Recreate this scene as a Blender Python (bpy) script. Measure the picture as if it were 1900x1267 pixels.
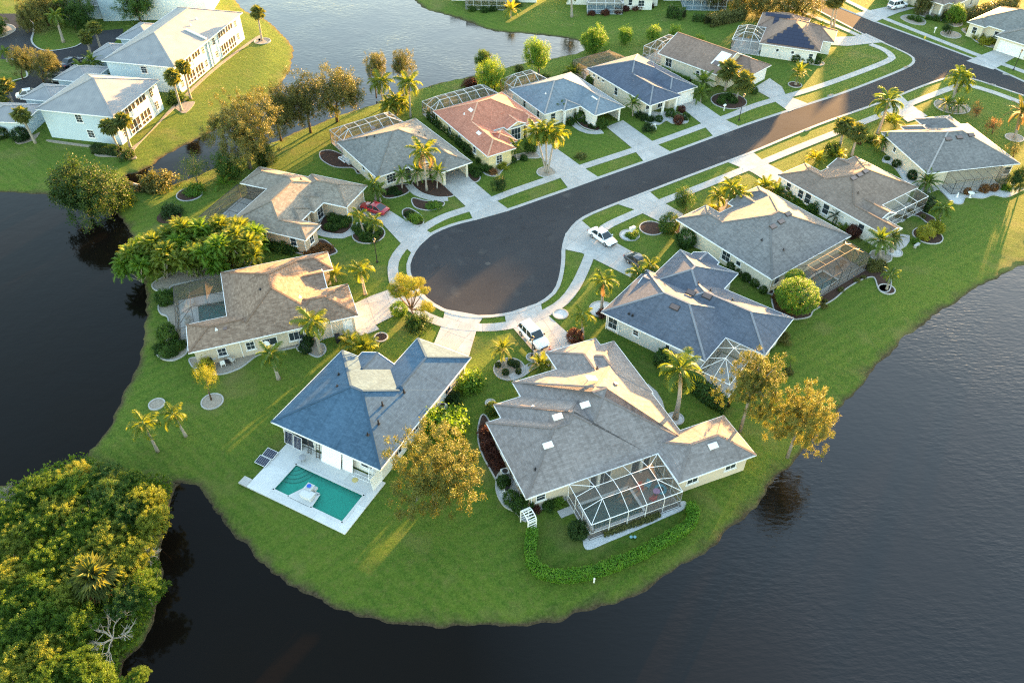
import bpy, bmesh, math, random
import numpy as np
from mathutils import Vector, Matrix, noise as mnoise

for o in list(bpy.data.objects):
    bpy.data.objects.remove(o)
SC = bpy.context.scene
COL = SC.collection
R = math.radians
random.seed(7)

# ------------------------------------------------------------------ camera
CAM_H, PITCH, FPX = 66.0, R(42.5), 1460.0          # drone 66 m up, looking 42.5 degrees down
cam_d = bpy.data.cameras.new('camera')
cam_d.sensor_width = 36.0
cam_d.lens = FPX / 1900.0 * 36.0
cam_d.clip_end = 6000.0
cam_d.clip_start = 0.5
cam = bpy.data.objects.new('camera', cam_d)
COL.objects.link(cam)
cam.location = (0, 0, CAM_H)
cam.rotation_euler = (R(90) - PITCH, 0, 0)
SC.camera = cam

# ------------------------------------------------------------------ sky, sun, exposure
SUN_AZ, SUN_EL = R(58.0), R(4.0)                   # azimuth counted from +X towards +Y
W = bpy.data.worlds.new('World')
SC.world = W
W.use_nodes = True
wn = W.node_tree.nodes
wn.clear()
sky = wn.new('ShaderNodeTexSky')
sky.sky_type = 'NISHITA'
sky.sun_disc = False
sky.sun_elevation = SUN_EL
sky.sun_rotation = R(90) - SUN_AZ
sky.air_density = 1.0
sky.dust_density = 0.7
sky.ozone_density = 1.0
bg = wn.new('ShaderNodeBackground')
bg.inputs['Strength'].default_value = 0.15
out = wn.new('ShaderNodeOutputWorld')
W.node_tree.links.new(sky.outputs[0], bg.inputs['Color'])
W.node_tree.links.new(bg.outputs[0], out.inputs['Surface'])

sun_d = bpy.data.lights.new('sun', 'SUN')
sun_d.energy = 5.0
sun_d.angle = R(0.6)
sun_d.color = (1.0, 0.53, 0.17)
sun = bpy.data.objects.new('sun', sun_d)
COL.objects.link(sun)
to_sun = Vector((math.cos(SUN_EL) * math.cos(SUN_AZ), math.cos(SUN_EL) * math.sin(SUN_AZ), math.sin(SUN_EL)))
sun.rotation_euler = to_sun.to_track_quat('Z', 'Y').to_euler()
sun.location = (60, 120, 90)

SC.view_settings.view_transform = 'Standard'
SC.view_settings.look = 'None'
SC.view_settings.gamma = 1.0
SC.view_settings.exposure = 3.58
SC.view_settings.use_curve_mapping = False
SC.render.engine = 'CYCLES'
SC.cycles.max_bounces = 8
SC.cycles.diffuse_bounces = 3
SC.cycles.transparent_max_bounces = 24
SC.cycles.use_denoising = False
SC.cycles.use_adaptive_sampling = False
SC.cycles.filter_width = 1.2
SC.cycles.sample_clamp_indirect = 3.0
W.cycles.sampling_method = 'MANUAL'
W.cycles.sample_map_resolution = 2048

# ------------------------------------------------------------------ survey: picture point -> ground point
_c, _s = math.cos(PITCH), math.sin(PITCH)


def ray(px, py):
    x, y = (px - 950.0) / FPX, (633.5 - py) / FPX
    return (x, _c + y * _s, -_s + y * _c)


def G(px, py, z=0.0):
    r = ray(px, py)
    t = (z - CAM_H) / r[2]
    return Vector((r[0] * t, r[1] * t, z))


def G2(px, py, z=0.0):
    v = G(px, py, z)
    return (v.x, v.y)


def above(base, px, py):
    """point straight over the ground point `base` (same distance) that is seen at px,py"""
    r = ray(px, py)
    t = base.y / r[1]
    return Vector((r[0] * t, base.y, CAM_H + r[2] * t))


# ------------------------------------------------------------------ object helpers
def tag(o, label=None, cat=None, group=None, kind=None):
    if label: o['label'] = label
    if cat: o['category'] = cat
    if group: o['group'] = group
    if kind: o['kind'] = kind
    return o


def link(o, parent=None, M=None):
    COL.objects.link(o)
    if parent is not None:
        o.parent = parent
    if M is not None:
        o.matrix_basis = M
    return o


def empty(name, loc=(0, 0, 0), rz=0.0, parent=None):
    o = bpy.data.objects.new(name, None)
    o.empty_display_size = 0.3
    link(o, parent)
    o.location = loc
    o.rotation_euler = (0, 0, rz)
    return o


def mesh_data(name, verts, faces, mats, uvs=None, fm=None, smooth=False):
    me = bpy.data.meshes.new(name)
    me.from_pydata([tuple(v) for v in verts], [], faces)
    if not isinstance(mats, (list, tuple)):
        mats = [mats]
    for m in mats:
        me.materials.append(m)
    if fm is not None:
        me.polygons.foreach_set('material_index', fm)
    if uvs is not None:
        uvl = me.uv_layers.new(name='UVMap')
        uvl.data.foreach_set('uv', np.asarray(uvs, dtype=np.float32).ravel())
    if smooth:
        me.polygons.foreach_set('use_smooth', [True] * len(me.polygons))
    me.update()
    return me


def obj(name, me, parent=None, M=None):
    return link(bpy.data.objects.new(name, me), parent, M)


def mobj(name, verts, faces, mats, parent=None, **k):
    return obj(name, mesh_data(name, verts, faces, mats, **k), parent)


_CUBE = {}
CV = [(-.5, -.5, -.5), (.5, -.5, -.5), (.5, .5, -.5), (-.5, .5, -.5), (-.5, -.5, .5), (.5, -.5, .5), (.5, .5, .5), (-.5, .5, .5)]
CF = [(0, 3, 2, 1), (4, 5, 6, 7), (0, 1, 5, 4), (1, 2, 6, 5), (2, 3, 7, 6), (3, 0, 4, 7)]


def cube(m):
    if m.name not in _CUBE:
        _CUBE[m.name] = mesh_data('bar_' + m.name, CV, CF, m)
    return _CUBE[m.name]


def box(name, m, parent, c, size, rz=0.0):
    M = Matrix.Translation(c) @ Matrix.Rotation(rz, 4, 'Z') @ Matrix.Diagonal((size[0], size[1], size[2], 1))
    return obj(name, cube(m), parent, M)


def frame_M(o, x, y, z, sx, sy, sz):
    M = Matrix.Identity(4)
    for i, (a, s) in enumerate(((x, sx), (y, sy), (z, sz))):
        for k in range(3):
            M[k][i] = a[k] * s
    for k in range(3):
        M[k][3] = o[k]
    return M


def bar(name, m, parent, a, b, w, h=None):
    a, b = Vector(a), Vector(b)
    d = b - a
    L = d.length
    x = d.normalized()
    up = Vector((0, 0, 1)) if abs(x.z) < .95 else Vector((1, 0, 0))
    y = up.cross(x).normalized()
    z = x.cross(y)
    return obj(name, cube(m), parent, frame_M((a + b) / 2, x, y, z, L, w, h or w))


class MB:
    """collects boxes, tubes, prisms into one mesh"""

    def __init__(s):
        s.v, s.f = [], []

    def add(s, v, f):
        n = len(s.v)
        s.v += [tuple(q) for q in v]
        s.f += [tuple(i + n for i in q) for q in f]
        return s

    def box(s, c, size, rz=0):
        ca, sa = math.cos(rz), math.sin(rz)
        return s.add([(c[0] + (x * size[0]) * ca - (y * size[1]) * sa, c[1] + (x * size[0]) * sa + (y * size[1]) * ca, c[2] + z * size[2]) for x, y, z in CV], CF)

    def bar(s, a, b, w, h=None):
        a, b = Vector(a), Vector(b)
        x = (b - a).normalized()
        up = Vector((0, 0, 1)) if abs(x.z) < .95 else Vector((1, 0, 0))
        y = up.cross(x).normalized()
        z = x.cross(y)
        M = frame_M((a + b) / 2, x, y, z, (b - a).length, w, h or w)
        return s.add([M @ Vector(q) for q in CV], CF)

    def tube(s, pts, rad, n=8, cap=True):
        pts = [Vector(p) for p in pts]
        v, f = [], []
        for i, p in enumerate(pts):
            d = (pts[min(i + 1, len(pts) - 1)] - pts[max(i - 1, 0)]).normalized()
            up = Vector((1, 0, 0)) if abs(d.x) < .8 else Vector((0, 1, 0))
            y = up.cross(d).normalized()
            z = d.cross(y)
            for k in range(n):
                a = 2 * math.pi * k / n
                v.append(p + (y * math.cos(a) + z * math.sin(a)) * rad[i])
        for i in range(len(pts) - 1):
            for k in range(n):
                a, b = i * n + k, i * n + (k + 1) % n
                f.append((a, b, b + n, a + n))
        if cap:
            f.append(tuple(range(n - 1, -1, -1)))
            f.append(tuple(range((len(pts) - 1) * n, len(pts) * n)))
        return s.add(v, f)

    def lathe(s, c, prof, n=12):
        v, f = [], []
        for r, z in prof:
            for k in range(n):
                a = 2 * math.pi * k / n
                v.append((c[0] + r * math.cos(a), c[1] + r * math.sin(a), c[2] + z))
        for i in range(len(prof) - 1):
            for k in range(n):
                a, b = i * n + k, i * n + (k + 1) % n
                f.append((a, b, b + n, a + n))
        f.append(tuple(range(n - 1, -1, -1)))
        f.append(tuple(range((len(prof) - 1) * n, len(prof) * n)))
        return s.add(v, f)

    def prism(s, poly, z0, z1):
        n = len(poly)
        v = [(p[0], p[1], z0) for p in poly] + [(p[0], p[1], z1) for p in poly]
        f = [tuple(range(n, 2 * n))] + [(i, (i + 1) % n, (i + 1) % n + n, i + n) for i in range(n)]
        return s.add(v, f)

    def build(s, name, m, parent=None, smooth=False):
        return mobj(name, s.v, s.f, m, parent, smooth=smooth)


def area2(p):
    return sum(p[i][0] * p[(i + 1) % len(p)][1] - p[(i + 1) % len(p)][0] * p[i][1] for i in range(len(p)))


def ccw(p):
    return list(p) if area2(p) > 0 else list(reversed(p))


def spline(pts, n=6, closed=False):
    """Catmull-Rom through 2-d points"""
    P = [np.array(p[:2], float) for p in pts]
    N = len(P)
    out_ = []
    for i in range(N if closed else N - 1):
        if closed:
            a, b, c, d = P[(i - 1) % N], P[i], P[(i + 1) % N], P[(i + 2) % N]
        else:
            a, b, c, d = P[max(i - 1, 0)], P[i], P[i + 1], P[min(i + 2, N - 1)]
        for k in range(n):
            t = k / n
            out_.append(tuple(.5 * ((2 * b) + (c - a) * t + (2 * a - 5 * b + 4 * c - d) * t * t + (3 * b - a - 3 * c + d) * t ** 3)))
    if not closed:
        out_.append(tuple(P[-1]))
    return out_


def resample(pts, step):
    P = [np.array(p[:2], float) for p in pts]
    o = [tuple(P[0])]
    need = step
    for i in range(len(P) - 1):
        a, b = P[i], P[i + 1]
        L = np.linalg.norm(b - a)
        pos = 0.0
        while L - pos >= need:
            pos += need
            need = step
            o.append(tuple(a + (b - a) * pos / L))
        need -= (L - pos)
    return o


def offset_line(pts, d):
    """parallel line, d to the left of the walking direction"""
    o = []
    for i, p in enumerate(pts):
        a, b = pts[max(i - 1, 0)], pts[min(i + 1, len(pts) - 1)]
        t = np.array(b) - np.array(a)
        t = t / (np.linalg.norm(t) + 1e-9)
        o.append((p[0] - t[1] * d, p[1] + t[0] * d))
    return o

# ------------------------------------------------------------------ materials
def new_mat(name):
    m = bpy.data.materials.new(name)
    m.use_nodes = True
    nt = m.node_tree
    nt.nodes.clear()
    o = nt.nodes.new('ShaderNodeOutputMaterial')
    return m, nt, o


class N:
    def __init__(s, nt):
        s.nt = nt

    def node(s, t, **k):
        n = s.nt.nodes.new(t)
        for a, b in k.items():
            setattr(n, a, b)
        return n

    def link(s, a, b):
        s.nt.links.new(a, b)

    def noise(s, vec, scale, detail=4, rough=.55):
        n = s.node('ShaderNodeTexNoise')
        n.inputs['Scale'].default_value = scale
        n.inputs['Detail'].default_value = detail
        n.inputs['Roughness'].default_value = rough
        s.link(vec, n.inputs['Vector'])
        return n.outputs['Fac']

    def ramp(s, fac, stops):
        n = s.node('ShaderNodeValToRGB')
        e = n.color_ramp.elements
        while len(e) > 1:
            e.remove(e[-1])
        e[0].position, e[0].color = stops[0][0], (*stops[0][1], 1)
        for p, c in stops[1:]:
            q = e.new(p)
            q.color = (*c, 1)
        s.link(fac, n.inputs['Fac'])
        return n.outputs['Color']

    def mix(s, fac, a, b, mode='MIX'):
        n = s.node('ShaderNodeMix', data_type='RGBA', blend_type=mode)
        n.clamp_factor = True
        for sock, val in ((n.inputs[0], fac), (n.inputs[6], a), (n.inputs[7], b)):
            if isinstance(val, (int, float)):
                sock.default_value = val
            elif isinstance(val, (tuple, list)):
                sock.default_value = (*val, 1) if len(val) == 3 else val
            else:
                s.link(val, sock)
        return n.outputs[2]

    def math(s, op, a, b=0.0, clamp=False):
        n = s.node('ShaderNodeMath', operation=op)
        n.use_clamp = clamp
        for i, val in ((0, a), (1, b)):
            if isinstance(val, (int, float)):
                n.inputs[i].default_value = val
            else:
                s.link(val, n.inputs[i])
        return n.outputs[0]

    def pos(s):
        return s.node('ShaderNodeNewGeometry').outputs['Position']

    def bump(s, h, strength=.5, dist=.05):
        n = s.node('ShaderNodeBump')
        n.inputs['Strength'].default_value = strength
        n.inputs['Distance'].default_value = dist
        s.link(h, n.inputs['Height'])
        return n.outputs['Normal']

    def bsdf(s, col, rough=.8, spec=.3, metal=0, normal=None):
        n = s.node('ShaderNodeBsdfPrincipled')
        if isinstance(col, (tuple, list)):
            n.inputs['Base Color'].default_value = (*col, 1)
        else:
            s.link(col, n.inputs['Base Color'])
        if isinstance(rough, (int, float)):
            n.inputs['Roughness'].default_value = rough
        else:
            s.link(rough, n.inputs['Roughness'])
        n.inputs['Specular IOR Level'].default_value = spec
        n.inputs['Metallic'].default_value = metal
        if normal is not None:
            s.link(normal, n.inputs['Normal'])
        return n


def mul(c, k):
    return tuple(min(1, max(0, x * k)) for x in c)


_MC = {}


def plain(name, col, rough=.7, var=.18, scale=2.0, spec=.3, metal=0, bump=0, fine=0.0):
    """a surface of one colour with blotchy wear"""
    if name in _MC:
        return _MC[name]
    m, nt, o = new_mat(name)
    n = N(nt)
    p = n.pos()
    f = n.noise(p, scale, 5)
    c = n.ramp(f, [(.3, mul(col, 1 - var)), (.7, mul(col, 1 + var))])
    if fine:
        f2 = n.noise(p, 14, 3, .7)
        c = n.mix(fine, c, n.ramp(f2, [(.35, mul(col, .45)), (.65, mul(col, 1.5))]))
    nb = None
    if bump:
        nb = n.bump(n.noise(p, 22, 3), bump, .03)
    b = n.bsdf(c, rough, spec, metal, nb)
    n.link(b.outputs[0], o.inputs['Surface'])
    _MC[name] = m
    return m


def shingle(name, col, var=.3, col2=None, tile=False):
    """asphalt shingles in staggered courses laid along the eave (uv in metres)"""
    m, nt, o = new_mat(name)
    n = N(nt)
    uv = n.node('ShaderNodeTexCoord').outputs['UV']
    p = n.pos()
    br = n.node('ShaderNodeTexBrick')
    br.offset = .5
    br.inputs['Scale'].default_value = 1.0
    br.inputs['Brick Width'].default_value = .46 if not tile else .33
    br.inputs['Row Height'].default_value = .19 if not tile else .36
    br.inputs['Mortar Size'].default_value = .012 if not tile else .03
    br.inputs['Mortar Smooth'].default_value = .3
    br.inputs['Bias'].default_value = 0
    br.inputs['Color1'].default_value = (*mul(col, 1 - var), 1)
    br.inputs['Color2'].default_value = (*mul(col2 or col, 1 + var), 1)
    br.inputs['Mortar'].default_value = (*mul(col, .5), 1)
    n.link(uv, br.inputs['Vector'])
    f = n.noise(p, 3.2, 4, .75)
    c = n.mix(.75, br.outputs['Color'], n.ramp(f, [(.3, mul(col, .8)), (.5, col), (.7, mul(col, 1.25))]), 'OVERLAY') if False else n.mix(.38, br.outputs['Color'], n.ramp(f, [(.3, mul(col, .55)), (.7, mul(col2 or col, 1.6))]))
    big = n.noise(p, .22, 3)
    c = n.mix(.35, c, n.ramp(big, [(.3, mul(col, .72)), (.7, mul(col, 1.25))]))
    mp = n.node('ShaderNodeMapping')
    mp.inputs['Scale'].default_value = (2.2, .16, 1)
    n.link(uv, mp.inputs['Vector'])
    streak = n.noise(mp.outputs[0], 1.0, 4, .65)
    c = n.mix(n.math('MULTIPLY', n.math('SUBTRACT', streak, .5), 2.2, True), c, mul(col, .45))
    bp = n.bump(br.outputs['Fac'], -.6 if not tile else -1.0, .03 if not tile else .06)
    b = n.bsdf(c, .9, .15, 0, bp)
    n.link(b.outputs[0], o.inputs['Surface'])
    return m


def leaf_mat(name, cols, trans=.45, glow=None, rough=.55):
    """leaves: light passes through them; shade of green varies from plant to plant and from leaf clump to leaf clump"""
    m, nt, o = new_mat(name)
    n = N(nt)
    p = n.pos()
    oi = n.node('ShaderNodeObjectInfo').outputs['Random']
    f = n.noise(p, 1.1, 4, .7)
    f = n.math('ADD', n.math('MULTIPLY', f, .8), n.math('MULTIPLY', oi, .2))
    k = len(cols)
    c = n.ramp(f, [(.28 + .44 * i / max(1, k - 1), q) for i, q in enumerate(cols)])
    b = n.bsdf(c, rough, .25)
    t = n.node('ShaderNodeBsdfTranslucent')
    g = glow or (1.35, 1.2, .45)
    tc = n.mix(1.0, c, (*g, 1), 'MULTIPLY')
    n.link(tc, t.inputs['Color'])
    mx = n.node('ShaderNodeMixShader')
    mx.inputs[0].default_value = trans
    n.link(b.outputs[0], mx.inputs[1])
    n.link(t.outputs[0], mx.inputs[2])
    n.link(mx.outputs[0], o.inputs['Surface'])
    return m


def ground_mat():
    m, nt, o = new_mat('lawn_grass')
    n = N(nt)
    p = n.pos()
    big = n.noise(p, .055, 4, .6)
    mid = n.noise(p, .35, 5, .65)
    fine = n.noise(p, 3.4, 4, .72)
    c = n.ramp(n.math('ADD', n.math('MULTIPLY', big, .55), n.math('MULTIPLY', mid, .45)),
               [(.34, (.038, .092, .010)), (.46, (.067, .132, .014)), (.57, (.102, .162, .018)), (.70, (.165, .182, .032))])
    c = n.mix(.5, c, n.ramp(fine, [(.38, (.025, .060, .007)), (.5, (.072, .136, .017)), (.62, (.148, .198, .036))]))
    # mower passes
    sep = n.node('ShaderNodeSeparateXYZ')
    n.link(p, sep.inputs[0])
    sts = []
    for ang, fr in ((R(33), 4.2), (R(-40), 5.0)):
        t = n.math('ADD', n.math('MULTIPLY', sep.outputs[0], -math.sin(ang)), n.math('MULTIPLY', sep.outputs[1], math.cos(ang)))
        sts.append(n.math('SINE', n.math('MULTIPLY', n.math('ADD', t, n.math('MULTIPLY', mid, 1.6)), fr)))
    lots = n.noise(p, .03, 1)
    pick = n.math('MULTIPLY', n.math('SUBTRACT', lots, .47), 25.0, True)
    s1 = n.math('MULTIPLY', n.math('MULTIPLY', n.math('ADD', sts[0], 1.0), .15), pick)
    s2 = n.math('MULTIPLY', n.math('MULTIPLY', n.math('ADD', sts[1], 1.0), .14), n.math('SUBTRACT', 1.0, pick))
    c = n.mix(n.math('ADD', s1, s2), c, (.16, .205, .03))
    # each lot's turf has its own tone
    vor = n.node('ShaderNodeTexVoronoi')
    vor.inputs['Scale'].default_value = .045
    n.link(p, vor.inputs['Vector'])
    sv = n.node('ShaderNodeSeparateColor')
    n.link(vor.outputs['Color'], sv.inputs[0])
    c = n.mix(n.math('MULTIPLY', sv.outputs[0], .22), c, (.06, .12, .012))
    c = n.mix(n.math('MULTIPLY', n.math('SUBTRACT', n.noise(p, 1.3, 5, .8), .5), 3.2, True), c, (.15, .155, .04))
    c = n.mix(n.math('MULTIPLY', n.math('SUBTRACT', n.noise(p, 2.3, 5, .8), .54), 2.6, True), c, (.036, .075, .009))
    # bare soil and damp edge along the water
    sh = n.node('ShaderNodeMapRange')
    sh.inputs['From Min'].default_value = -.56
    sh.inputs['From Max'].default_value = -.38
    n.link(n.math('ADD', sep.outputs[2], n.math('MULTIPLY', n.math('SUBTRACT', mid, .5), .3)), sh.inputs['Value'])
    c = n.mix(sh.outputs[0], n.ramp(fine, [(.3, (.03, .022, .013)), (.7, (.11, .085, .05))]), c)
    # worn, dry spots
    dry = n.noise(p, .13, 3, .6)
    c = n.mix(n.math('MULTIPLY', n.math('SUBTRACT', dry, .55), 4.0, True), c, (.18, .17, .055))
    h = n.math('ADD', n.noise(p, 9.0, 3, .8), n.math('MULTIPLY', n.noise(p, 2.0, 3), .8))
    b = n.bsdf(c, .95, .1, 0, n.bump(h, 1.0, .22))
    b.inputs['Sheen Weight'].default_value = .06
    b.inputs['Sheen Roughness'].default_value = .45
    b.inputs['Sheen Tint'].default_value = (.75, .9, .3, 1)
    tl = n.node('ShaderNodeBsdfTranslucent')
    n.link(b.outputs[0], o.inputs['Surface'])
    nt.nodes.remove(tl)
    return m


def water_mat():
    m, nt, o = new_mat('pond_water')
    n = N(nt)
    p = n.pos()
    mp = n.node('ShaderNodeMapping')
    mp.inputs['Rotation'].default_value = (0, 0, R(-18))
    mp.inputs['Scale'].default_value = (.55, 1.5, 1)
    n.link(p, mp.inputs['Vector'])
    rip = n.noise(mp.outputs[0], 1.5, 3, .6)
    rip2 = n.noise(p, .5, 2)
    calm = n.noise(p, .02, 2)
    # ripples: right lake ruffled by wind, left calm; the same mask also brightens reflections
    sx = n.node('ShaderNodeSeparateXYZ')
    n.link(p, sx.inputs[0])
    wind = n.node('ShaderNodeMapRange')
    wind.inputs['From Min'].default_value = 2.0
    wind.inputs['From Max'].default_value = 34.0
    wind.inputs['To Min'].default_value = .12
    n.link(n.math('ADD', sx.outputs[0], n.math('MULTIPLY', calm, 14.0)), wind.inputs['Value'])
    north = n.node('ShaderNodeMapRange')
    north.inputs['From Min'].default_value = 110.0
    north.inputs['From Max'].default_value = 150.0
    n.link(sx.outputs[1], north.inputs['Value'])
    st = n.math('MAXIMUM', wind.outputs[0], n.math('MULTIPLY', north.outputs[0], .8))
    gloss = n.math('ADD', .07, n.math('MULTIPLY', st, .85))  # reflection strength painted by position, brighter on the right and far water
    gust = n.math('ADD', .25, n.math('MULTIPLY', n.math('SUBTRACT', n.noise(p, .06, 3), .38), 3.2, True))
    h = n.math('ADD', n.math('MULTIPLY', n.math('MULTIPLY', rip, st), gust), n.math('MULTIPLY', rip2, .3))
    c = n.ramp(n.noise(p, .05, 3), [(.35, (.005, .0037, .0024)), (.7, (.0042, .0038, .0034))])
    b = n.bsdf(c, .06, .3, 0, n.bump(h, .5, .12))
    b.inputs['IOR'].default_value = 1.333
    n.link(gloss, b.inputs['Specular IOR Level'])
    n.link(b.outputs[0], o.inputs['Surface'])
    return m


def screen_mat(name, col, dens):
    """insect screen: mostly see-through fine mesh that catches the light"""
    m, nt, o = new_mat(name)
    n = N(nt)
    t = n.node('ShaderNodeBsdfTransparent')
    d = n.node('ShaderNodeBsdfDiffuse')
    d.inputs['Color'].default_value = (*col, 1)
    tl = n.node('ShaderNodeBsdfTranslucent')
    tl.inputs['Color'].default_value = (*col, 1)
    a = n.node('ShaderNodeMixShader')
    a.inputs[0].default_value = .45
    n.link(d.outputs[0], a.inputs[1])
    n.link(tl.outputs[0], a.inputs[2])
    mx = n.node('ShaderNodeMixShader')
    mx.inputs[0].default_value = dens
    n.link(t.outputs[0], mx.inputs[1])
    n.link(a.outputs[0], mx.inputs[2])
    n.link(mx.outputs[0], o.inputs['Surface'])
    return m


def pool_water_mat(name, col):
    m, nt, o = new_mat(name)
    n = N(nt)
    p = n.pos()
    t = n.node('ShaderNodeBsdfTransparent')
    t.inputs['Color'].default_value = (*col, 1)
    g = n.node('ShaderNodeBsdfGlossy')
    g.inputs['Roughness'].default_value = .04
    n.link(n.bump(n.noise(p, 2.0, 2), .15, .05), g.inputs['Normal'])
    fr = n.node('ShaderNodeFresnel')
    fr.inputs['IOR'].default_value = 1.33
    mx = n.node('ShaderNodeMixShader')
    n.link(fr.outputs[0], mx.inputs[0])
    n.link(t.outputs[0], mx.inputs[1])
    n.link(g.outputs[0], mx.inputs[2])
    n.link(mx.outputs[0], o.inputs['Surface'])
    return m


def glass_mat(name, col=(.03, .04, .05)):
    m, nt, o = new_mat(name)
    n = N(nt)
    b = n.bsdf(col, .06, .6)
    n.link(b.outputs[0], o.inputs['Surface'])
    return m


def paint_mat(name, col, metal=.0):
    m, nt, o = new_mat(name)
    n = N(nt)
    b = n.bsdf(col, .28, .5, metal)
    b.inputs['Coat Weight'].default_value = .6
    b.inputs['Coat Roughness'].default_value = .05
    n.link(b.outputs[0], o.inputs['Surface'])
    return m


def asphalt_mat():
    m, nt, o = new_mat('asphalt')
    n = N(nt)
    p = n.pos()
    f = n.noise(p, 6, 5, .8)
    big = n.noise(p, .12, 4, .6)
    c = n.mix(.5, n.ramp(f, [(.3, (.026, .027, .030)), (.7, (.056, .057, .060))]),
              n.ramp(big, [(.28, (.03, .032, .037)), (.5, (.041, .043, .048)), (.72, (.058, .059, .062))]))
    c = n.mix(n.math('MULTIPLY', n.math('SUBTRACT', n.noise(p, .45, 5, .7), .56), 4.0, True), c, (.026, .026, .028))
    c = n.mix(n.math('MULTIPLY', n.math('SUBTRACT', n.noise(p, .3, 4, .6), .6), 4.0, True), c, (.085, .083, .08))
    b = n.bsdf(c, .85, .05, 0, n.bump(f, .3, .01))
    n.link(b.outputs[0], o.inputs['Surface'])
    return m


def concrete_mat(name, col, stain=.36):
    m, nt, o = new_mat(name)
    n = N(nt)
    p = n.pos()
    oi = n.node('ShaderNodeObjectInfo').outputs['Random']
    f = n.noise(p, .9, 6, .7)
    f2 = n.noise(p, 12, 3, .7)
    c = n.mix(.4, n.ramp(f, [(.3, mul(col, 1 - stain)), (.65, mul(col, 1.08))]), n.ramp(f2, [(.3, mul(col, .8)), (.7, mul(col, 1.12))]))
    c = n.mix(n.math('MULTIPLY', oi, .4), c, mul(col, .6))
    b = n.bsdf(c, .85, .25, 0, n.bump(f2, .2, .01))
    n.link(b.outputs[0], o.inputs['Surface'])
    return m


M_GRASS = ground_mat()
M_WATER = water_mat()
M_ASPH = asphalt_mat()
M_CONC = concrete_mat('concrete_pale', (.44, .43, .41))
M_CURB = concrete_mat('concrete_kerb', (.42, .415, .4))
M_JOINT = plain('joint_soil', (.12, .115, .1), .95)
M_DECK = concrete_mat('pool_deck_white', (.62, .62, .60), .18)
M_MULCH = plain('bark_mulch', (.06, .036, .027), .95, .35, 3, .1, 0, .8, .5)
M_GRAVEL = plain('shell_gravel', (.29, .25, .2), .95, .25, 4, .15, 0, .8, .5)
M_WGRAVEL = plain('white_gravel', (.5, .5, .49), .95, .2, 4, .15, 0, .8, .45)
M_WHITE = plain('white_trim', (.78, .77, .74), .5, .05, 1)
M_ALUW = plain('white_aluminium', (.8, .8, .79), .4, .04, 1)
M_ALUG = plain('grey_aluminium', (.5, .51, .52), .4, .06, 1)
M_BRONZE = plain('bronze_aluminium', (.05, .042, .036), .45, .1, 1)
M_SCREEN = screen_mat('screen_mesh', (.19, .175, .15), .40)
M_SCREEND = screen_mat('screen_mesh_dark', (.17, .15, .122), .42)
M_GLASS = glass_mat('window_glass')
M_CGLASS = glass_mat('car_glass', (.02, .03, .035))
M_BLACK = plain('black_rubber', (.018, .018, .02), .8, .1)
M_DARKMETAL = plain('black_metal', (.02, .02, .021), .45, .1, 3)
M_STEEL = plain('steel_grey', (.4, .41, .42), .4, .1, 3, .5, .6)
M_ACG = plain('unit_grey', (.52, .53, .52), .6, .08)
M_GARAGE = plain('garage_door_white', (.72, .71, .68), .55, .05)
M_DOOR = plain('door_cream', (.6, .55, .45), .55, .06)
M_DARKIN = plain('garage_inside', (.22, .15, .1), .9, .1)
M_BARK = plain('bark_brown', (.12, .085, .06), .95, .3, 5, .1, 0, .8, .4)
M_BARKG = plain('bark_grey', (.22, .2, .17), .95, .3, 5, .1, 0, .7, .4)
M_PALMTRUNK = plain('palm_trunk', (.3, .265, .22), .95, .22, 5, .1, 0, .6, .35)
M_SHAFT = plain('crown_shaft', (.2, .24, .07), .7, .2, 3)
M_DRY = leaf_mat('dry_frond', [(.16, .1, .045), (.28, .18, .08)], .3, (1.2, 1, .6))
M_PLASTER = plain('pool_plaster', (.38, .62, .58), .8, .08, 1)
M_PWATER = pool_water_mat('pool_water_teal', (.28, .84, .71))
M_PWATER2 = pool_water_mat('pool_water_blue', (.17, .46, .47))
M_SOLAR = glass_mat('solar_cells', (.012, .016, .04))
M_RED = plain('red_plastic', (.4, .04, .05), .5)
M_TEALP = plain('turquoise_plastic', (.03, .33, .45), .5)
M_PINK = plain('pink_plastic', (.5, .25, .45), .5)
M_BLUEP = plain('blue_plastic', (.02, .1, .5), .5)
M_ORANGE = plain('cone_orange', (.7, .16, .08), .6)
M_SKYL = plain('skylight_dome', (.8, .82, .82), .25, .04, 1, .5)
M_SKYLD = plain('skylight_bronze', (.14, .10, .09), .3, .1, 1, .5)
M_LAMPGL = plain('lantern_glass', (.6, .42, .25), .2, .05)  # amber colour stands in for low sun reflected in the unlit lantern

# leaves
L_GREEN = leaf_mat('leaf_green', [(.018, .05, .009), (.045, .10, .016), (.085, .15, .025)])
L_LIME = leaf_mat('leaf_lime', [(.055, .13, .012), (.10, .2, .02), (.16, .25, .03)])
L_OLIVE = leaf_mat('leaf_olive_gold', [(.05, .06, .016), (.105, .112, .028), (.165, .155, .042)], .32, (1.2, 1.12, .42))
L_HEDGE = leaf_mat('leaf_hedge', [(.06, .17, .012), (.12, .26, .02), (.19, .33, .035)])
L_GOLD = leaf_mat('leaf_gold_green', [(.04, .055, .012), (.115, .125, .024), (.2, .18, .038)], .34, (1.12, 1.15, .4))
L_DARK = leaf_mat('leaf_dark', [(.012, .034, .010), (.028, .065, .015), (.05, .09, .02)])
L_RED = leaf_mat('leaf_red', [(.035, .014, .011), (.085, .028, .018), (.13, .06, .025)], .3, (1.2, .8, .5))
L_RUSSET = leaf_mat('leaf_russet', [(.09, .05, .02), (.18, .09, .03), (.24, .13, .05)], .4, (1.4, 1, .5))
L_YELLOW = leaf_mat('leaf_yellow_green', [(.14, .17, .015), (.24, .26, .025), (.32, .32, .04)])
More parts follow.
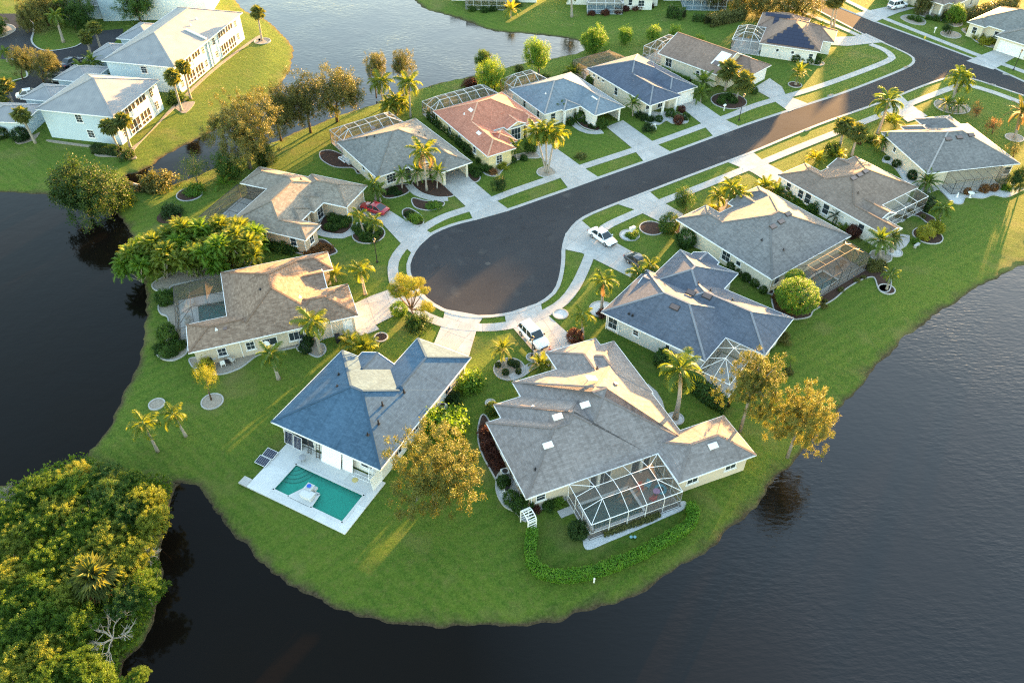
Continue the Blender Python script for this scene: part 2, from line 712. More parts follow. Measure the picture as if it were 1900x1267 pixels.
L_PALM = leaf_mat('frond_green', [(.045, .085, .014), (.09, .15, .024), (.15, .21, .04)], .42)
L_PALMY = leaf_mat('frond_yellow_green', [(.075, .12, .015), (.13, .18, .024), (.2, .23, .04)], .45)
L_SABAL = leaf_mat('fan_grey_green', [(.06, .09, .024), (.12, .15, .042), (.19, .2, .065)], .38)
L_MANG = leaf_mat('mangrove_leaf', [(.016, .055, .006), (.07, .14, .012), (.15, .22, .02)], .5)
L_MANGY = leaf_mat('mangrove_leaf_gold', [(.06, .1, .012), (.16, .195, .02), (.27, .27, .03)], .42, (1.15, 1.2, .4))

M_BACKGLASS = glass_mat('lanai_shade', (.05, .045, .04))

# ------------------------------------------------------------------ house frames (corner of the eaves, turn), pools
HF = {'H1': ((-25.75, 56.29), -27.5), 'H2': ((-2.73, 56.16), -67.3), 'H3': ((-37.8, 66.89), 19.8), 'H4': ((-40.28, 94.04), -20.4),
      'H5': ((-28.64, 117.28), -54.7), 'H6': ((-13.76, 128.25), -57.9), 'H7': ((-0.5, 137.3), -58.4), 'H8': ((14.3, 145.78), -57.4),
      'H9': ((28.9, 153.4), -46.0), 'H10': ((50.2, 158.4), -22.0), 'H11': ((23.51, 94.87), -53.5), 'H12': ((41.06, 107.03), -55.8),
      'H13': ((61.98, 119.85), -79.1), 'H14': ((11.09, 74.42), -37.9)}


def loc(h, u, v, z=0.0):
    (x, y), a = HF[h]
    a = R(a)
    return Vector((x + u * math.cos(a) - v * math.sin(a), y + u * math.sin(a) + v * math.cos(a), z))


# deck rectangle, pool rectangle in house coordinates (u0,u1,v0,v1)
POOLS = {'H1': ((1.5, 14.0, -6.55, 0.5), (4.16, 13.0, -5.6, -1.8)), 'H2': ((10.2, 15.8, 4.5, 14.9), (11.6, 15.0, 5.4, 11.2)),
         'H3': ((-1.4, 4.9, 5.2, 14.4), (0.9, 4.5, 6.1, 12.4)), 'H11': ((17.0, 21.7, 3.0, 15.4), (18.2, 21.0, 3.8, 10.4))}

# ------------------------------------------------------------------ ground with its ponds
WL = -0.6
shoreA = [(-900, 372), (-300, 364), (0, 358), (90, 362), (190, 385), (225, 410), (243, 440), (250, 470), (264, 510), (270, 560), (270, 610), (260, 660), (241, 710),
          (215, 765), (190, 810), (165, 850), (230, 886), (320, 895), (365, 905), (395, 945), (425, 985), (460, 1020), (500, 1060), (560, 1100), (640, 1135),
          (720, 1153), (800, 1161), (870, 1163), (960, 1160), (1040, 1148), (1120, 1125), (1200, 1090), (1270, 1048), (1330, 1005), (1390, 950), (1440, 890),
          (1480, 845), (1530, 795), (1570, 745), (1610, 700), (1650, 655), (1700, 610), (1760, 567), (1820, 530), (1870, 505), (1900, 490), (2000, 455), (2200, 420), (2600, 400)]
shoreB = [(435, -2), (453, 20), (480, 32), (507, 48), (534, 75), (544, 102), (537, 129), (519, 159), (480, 192), (440, 218), (390, 246), (330, 276), (261, 318),
          (237, 326), (246, 347), (266, 354), (300, 350), (330, 340), (365, 326), (399, 312), (450, 288), (468, 279), (537, 252), (579, 234), (624, 217), (672, 201),
          (726, 186), (786, 163), (882, 140), (948, 124), (1017, 111), (1059, 102), (1084, 93), (1083, 85), (1071, 76), (1035, 69), (978, 63), (933, 61), (900, 54),
          (855, 37), (810, 24), (786, 16), (769, 0), (745, -40), (700, -90), (560, -130), (440, -110), (405, -60)]
mang = [(165, 852), (230, 884), (320, 893), (312, 950), (297, 1010), (304, 1070), (292, 1130), (264, 1190), (228, 1240), (260, 1300), (300, 1400), (-500, 1500), (-500, 950), (0, 905), (60, 885), (110, 866)]
A = spline([G2(*p, WL) for p in shoreA], 5)
A = A + [(900, 150), (900, -900), (-900, -900), (-900, 120)]
B = spline([G2(*p, WL) for p in shoreB], 5, True)
MG = spline([G2(*p, WL) for p in mang], 4, True)


def sdf(poly, X, Y):
    P = np.array(poly)
    Q = np.roll(P, -1, 0)
    d2 = np.full(X.shape, 1e12)
    ins = np.zeros(X.shape, bool)
    for (x0, y0), (x1, y1) in zip(P, Q):
        ex, ey = x1 - x0, y1 - y0
        L = ex * ex + ey * ey + 1e-12
        t = np.clip(((X - x0) * ex + (Y - y0) * ey) / L, 0, 1)
        d2 = np.minimum(d2, (X - x0 - t * ex) ** 2 + (Y - y0 - t * ey) ** 2)
        if abs(ey) > 1e-9:
            c = ((y0 > Y) != (y1 > Y)) & (X < ex * (Y - y0) / ey + x0)
            ins ^= c
    d = np.sqrt(d2)
    return np.where(ins, d, -d)


def axis(lo, hi, step, far):
    a = list(np.arange(lo, hi + 1e-6, step))
    l, r, s = [], [], step
    x = lo
    while x > -far:
        s *= 1.35
        x -= s
        l.append(x)
    s, x = step, hi
    while x < far:
        s *= 1.35
        x += s
        r.append(x)
    return np.array(l[::-1] + a + r)


def build_ground():
    xs, ys = axis(-96, 112, .62, 2500), axis(26, 196, .62, 2500)
    X, Y = np.meshgrid(xs, ys)
    wob = .22 * np.sin(X * 1.7 + 1.3 * np.sin(Y * .9)) * np.sin(Y * 1.9 + np.sin(X * .7)) + .15 * np.sin(X * .5 + Y * .63)
    w = np.maximum(np.minimum(sdf(A, X, Y), -sdf(MG, X, Y)), sdf(B, X, Y)) + wob
    s = -w
    t = np.clip(s / 6.0, 0, 1)
    t = t * t * (3 - 2 * t)
    Z = np.where(s > 0, -.42 * (1 - t) - .18 * np.exp(-np.maximum(s, 0) / .25), WL + np.maximum(s * .45, -1.6))
    ny, nx = X.shape
    V = np.stack([X, Y, Z], -1).reshape(-1, 3)
    keep = np.ones((ny - 1, nx - 1), bool)
    for h, (dk, pl) in POOLS.items():
        (ox, oy), a = HF[h]
        a = R(a)
        U = (X - ox) * math.cos(a) + (Y - oy) * math.sin(a)
        Vv = -(X - ox) * math.sin(a) + (Y - oy) * math.cos(a)
        ins = (U > dk[0] + .1) & (U < dk[1] - .1) & (Vv > dk[2] + .1) & (Vv < dk[3] - .1)
        keep &= ~(ins[:-1, :-1] & ins[1:, :-1] & ins[:-1, 1:] & ins[1:, 1:])
    idx = np.arange(ny * nx).reshape(ny, nx)
    F = np.stack([idx[:-1, :-1], idx[:-1, 1:], idx[1:, 1:], idx[1:, :-1]], -1)[keep]
    o = mobj('ground', V.tolist(), F.tolist(), M_GRASS, smooth=True)
    tag(o, 'mown green lawn of the neighbourhood reaching down to the ponds', kind='structure')


build_ground()
wv, wf = [], []
for i, x in enumerate((-2500, -400, 400, 2500)):
    for j, y in enumerate((-2500, -200, 600, 2500)):
        wv.append((x, y, WL))
for i in range(3):
    for j in range(3):
        wf.append((i * 4 + j, (i + 1) * 4 + j, (i + 1) * 4 + j + 1, i * 4 + j + 1))
tag(mobj('water', wv, wf, M_WATER), 'dark still pond water around the peninsula', kind='structure')

# ------------------------------------------------------------------ streets
# far kerb of the cul-de-sac street round the bulb and back along its near kerb to the corner
edgeS = [(1900, 177), (1855, 162), (1810, 147.6), (1776, 142), (1749, 146), (1708, 160), (1668, 176), (1612, 197), (1534, 224.5), (1467, 251), (1400, 279), (1345, 300), (1252, 335), (1179, 363),
         (1119, 386), (1076, 406), (1051.5, 432.6), (1043, 459), (1042, 485), (1037, 516), (1026, 541.5), (1000, 561.4), (966, 575), (924, 583.5), (890, 585.5), (856, 582.5), (826, 574), (804, 562),
         (782, 543), (764.5, 515), (761, 490), (775, 461), (800, 437), (841, 419), (880, 409), (944, 391), (1002, 371), (1058, 351.5), (1113, 331.5), (1245, 285), (1329, 254), (1400, 228), (1507, 193),
         (1572, 171.5), (1641, 145), (1679, 129), (1692.5, 121.5), (1698, 113), (1688.5, 102), (1639, 79), (1604, 64), (1518, 19)]
cross_ne = [(1558, 16), (1622.7, 41.6), (1695, 68.4), (1808, 111), (1845, 128), (1900, 153)]
eS = spline([G2(*p) for p in edgeS], 4)
d_cs = Vector(eS[-1]) - Vector(eS[-3]); d_cs.normalize()
ne = [G2(*p) for p in cross_ne]
far0 = (eS[-1][0] + d_cs.x * 60, eS[-1][1] + d_cs.y * 60)
far1 = (ne[0][0] + d_cs.x * 60, ne[0][1] + d_cs.y * 60)
d_e = (Vector(ne[-1]) - Vector(ne[-3])).normalized()
near0 = (ne[-1][0] + d_e.x * 60, ne[-1][1] + d_e.y * 60)
near1 = (eS[0][0] + d_e.x * 60, eS[0][1] + d_e.y * 60)
road_poly = ccw([near1] + eS + [far0, far1] + ne + [near0])
tag(MB().prism(road_poly, -.2, .03).build('road', M_ASPH), 'dark asphalt street ending in a round cul-de-sac', kind='structure')


def strip(name, line, d0, d1, z0, z1, m, label, parent=None):
    a, b = offset_line(line, d0), offset_line(line, d1)
    v, f = [], []
    for p, q in zip(a, b):
        v += [(p[0], p[1], z0), (q[0], q[1], z1), (q[0], q[1], -.1)]
    for i in range(len(a) - 1):
        k = i * 3
        f += [(k, k + 3, k + 4, k + 1), (k + 1, k + 4, k + 5, k + 2)]
    o = mobj(name, v, f, m, parent)
    if parent is None:
        tag(o, label, kind='structure')
    return o


# rolled concrete gutter kerb, outside of the asphalt (the walk along eS keeps the asphalt on its right)
side = 1 if area2([near1] + eS + [far0, far1] + ne + [near0]) < 0 else -1
kerbS = resample(eS, 1.6)
strip('kerb', [near1] + kerbS + [far0], -.05 * side, .5 * side, .038, .09, M_CURB, 'pale rolled concrete kerb around the cul-de-sac street')
strip('kerb', [far1] + resample(ne, 2) + [near0], -.05 * side, .5 * side, .038, .09, M_CURB, 'pale rolled concrete kerb along the cross street')


def slab_path(name, label, line, width, ztop=.075, step=1.52, gap=.022, m=None, kind='structure'):
    """a walk of separately poured slabs with open joints"""
    m = m or M_CONC
    pts = resample(line, step)
    Lf, Rt = offset_line(pts, width / 2), offset_line(pts, -width / 2)
    base = MB()
    v, f = [], []
    for p, q in zip(Lf, Rt):
        v += [(p[0], p[1], ztop - .028), (q[0], q[1], ztop - .028)]
    for i in range(len(pts) - 1):
        f.append((2 * i, 2 * i + 1, 2 * i + 3, 2 * i + 2))
    root = mobj(name, v, f, M_JOINT)
    tag(root, label, kind=kind)
    for i in range(len(pts) - 1):
        a, b, c, d = [Vector(q) for q in (Lf[i], Rt[i], Rt[i + 1], Lf[i + 1])]
        g = gap / (2 * step)
        poly = [a.lerp(d, g), b.lerp(c, g), c.lerp(b, g), d.lerp(a, g)]
        MB().prism(ccw([tuple(q) for q in poly]), ztop - .09, ztop + random.uniform(-.004, .004)).build('slab', m, root)
    return root


def wpts(l, z=0.0):
    return [G2(*p, z) for p in l]


swN = [(1614.7, 83), (1636, 91), (1652, 102), (1650, 112), (1588, 137), (1502, 167), (1404, 195.5), (1350, 217), (1221, 264), (1080, 310.5), (1029.6, 329), (960, 353), (916, 370), (872, 387), (825, 402.5), (789, 422), (765, 442), (748, 459),
       (733, 480), (729, 501), (735, 532), (757, 565), (782, 583), (818, 598), (852, 605.5), (890, 608), (928, 606.5), (966, 599), (1004, 585), (1042, 563), (1068, 531), (1089, 487), (1100, 457), (1119, 425), (1169, 400), (1235, 372), (1295, 349.5),
       (1384, 313.5), (1414.7, 302), (1506, 264.5), (1620, 220), (1696, 190), (1759, 166), (1778, 160), (1797, 159), (1843, 172), (1900, 193), (1980, 222)]
slab_path('sidewalk', 'pale concrete sidewalk of square slabs following the cul-de-sac street', spline(wpts(swN), 5), 1.45)
slab_path('sidewalk', 'pale concrete sidewalk on the far side of the cross street', spline(wpts([(1520, -18), (1566, 0), (1606.7, 20), (1641.5, 35), (1735.5, 72.5), (1818.7, 104.7), (1900, 134), (1960, 158)]), 4), 1.4)
slab_path('sidewalk', 'pale concrete sidewalk beside the solar-roofed house', spline(wpts([(1440, 2), (1488.6, 22.8), (1550, 48), (1593, 67), (1612, 80)]), 4), 1.3)


def clip_cell(poly, x0, x1, y0, y1):
    for ax, lim, keep in ((0, x0, 1), (0, x1, -1), (1, y0, 1), (1, y1, -1)):
        o_ = []
        for i in range(len(poly)):
            a, b = poly[i - 1], poly[i]
            ia, ib = (a[ax] - lim) * keep >= 0, (b[ax] - lim) * keep >= 0
            if ia != ib:
                t = (lim - a[ax]) / (b[ax] - a[ax])
                o_.append((a[0] + (b[0] - a[0]) * t, a[1] + (b[1] - a[1]) * t))
            if ib:
                o_.append(b)
        poly = o_
        if len(poly) < 3:
            return []
    return poly


def driveway(label, px, ang, cell=(2.7, 2.7), ztop=.062, name='driveway', m=None):
    P = [G2(*p) for p in px]
    return slabs_poly(name, label, P, ang, cell, ztop, m)


def slabs_poly(name, label, P, ang, cell, ztop, m=None):
    a = R(ang)
    ca, sa = math.cos(a), math.sin(a)
    Lp = [(p[0] * ca + p[1] * sa, -p[0] * sa + p[1] * ca) for p in P]
    x0, y0 = min(p[0] for p in Lp), min(p[1] for p in Lp)
    x1, y1 = max(p[0] for p in Lp), max(p[1] for p in Lp)
    root = MB().prism(ccw(P), -.05, ztop - .03).build(name, M_JOINT)
    tag(root, label, kind='structure')
    nx, ny = max(1, round((x1 - x0) / cell[0])), max(1, round((y1 - y0) / cell[1]))
    sx, sy = (x1 - x0) / nx, (y1 - y0) / ny
    g = .014
    for i in range(nx):
        for j in range(ny):
            q = clip_cell(Lp, x0 + i * sx + g, x0 + (i + 1) * sx - g, y0 + j * sy + g, y0 + (j + 1) * sy - g)
            if len(q) >= 3 and abs(area2(q)) > .3:
                w = [(p[0] * ca - p[1] * sa, p[0] * sa + p[1] * ca) for p in q]
                MB().prism(ccw(w), ztop - .08, ztop + random.uniform(-.003, .003)).build('slab', m or M_CONC, root)
    return root


driveway('pale concrete driveway of the grey house with the open garage', [(819, 341), (864, 325), (919, 371), (947, 391), (879, 410), (868, 387)], -54)
driveway('pale concrete driveway of the terracotta-roofed house', [(984, 274), (1013, 262), (1077, 308), (1113, 331), (1056, 352), (1034, 323)], -57)
driveway('pale concrete driveway of the slate blue house with the open garage', [(1125, 236), (1156, 224), (1212, 264), (1247, 284), (1196, 302), (1175, 277)], -57)
driveway('pale concrete driveway of the navy tiled house with white columns', [(1254, 193), (1289, 184), (1344, 222), (1373, 236), (1325, 255), (1304, 232)], -57)
driveway('wide concrete driveway of the brown gabled house', [(1397, 165), (1428, 146), (1451, 162), (1458, 177), (1499, 193), (1464, 208), (1431, 184)], -50)
driveway('concrete driveway of the solar-roofed house', [(1536, 70), (1588, 68), (1607, 63), (1641, 79), (1610, 82), (1572, 86), (1535, 84)], 0)
driveway('concrete driveway under the red car', [(664, 386), (676, 377), (726, 393), (751, 409), (781, 422), (803, 435), (764, 470), (742, 450), (709, 415), (680, 403)], -20)
driveway('long sunlit concrete driveway of the brown house with the caged pool', [(652, 566), (690, 549), (727, 536), (742, 530), (780, 545), (803, 562), (764, 575), (735, 584), (690, 607), (660, 614)], 20)
driveway('sunlit concrete driveway of the blue-roofed pool house', [(826, 574), (898, 587), (887, 603), (864, 682), (782, 655), (806, 636), (821, 600)], 62.5)
driveway('concrete driveway under the white sport utility vehicle', [(936, 583), (1003, 561), (1006, 576), (1022, 590), (1078, 640), (1018, 680), (1002, 667), (953, 610), (940, 604)], -67)
driveway('stained concrete driveway under the white sedan', [(1049, 434), (1076, 407), (1098, 426), (1139, 449), (1197, 481), (1212, 500), (1170, 515), (1100, 480), (1080, 470), (1043, 462)], -38)
driveway('concrete driveway between two lawns by the round topiary', [(1145, 379), (1206, 357), (1224, 372), (1268, 398), (1256, 414), (1222, 411), (1196, 398), (1179, 390)], -54)
driveway('sunlit concrete driveway of the brown-roofed house', [(1347, 300), (1395, 281), (1417, 300), (1452, 319), (1442, 338), (1424, 338), (1395, 320)], -56)
driveway('sunlit concrete driveway by the tall twin palm', [(1642, 188), (1670, 176), (1688, 193), (1721, 216), (1684, 227), (1658, 207)], -56)
driveway('concrete driveway under the far white car', [(1586, 26), (1652, 12), (1700, 15), (1668, 24), (1622, 42)], 10)
driveway('concrete driveway of the pale house at the right edge', [(1793, 114), (1854, 90), (1890, 103), (1843, 130)], 33)

# garden walks
slab_path('garden_walk', 'narrow pale front walk curving to the grey house', spline(wpts([(758, 344), (772, 359), (797, 368), (822, 371), (846, 366)]), 4), 1.1, .055, 1.4, m=M_CONC)
slab_path('garden_walk', 'pale front walk of the house with the red car', spline(wpts([(588, 430), (610, 437), (640, 438), (660, 425), (672, 408)]), 4), 1.2, .055, 1.4)
slab_path('garden_walk', 'pale front walk of the slate blue house', spline(wpts([(1062, 229), (1078, 241), (1098, 247), (1122, 245)]), 4), 1.1, .055, 1.4)
slab_path('garden_walk', 'curved front walk beside the round palm bed', spline(wpts([(948, 702), (965, 694), (985, 680), (1000, 671)]), 4), 1.2, .055, 1.4)
slab_path('garden_walk', 'curved side walk behind the big grey-mauve house', spline(wpts([(1196, 716), (1212, 730), (1224, 755), (1226, 790)]), 4), 1.1, .055, 1.4)
slab_path('garden_walk', 'side walk at the front of the brown house', spline(wpts([(640, 622), (662, 618), (690, 610), (716, 598)]), 4), 1.3, .05, 1.4)
slab_path('garden_walk', 'white curved walk behind the brown-roofed house', spline(wpts([(1646, 462), (1668, 458), (1680, 443), (1676, 430)]), 4), 1.3, .055, 1.4)
slab_path('garden_walk', 'front walk below the navy house porch', spline(wpts([(1172, 545), (1186, 536), (1196, 522)]), 4), 1.1, .055, 1.3)


# ------------------------------------------------------------------ planting beds
def bed(label, px, m, closed=True, edge=True, name=None, ztop=.05):
    P = ccw(spline([G2(*p) for p in px], 5, True))
    o = MB().prism(P, -.1, ztop).build(name or 'planting_bed', m)
    tag(o, label, kind='structure')
    if edge:
        ring = P + [P[0], P[1]]
        a, b = offset_line(ring, 0.0), offset_line(ring, -.16)
        v, f = [], []
        for p, q in zip(a, b):
            v += [(p[0], p[1], .02), (p[0], p[1], .1), (q[0], q[1], .1), (q[0], q[1], -.08)]
        for i in range(len(P)):
            for k in range(3):
                f.append((4 * i + k, 4 * i + k + 1, 4 * i + k + 5, 4 * i + k + 4))
        mobj('edging', v, f, M_CURB, o)
    return o


def disc(label, px, py, r, m, edge=True, name=None):
    c = G(px, py)
    P = [(c.x + r * math.cos(k * math.pi / 9), c.y + r * math.sin(k * math.pi / 9)) for k in range(18)]
    o = MB().prism(P, -.1, .05).build(name or 'planting_ring', m)
    tag(o, label, kind='structure')
    if edge:
        MB_ = MB()
        v, f = [], []
        for k in range(18):
            a = k * math.pi / 9
            for rr, z in ((r - .02, .03), (r, .12), (r + .14, .12), (r + .16, -.08)):
                v.append((c.x + rr * math.cos(a), c.y + rr * math.sin(a), z))
        for k in range(18):
            for q in range(3):
                a, b = k * 4 + q, ((k + 1) % 18) * 4 + q
                f.append((b, b + 1, a + 1, a))
        mobj('edging', v, f, M_CURB, o)
    return o


bed('dark mulch bed along the left wall of the big grey-mauve house', [(897, 770), (888, 800), (893, 835), (915, 878), (930, 900), (948, 900), (940, 860), (915, 800)], M_MULCH)
bed('pebble bed with pool pipes beside the big grey-mauve house', [(926, 880), (922, 908), (935, 936), (958, 950), (975, 966), (986, 948), (975, 925), (955, 892), (942, 876)], M_WGRAVEL)
bed('pebble strip at the foot of the white pool cage', [(1082, 1000), (1090, 1020), (1130, 1005), (1180, 984), (1230, 962), (1272, 942), (1262, 930), (1180, 962), (1098, 995)], M_WGRAVEL, edge=False)
bed('narrow pebble bed under the back window of the big grey-mauve house', [(985, 938), (1000, 944), (1030, 934), (1050, 924), (1046, 915), (1015, 922)], M_WGRAVEL)
disc('round pebble bed with a young date palm in the front lawn', 945, 685, 1.8, M_GRAVEL)
disc('gravel ring around the tall palm beside the hedge', 1253, 777, .85, M_WGRAVEL)
disc('gravel disc around the lamp post by the white vehicle', 987, 663, .6, M_GRAVEL)
disc('oval pebble bed near the driveway of the white vehicle', 1040, 583, .9, M_WGRAVEL)
disc('pebble ring around the palm in front of the navy house', 1116, 574, 1.5, M_WGRAVEL)
disc('brick-red mulch disc in the shaded lawn behind the fire bush', 707, 626, .75, M_MULCH)
disc('round gravel bed in the back lawn under a small tree', 394, 745, 1.15, M_GRAVEL)
disc('flat pale gravel circle in the left lawn', 291, 750, .8, M_GRAVEL)
disc('round stepping plate beside the mulch bed', 910, 748, .5, M_WGRAVEL)
bed('gravel bed with patio chairs along the brown house', [(352, 668), (370, 690), (410, 694), (440, 685), (455, 676), (480, 658), (520, 650), (552, 642), (556, 630), (500, 642), (452, 650), (400, 660), (370, 664)], M_GRAVEL)
bed('gravel bed with a palm and air conditioner by the brown house', [(552, 636), (555, 650), (572, 655), (590, 662), (603, 652), (600, 640), (588, 638), (600, 628), (640, 618), (636, 608), (580, 622)], M_GRAVEL)
bed('curved gravel bed beside the caged pool', [(300, 562), (295, 572), (300, 582), (312, 588), (316, 610), (322, 622), (328, 600), (324, 565)], M_GRAVEL)
bed('curved gravel bed behind the caged pool', [(286, 525), (290, 538), (310, 538), (325, 528), (400, 512), (415, 500), (380, 498), (330, 505)], M_GRAVEL)
bed('rounded shrub bed at the pool corner of the brown house', [(292, 652), (300, 664), (320, 668), (340, 660), (346, 648), (332, 630), (310, 632)], M_GRAVEL)
bed('mulch bed in front of the house with the red car', [(594, 420), (606, 432), (636, 434), (652, 420), (650, 400), (622, 395), (604, 402)], M_MULCH)
bed('mulch bed at the gable corner of the house with the red car', [(575, 450), (600, 446), (620, 462), (622, 470), (590, 478), (556, 470), (498, 458), (500, 450), (560, 462)], M_MULCH)
disc('round mulch bed of palms between the walk and the driveway', 684, 435, 2.3, M_MULCH)
bed('mulch bed along the drive near the red car', [(748, 392), (760, 388), (782, 402), (784, 416), (770, 418), (752, 405)], M_MULCH)
bed('mulch bed left of the grey house walk', [(705, 355), (715, 367), (735, 366), (757, 357), (760, 345), (745, 343), (720, 348)], M_MULCH)
bed('mulch bed with the tall palm before the grey house', [(765, 340), (780, 356), (802, 364), (822, 366), (842, 362), (824, 344), (806, 335), (782, 335)], M_MULCH)
bed('mulch island in the lawn of the grey house', [(766, 369), (770, 384), (790, 390), (812, 388), (824, 378), (812, 374), (790, 374)], M_MULCH)
bed('mulch bed beside the pool equipment of the grey house', [(595, 283), (598, 297), (622, 310), (655, 312), (664, 322), (672, 318), (650, 298), (630, 286), (612, 280)], M_MULCH)
bed('mulch corner bed beside the open garage', [(868, 325), (880, 338), (890, 332), (886, 320), (876, 315)], M_MULCH)
bed('sandy bed in front of the terracotta-roofed house', [(895, 310), (902, 324), (922, 327), (930, 318), (945, 304), (970, 294), (1000, 293), (995, 282), (960, 288), (925, 300)], M_GRAVEL)
disc('sand ring of the palm trio near the street', 1014, 320, 1.5, M_GRAVEL)
bed('mulch bed before the slate blue house', [(1072, 224), (1082, 236), (1106, 243), (1116, 238), (1108, 232), (1090, 222)], M_MULCH)
bed('white gravel bed with round shrubs before the navy tiled house', [(1178, 208), (1196, 224), (1220, 232), (1236, 224), (1250, 230), (1274, 228), (1272, 217), (1250, 208), (1225, 210), (1205, 208)], M_WGRAVEL)
disc('mulch ring of two fan palms near the street lamp', 1352, 188, 3.2, M_MULCH)
bed('bed of plants along the solar-roofed house', [(1410, 102), (1440, 106), (1480, 114), (1520, 122), (1526, 116), (1490, 108), (1450, 99), (1412, 96)], M_GRAVEL)
disc('mulch ring of the bushy date palm on the corner lawn', 1475, 158, 1.2, M_MULCH)
bed('mulch bed along the left wall of the topiary house', [(1248, 424), (1268, 442), (1290, 458), (1320, 470), (1360, 500), (1400, 530), (1428, 545), (1432, 538), (1400, 512), (1345, 470), (1300, 440), (1262, 418)], M_MULCH)
bed('mulch bed around the bronze pool cage', [(1434, 548), (1442, 585), (1468, 592), (1500, 588), (1510, 575), (1545, 556), (1570, 535), (1600, 518), (1622, 515), (1632, 538), (1648, 540), (1652, 520), (1640, 500), (1612, 490), (1560, 520), (1505, 560), (1470, 560)], M_MULCH)
disc('reddish mulch oval with a paver patch near the street', 1209, 424, 1.7, M_MULCH)
disc('gravel ring of the mailbox garden beside the white sedan', 1168, 437, 1.35, M_WGRAVEL)
bed('palm bed in the sunny lawn before the topiary house', [(1318, 388), (1330, 396), (1352, 396), (1375, 382), (1392, 366), (1380, 358), (1350, 372)], M_GRAVEL)
bed('white gravel bed along the far right house', [(1638, 300), (1652, 305), (1666, 318), (1682, 342), (1702, 356), (1722, 358), (1740, 352), (1752, 360), (1768, 376), (1784, 378), (1792, 366), (1822, 368), (1842, 362), (1866, 366), (1890, 356), (1899, 350), (1868, 350), (1800, 362), (1770, 360), (1735, 340), (1712, 340), (1690, 328), (1660, 300), (1645, 290)], M_WGRAVEL)
bed('mulch bed behind the brown-roofed house', [(1660, 400), (1672, 412), (1686, 400), (1705, 402), (1722, 414), (1735, 408), (1715, 396), (1690, 388)], M_MULCH)
disc('gravel ring under the bushy palm pair', 1634, 476, 1.4, M_GRAVEL)
disc('pebble ring under the second bushy palm', 1658, 468, 1.1, M_WGRAVEL)
disc('mulch bed of the two clipped shrubs on the lake lawn', 1721, 438, 2.0, M_MULCH)
disc('mulch spot under a small palm by the lake', 1645, 537, 1.0, M_MULCH)
disc('gravel bed below the twin palm', 1766, 198, 3.0, M_GRAVEL)
disc('gravel ring of the leaning date palm at the right edge', 1882, 256, 1.4, M_GRAVEL)
disc('sandy island with a small tree across the street', 1764, 65, 2.0, M_GRAVEL)
bed('sandy bed across the street', [(1672, 34), (1690, 44), (1712, 47), (1716, 40), (1700, 30), (1682, 29)], M_GRAVEL)
bed('planted bed at the front of the house across the street', [(1700, 24), (1720, 34), (1750, 40), (1770, 50), (1785, 46), (1770, 34), (1745, 30), (1722, 22)], M_GRAVEL)
bed('shrub bed of the pale house at the right edge', [(1785, 56), (1800, 68), (1815, 80), (1838, 88), (1850, 86), (1838, 70), (1820, 60), (1800, 54)], M_GRAVEL)
disc('round sandy bed in the back lawn by the channel', 352, 361, 1.9, M_MULCH)
disc('mulch spot by the dark shrub on the left lawn', 314, 402, 1.8, M_MULCH, False)
bed('sandy strip along the front apartment block', [(92, 264), (150, 272), (172, 276), (178, 290), (215, 292), (240, 296), (254, 292), (250, 278), (300, 225), (324, 202), (320, 198), (244, 274), (170, 270), (94, 260)], M_GRAVEL, edge=False)
bed('sandy strip along the rear apartment block', [(330, 205), (345, 210), (362, 190), (345, 184), (400, 130), (472, 76), (480, 78), (486, 70), (474, 70), (395, 128), (330, 190)], M_GRAVEL, edge=False)
disc('pale round bed under the tall palm by the pond', 487, 77, 1.6, M_GRAVEL)
bed('shrub bed by the apartment garage', [(27, 262), (34, 268), (50, 265), (66, 258), (74, 246), (60, 252), (40, 256)], M_GRAVEL, edge=False)

# storm drains in the kerb
for lab, px, py in (('dark storm drain grate in the far kerb below the sunny verge', 1541, 178), ('dark storm drain grate in the near kerb by the tall palm', 1498, 242),
                    ('dark storm drain grate at the corner kerb of the cross street', 1681, 126), ('dark storm drain grate on the cross street nearest the right edge', 1867, 139),
                    ('dark storm drain grate at the twin palm corner', 1840, 158)):
    c = G(px, py)
    o = MB().box((0, 0, .07), (1.3, .5, .12)).build('storm_drain', M_CURB)
    o.location = (c.x, c.y, 0.02)
    o.rotation_euler = (0, 0, R(33) if px < 1700 else R(-25))
    for k in range(6):
        box('grate_bar', M_DARKMETAL, o, (-.5 + k * .2, 0, .14), (.09, .38, .02))
    tag(o, lab, 'drain', 'storm drains')
mh = MB().lathe((0, 0, 0), [(.4, 0), (.4, .035), (.34, .04)], 16).build('manhole_cover', M_DARKMETAL)
mh.location = G(905, 490)
mh.location.z = .01
tag(mh, 'round dark manhole cover in the middle of the cul-de-sac', 'manhole')

# apartment car park
pk = [(-60, 20), (0, 26), (46, 26), (60, 44), (62, 60), (58, 76), (66, 88), (82, 95), (104, 95), (140, 88), (160, 76), (184, 58), (228, 54), (229, 64), (180, 108), (110, 168), (40, 215), (0, 222), (-60, 260), (-160, 250), (-160, 60)]
tag(MB().prism(ccw([G2(*p) for p in pk]), -.1, .03).build('car_park', M_ASPH), 'dark asphalt car park of the apartment blocks', kind='structure')
for lab, line in (('pale kerb around the grassy car park island', [(46, 26), (60, 44), (62, 60), (58, 76), (66, 88), (82, 95), (104, 95), (140, 88), (160, 76)]),
                  ('pale kerb along the left side of the car park', [(0, 160), (30, 150), (52, 142), (40, 118), (20, 110)])):
    strip('kerb', spline([G2(*p) for p in line], 4), -.1, .25, .15, .15, M_CURB, lab)
isl = bed('grass-green island with sandy centre at the car park edge', [(-20, 60), (0, 70), (18, 64), (28, 56), (22, 48), (0, 44), (-20, 44)], M_GRAVEL)
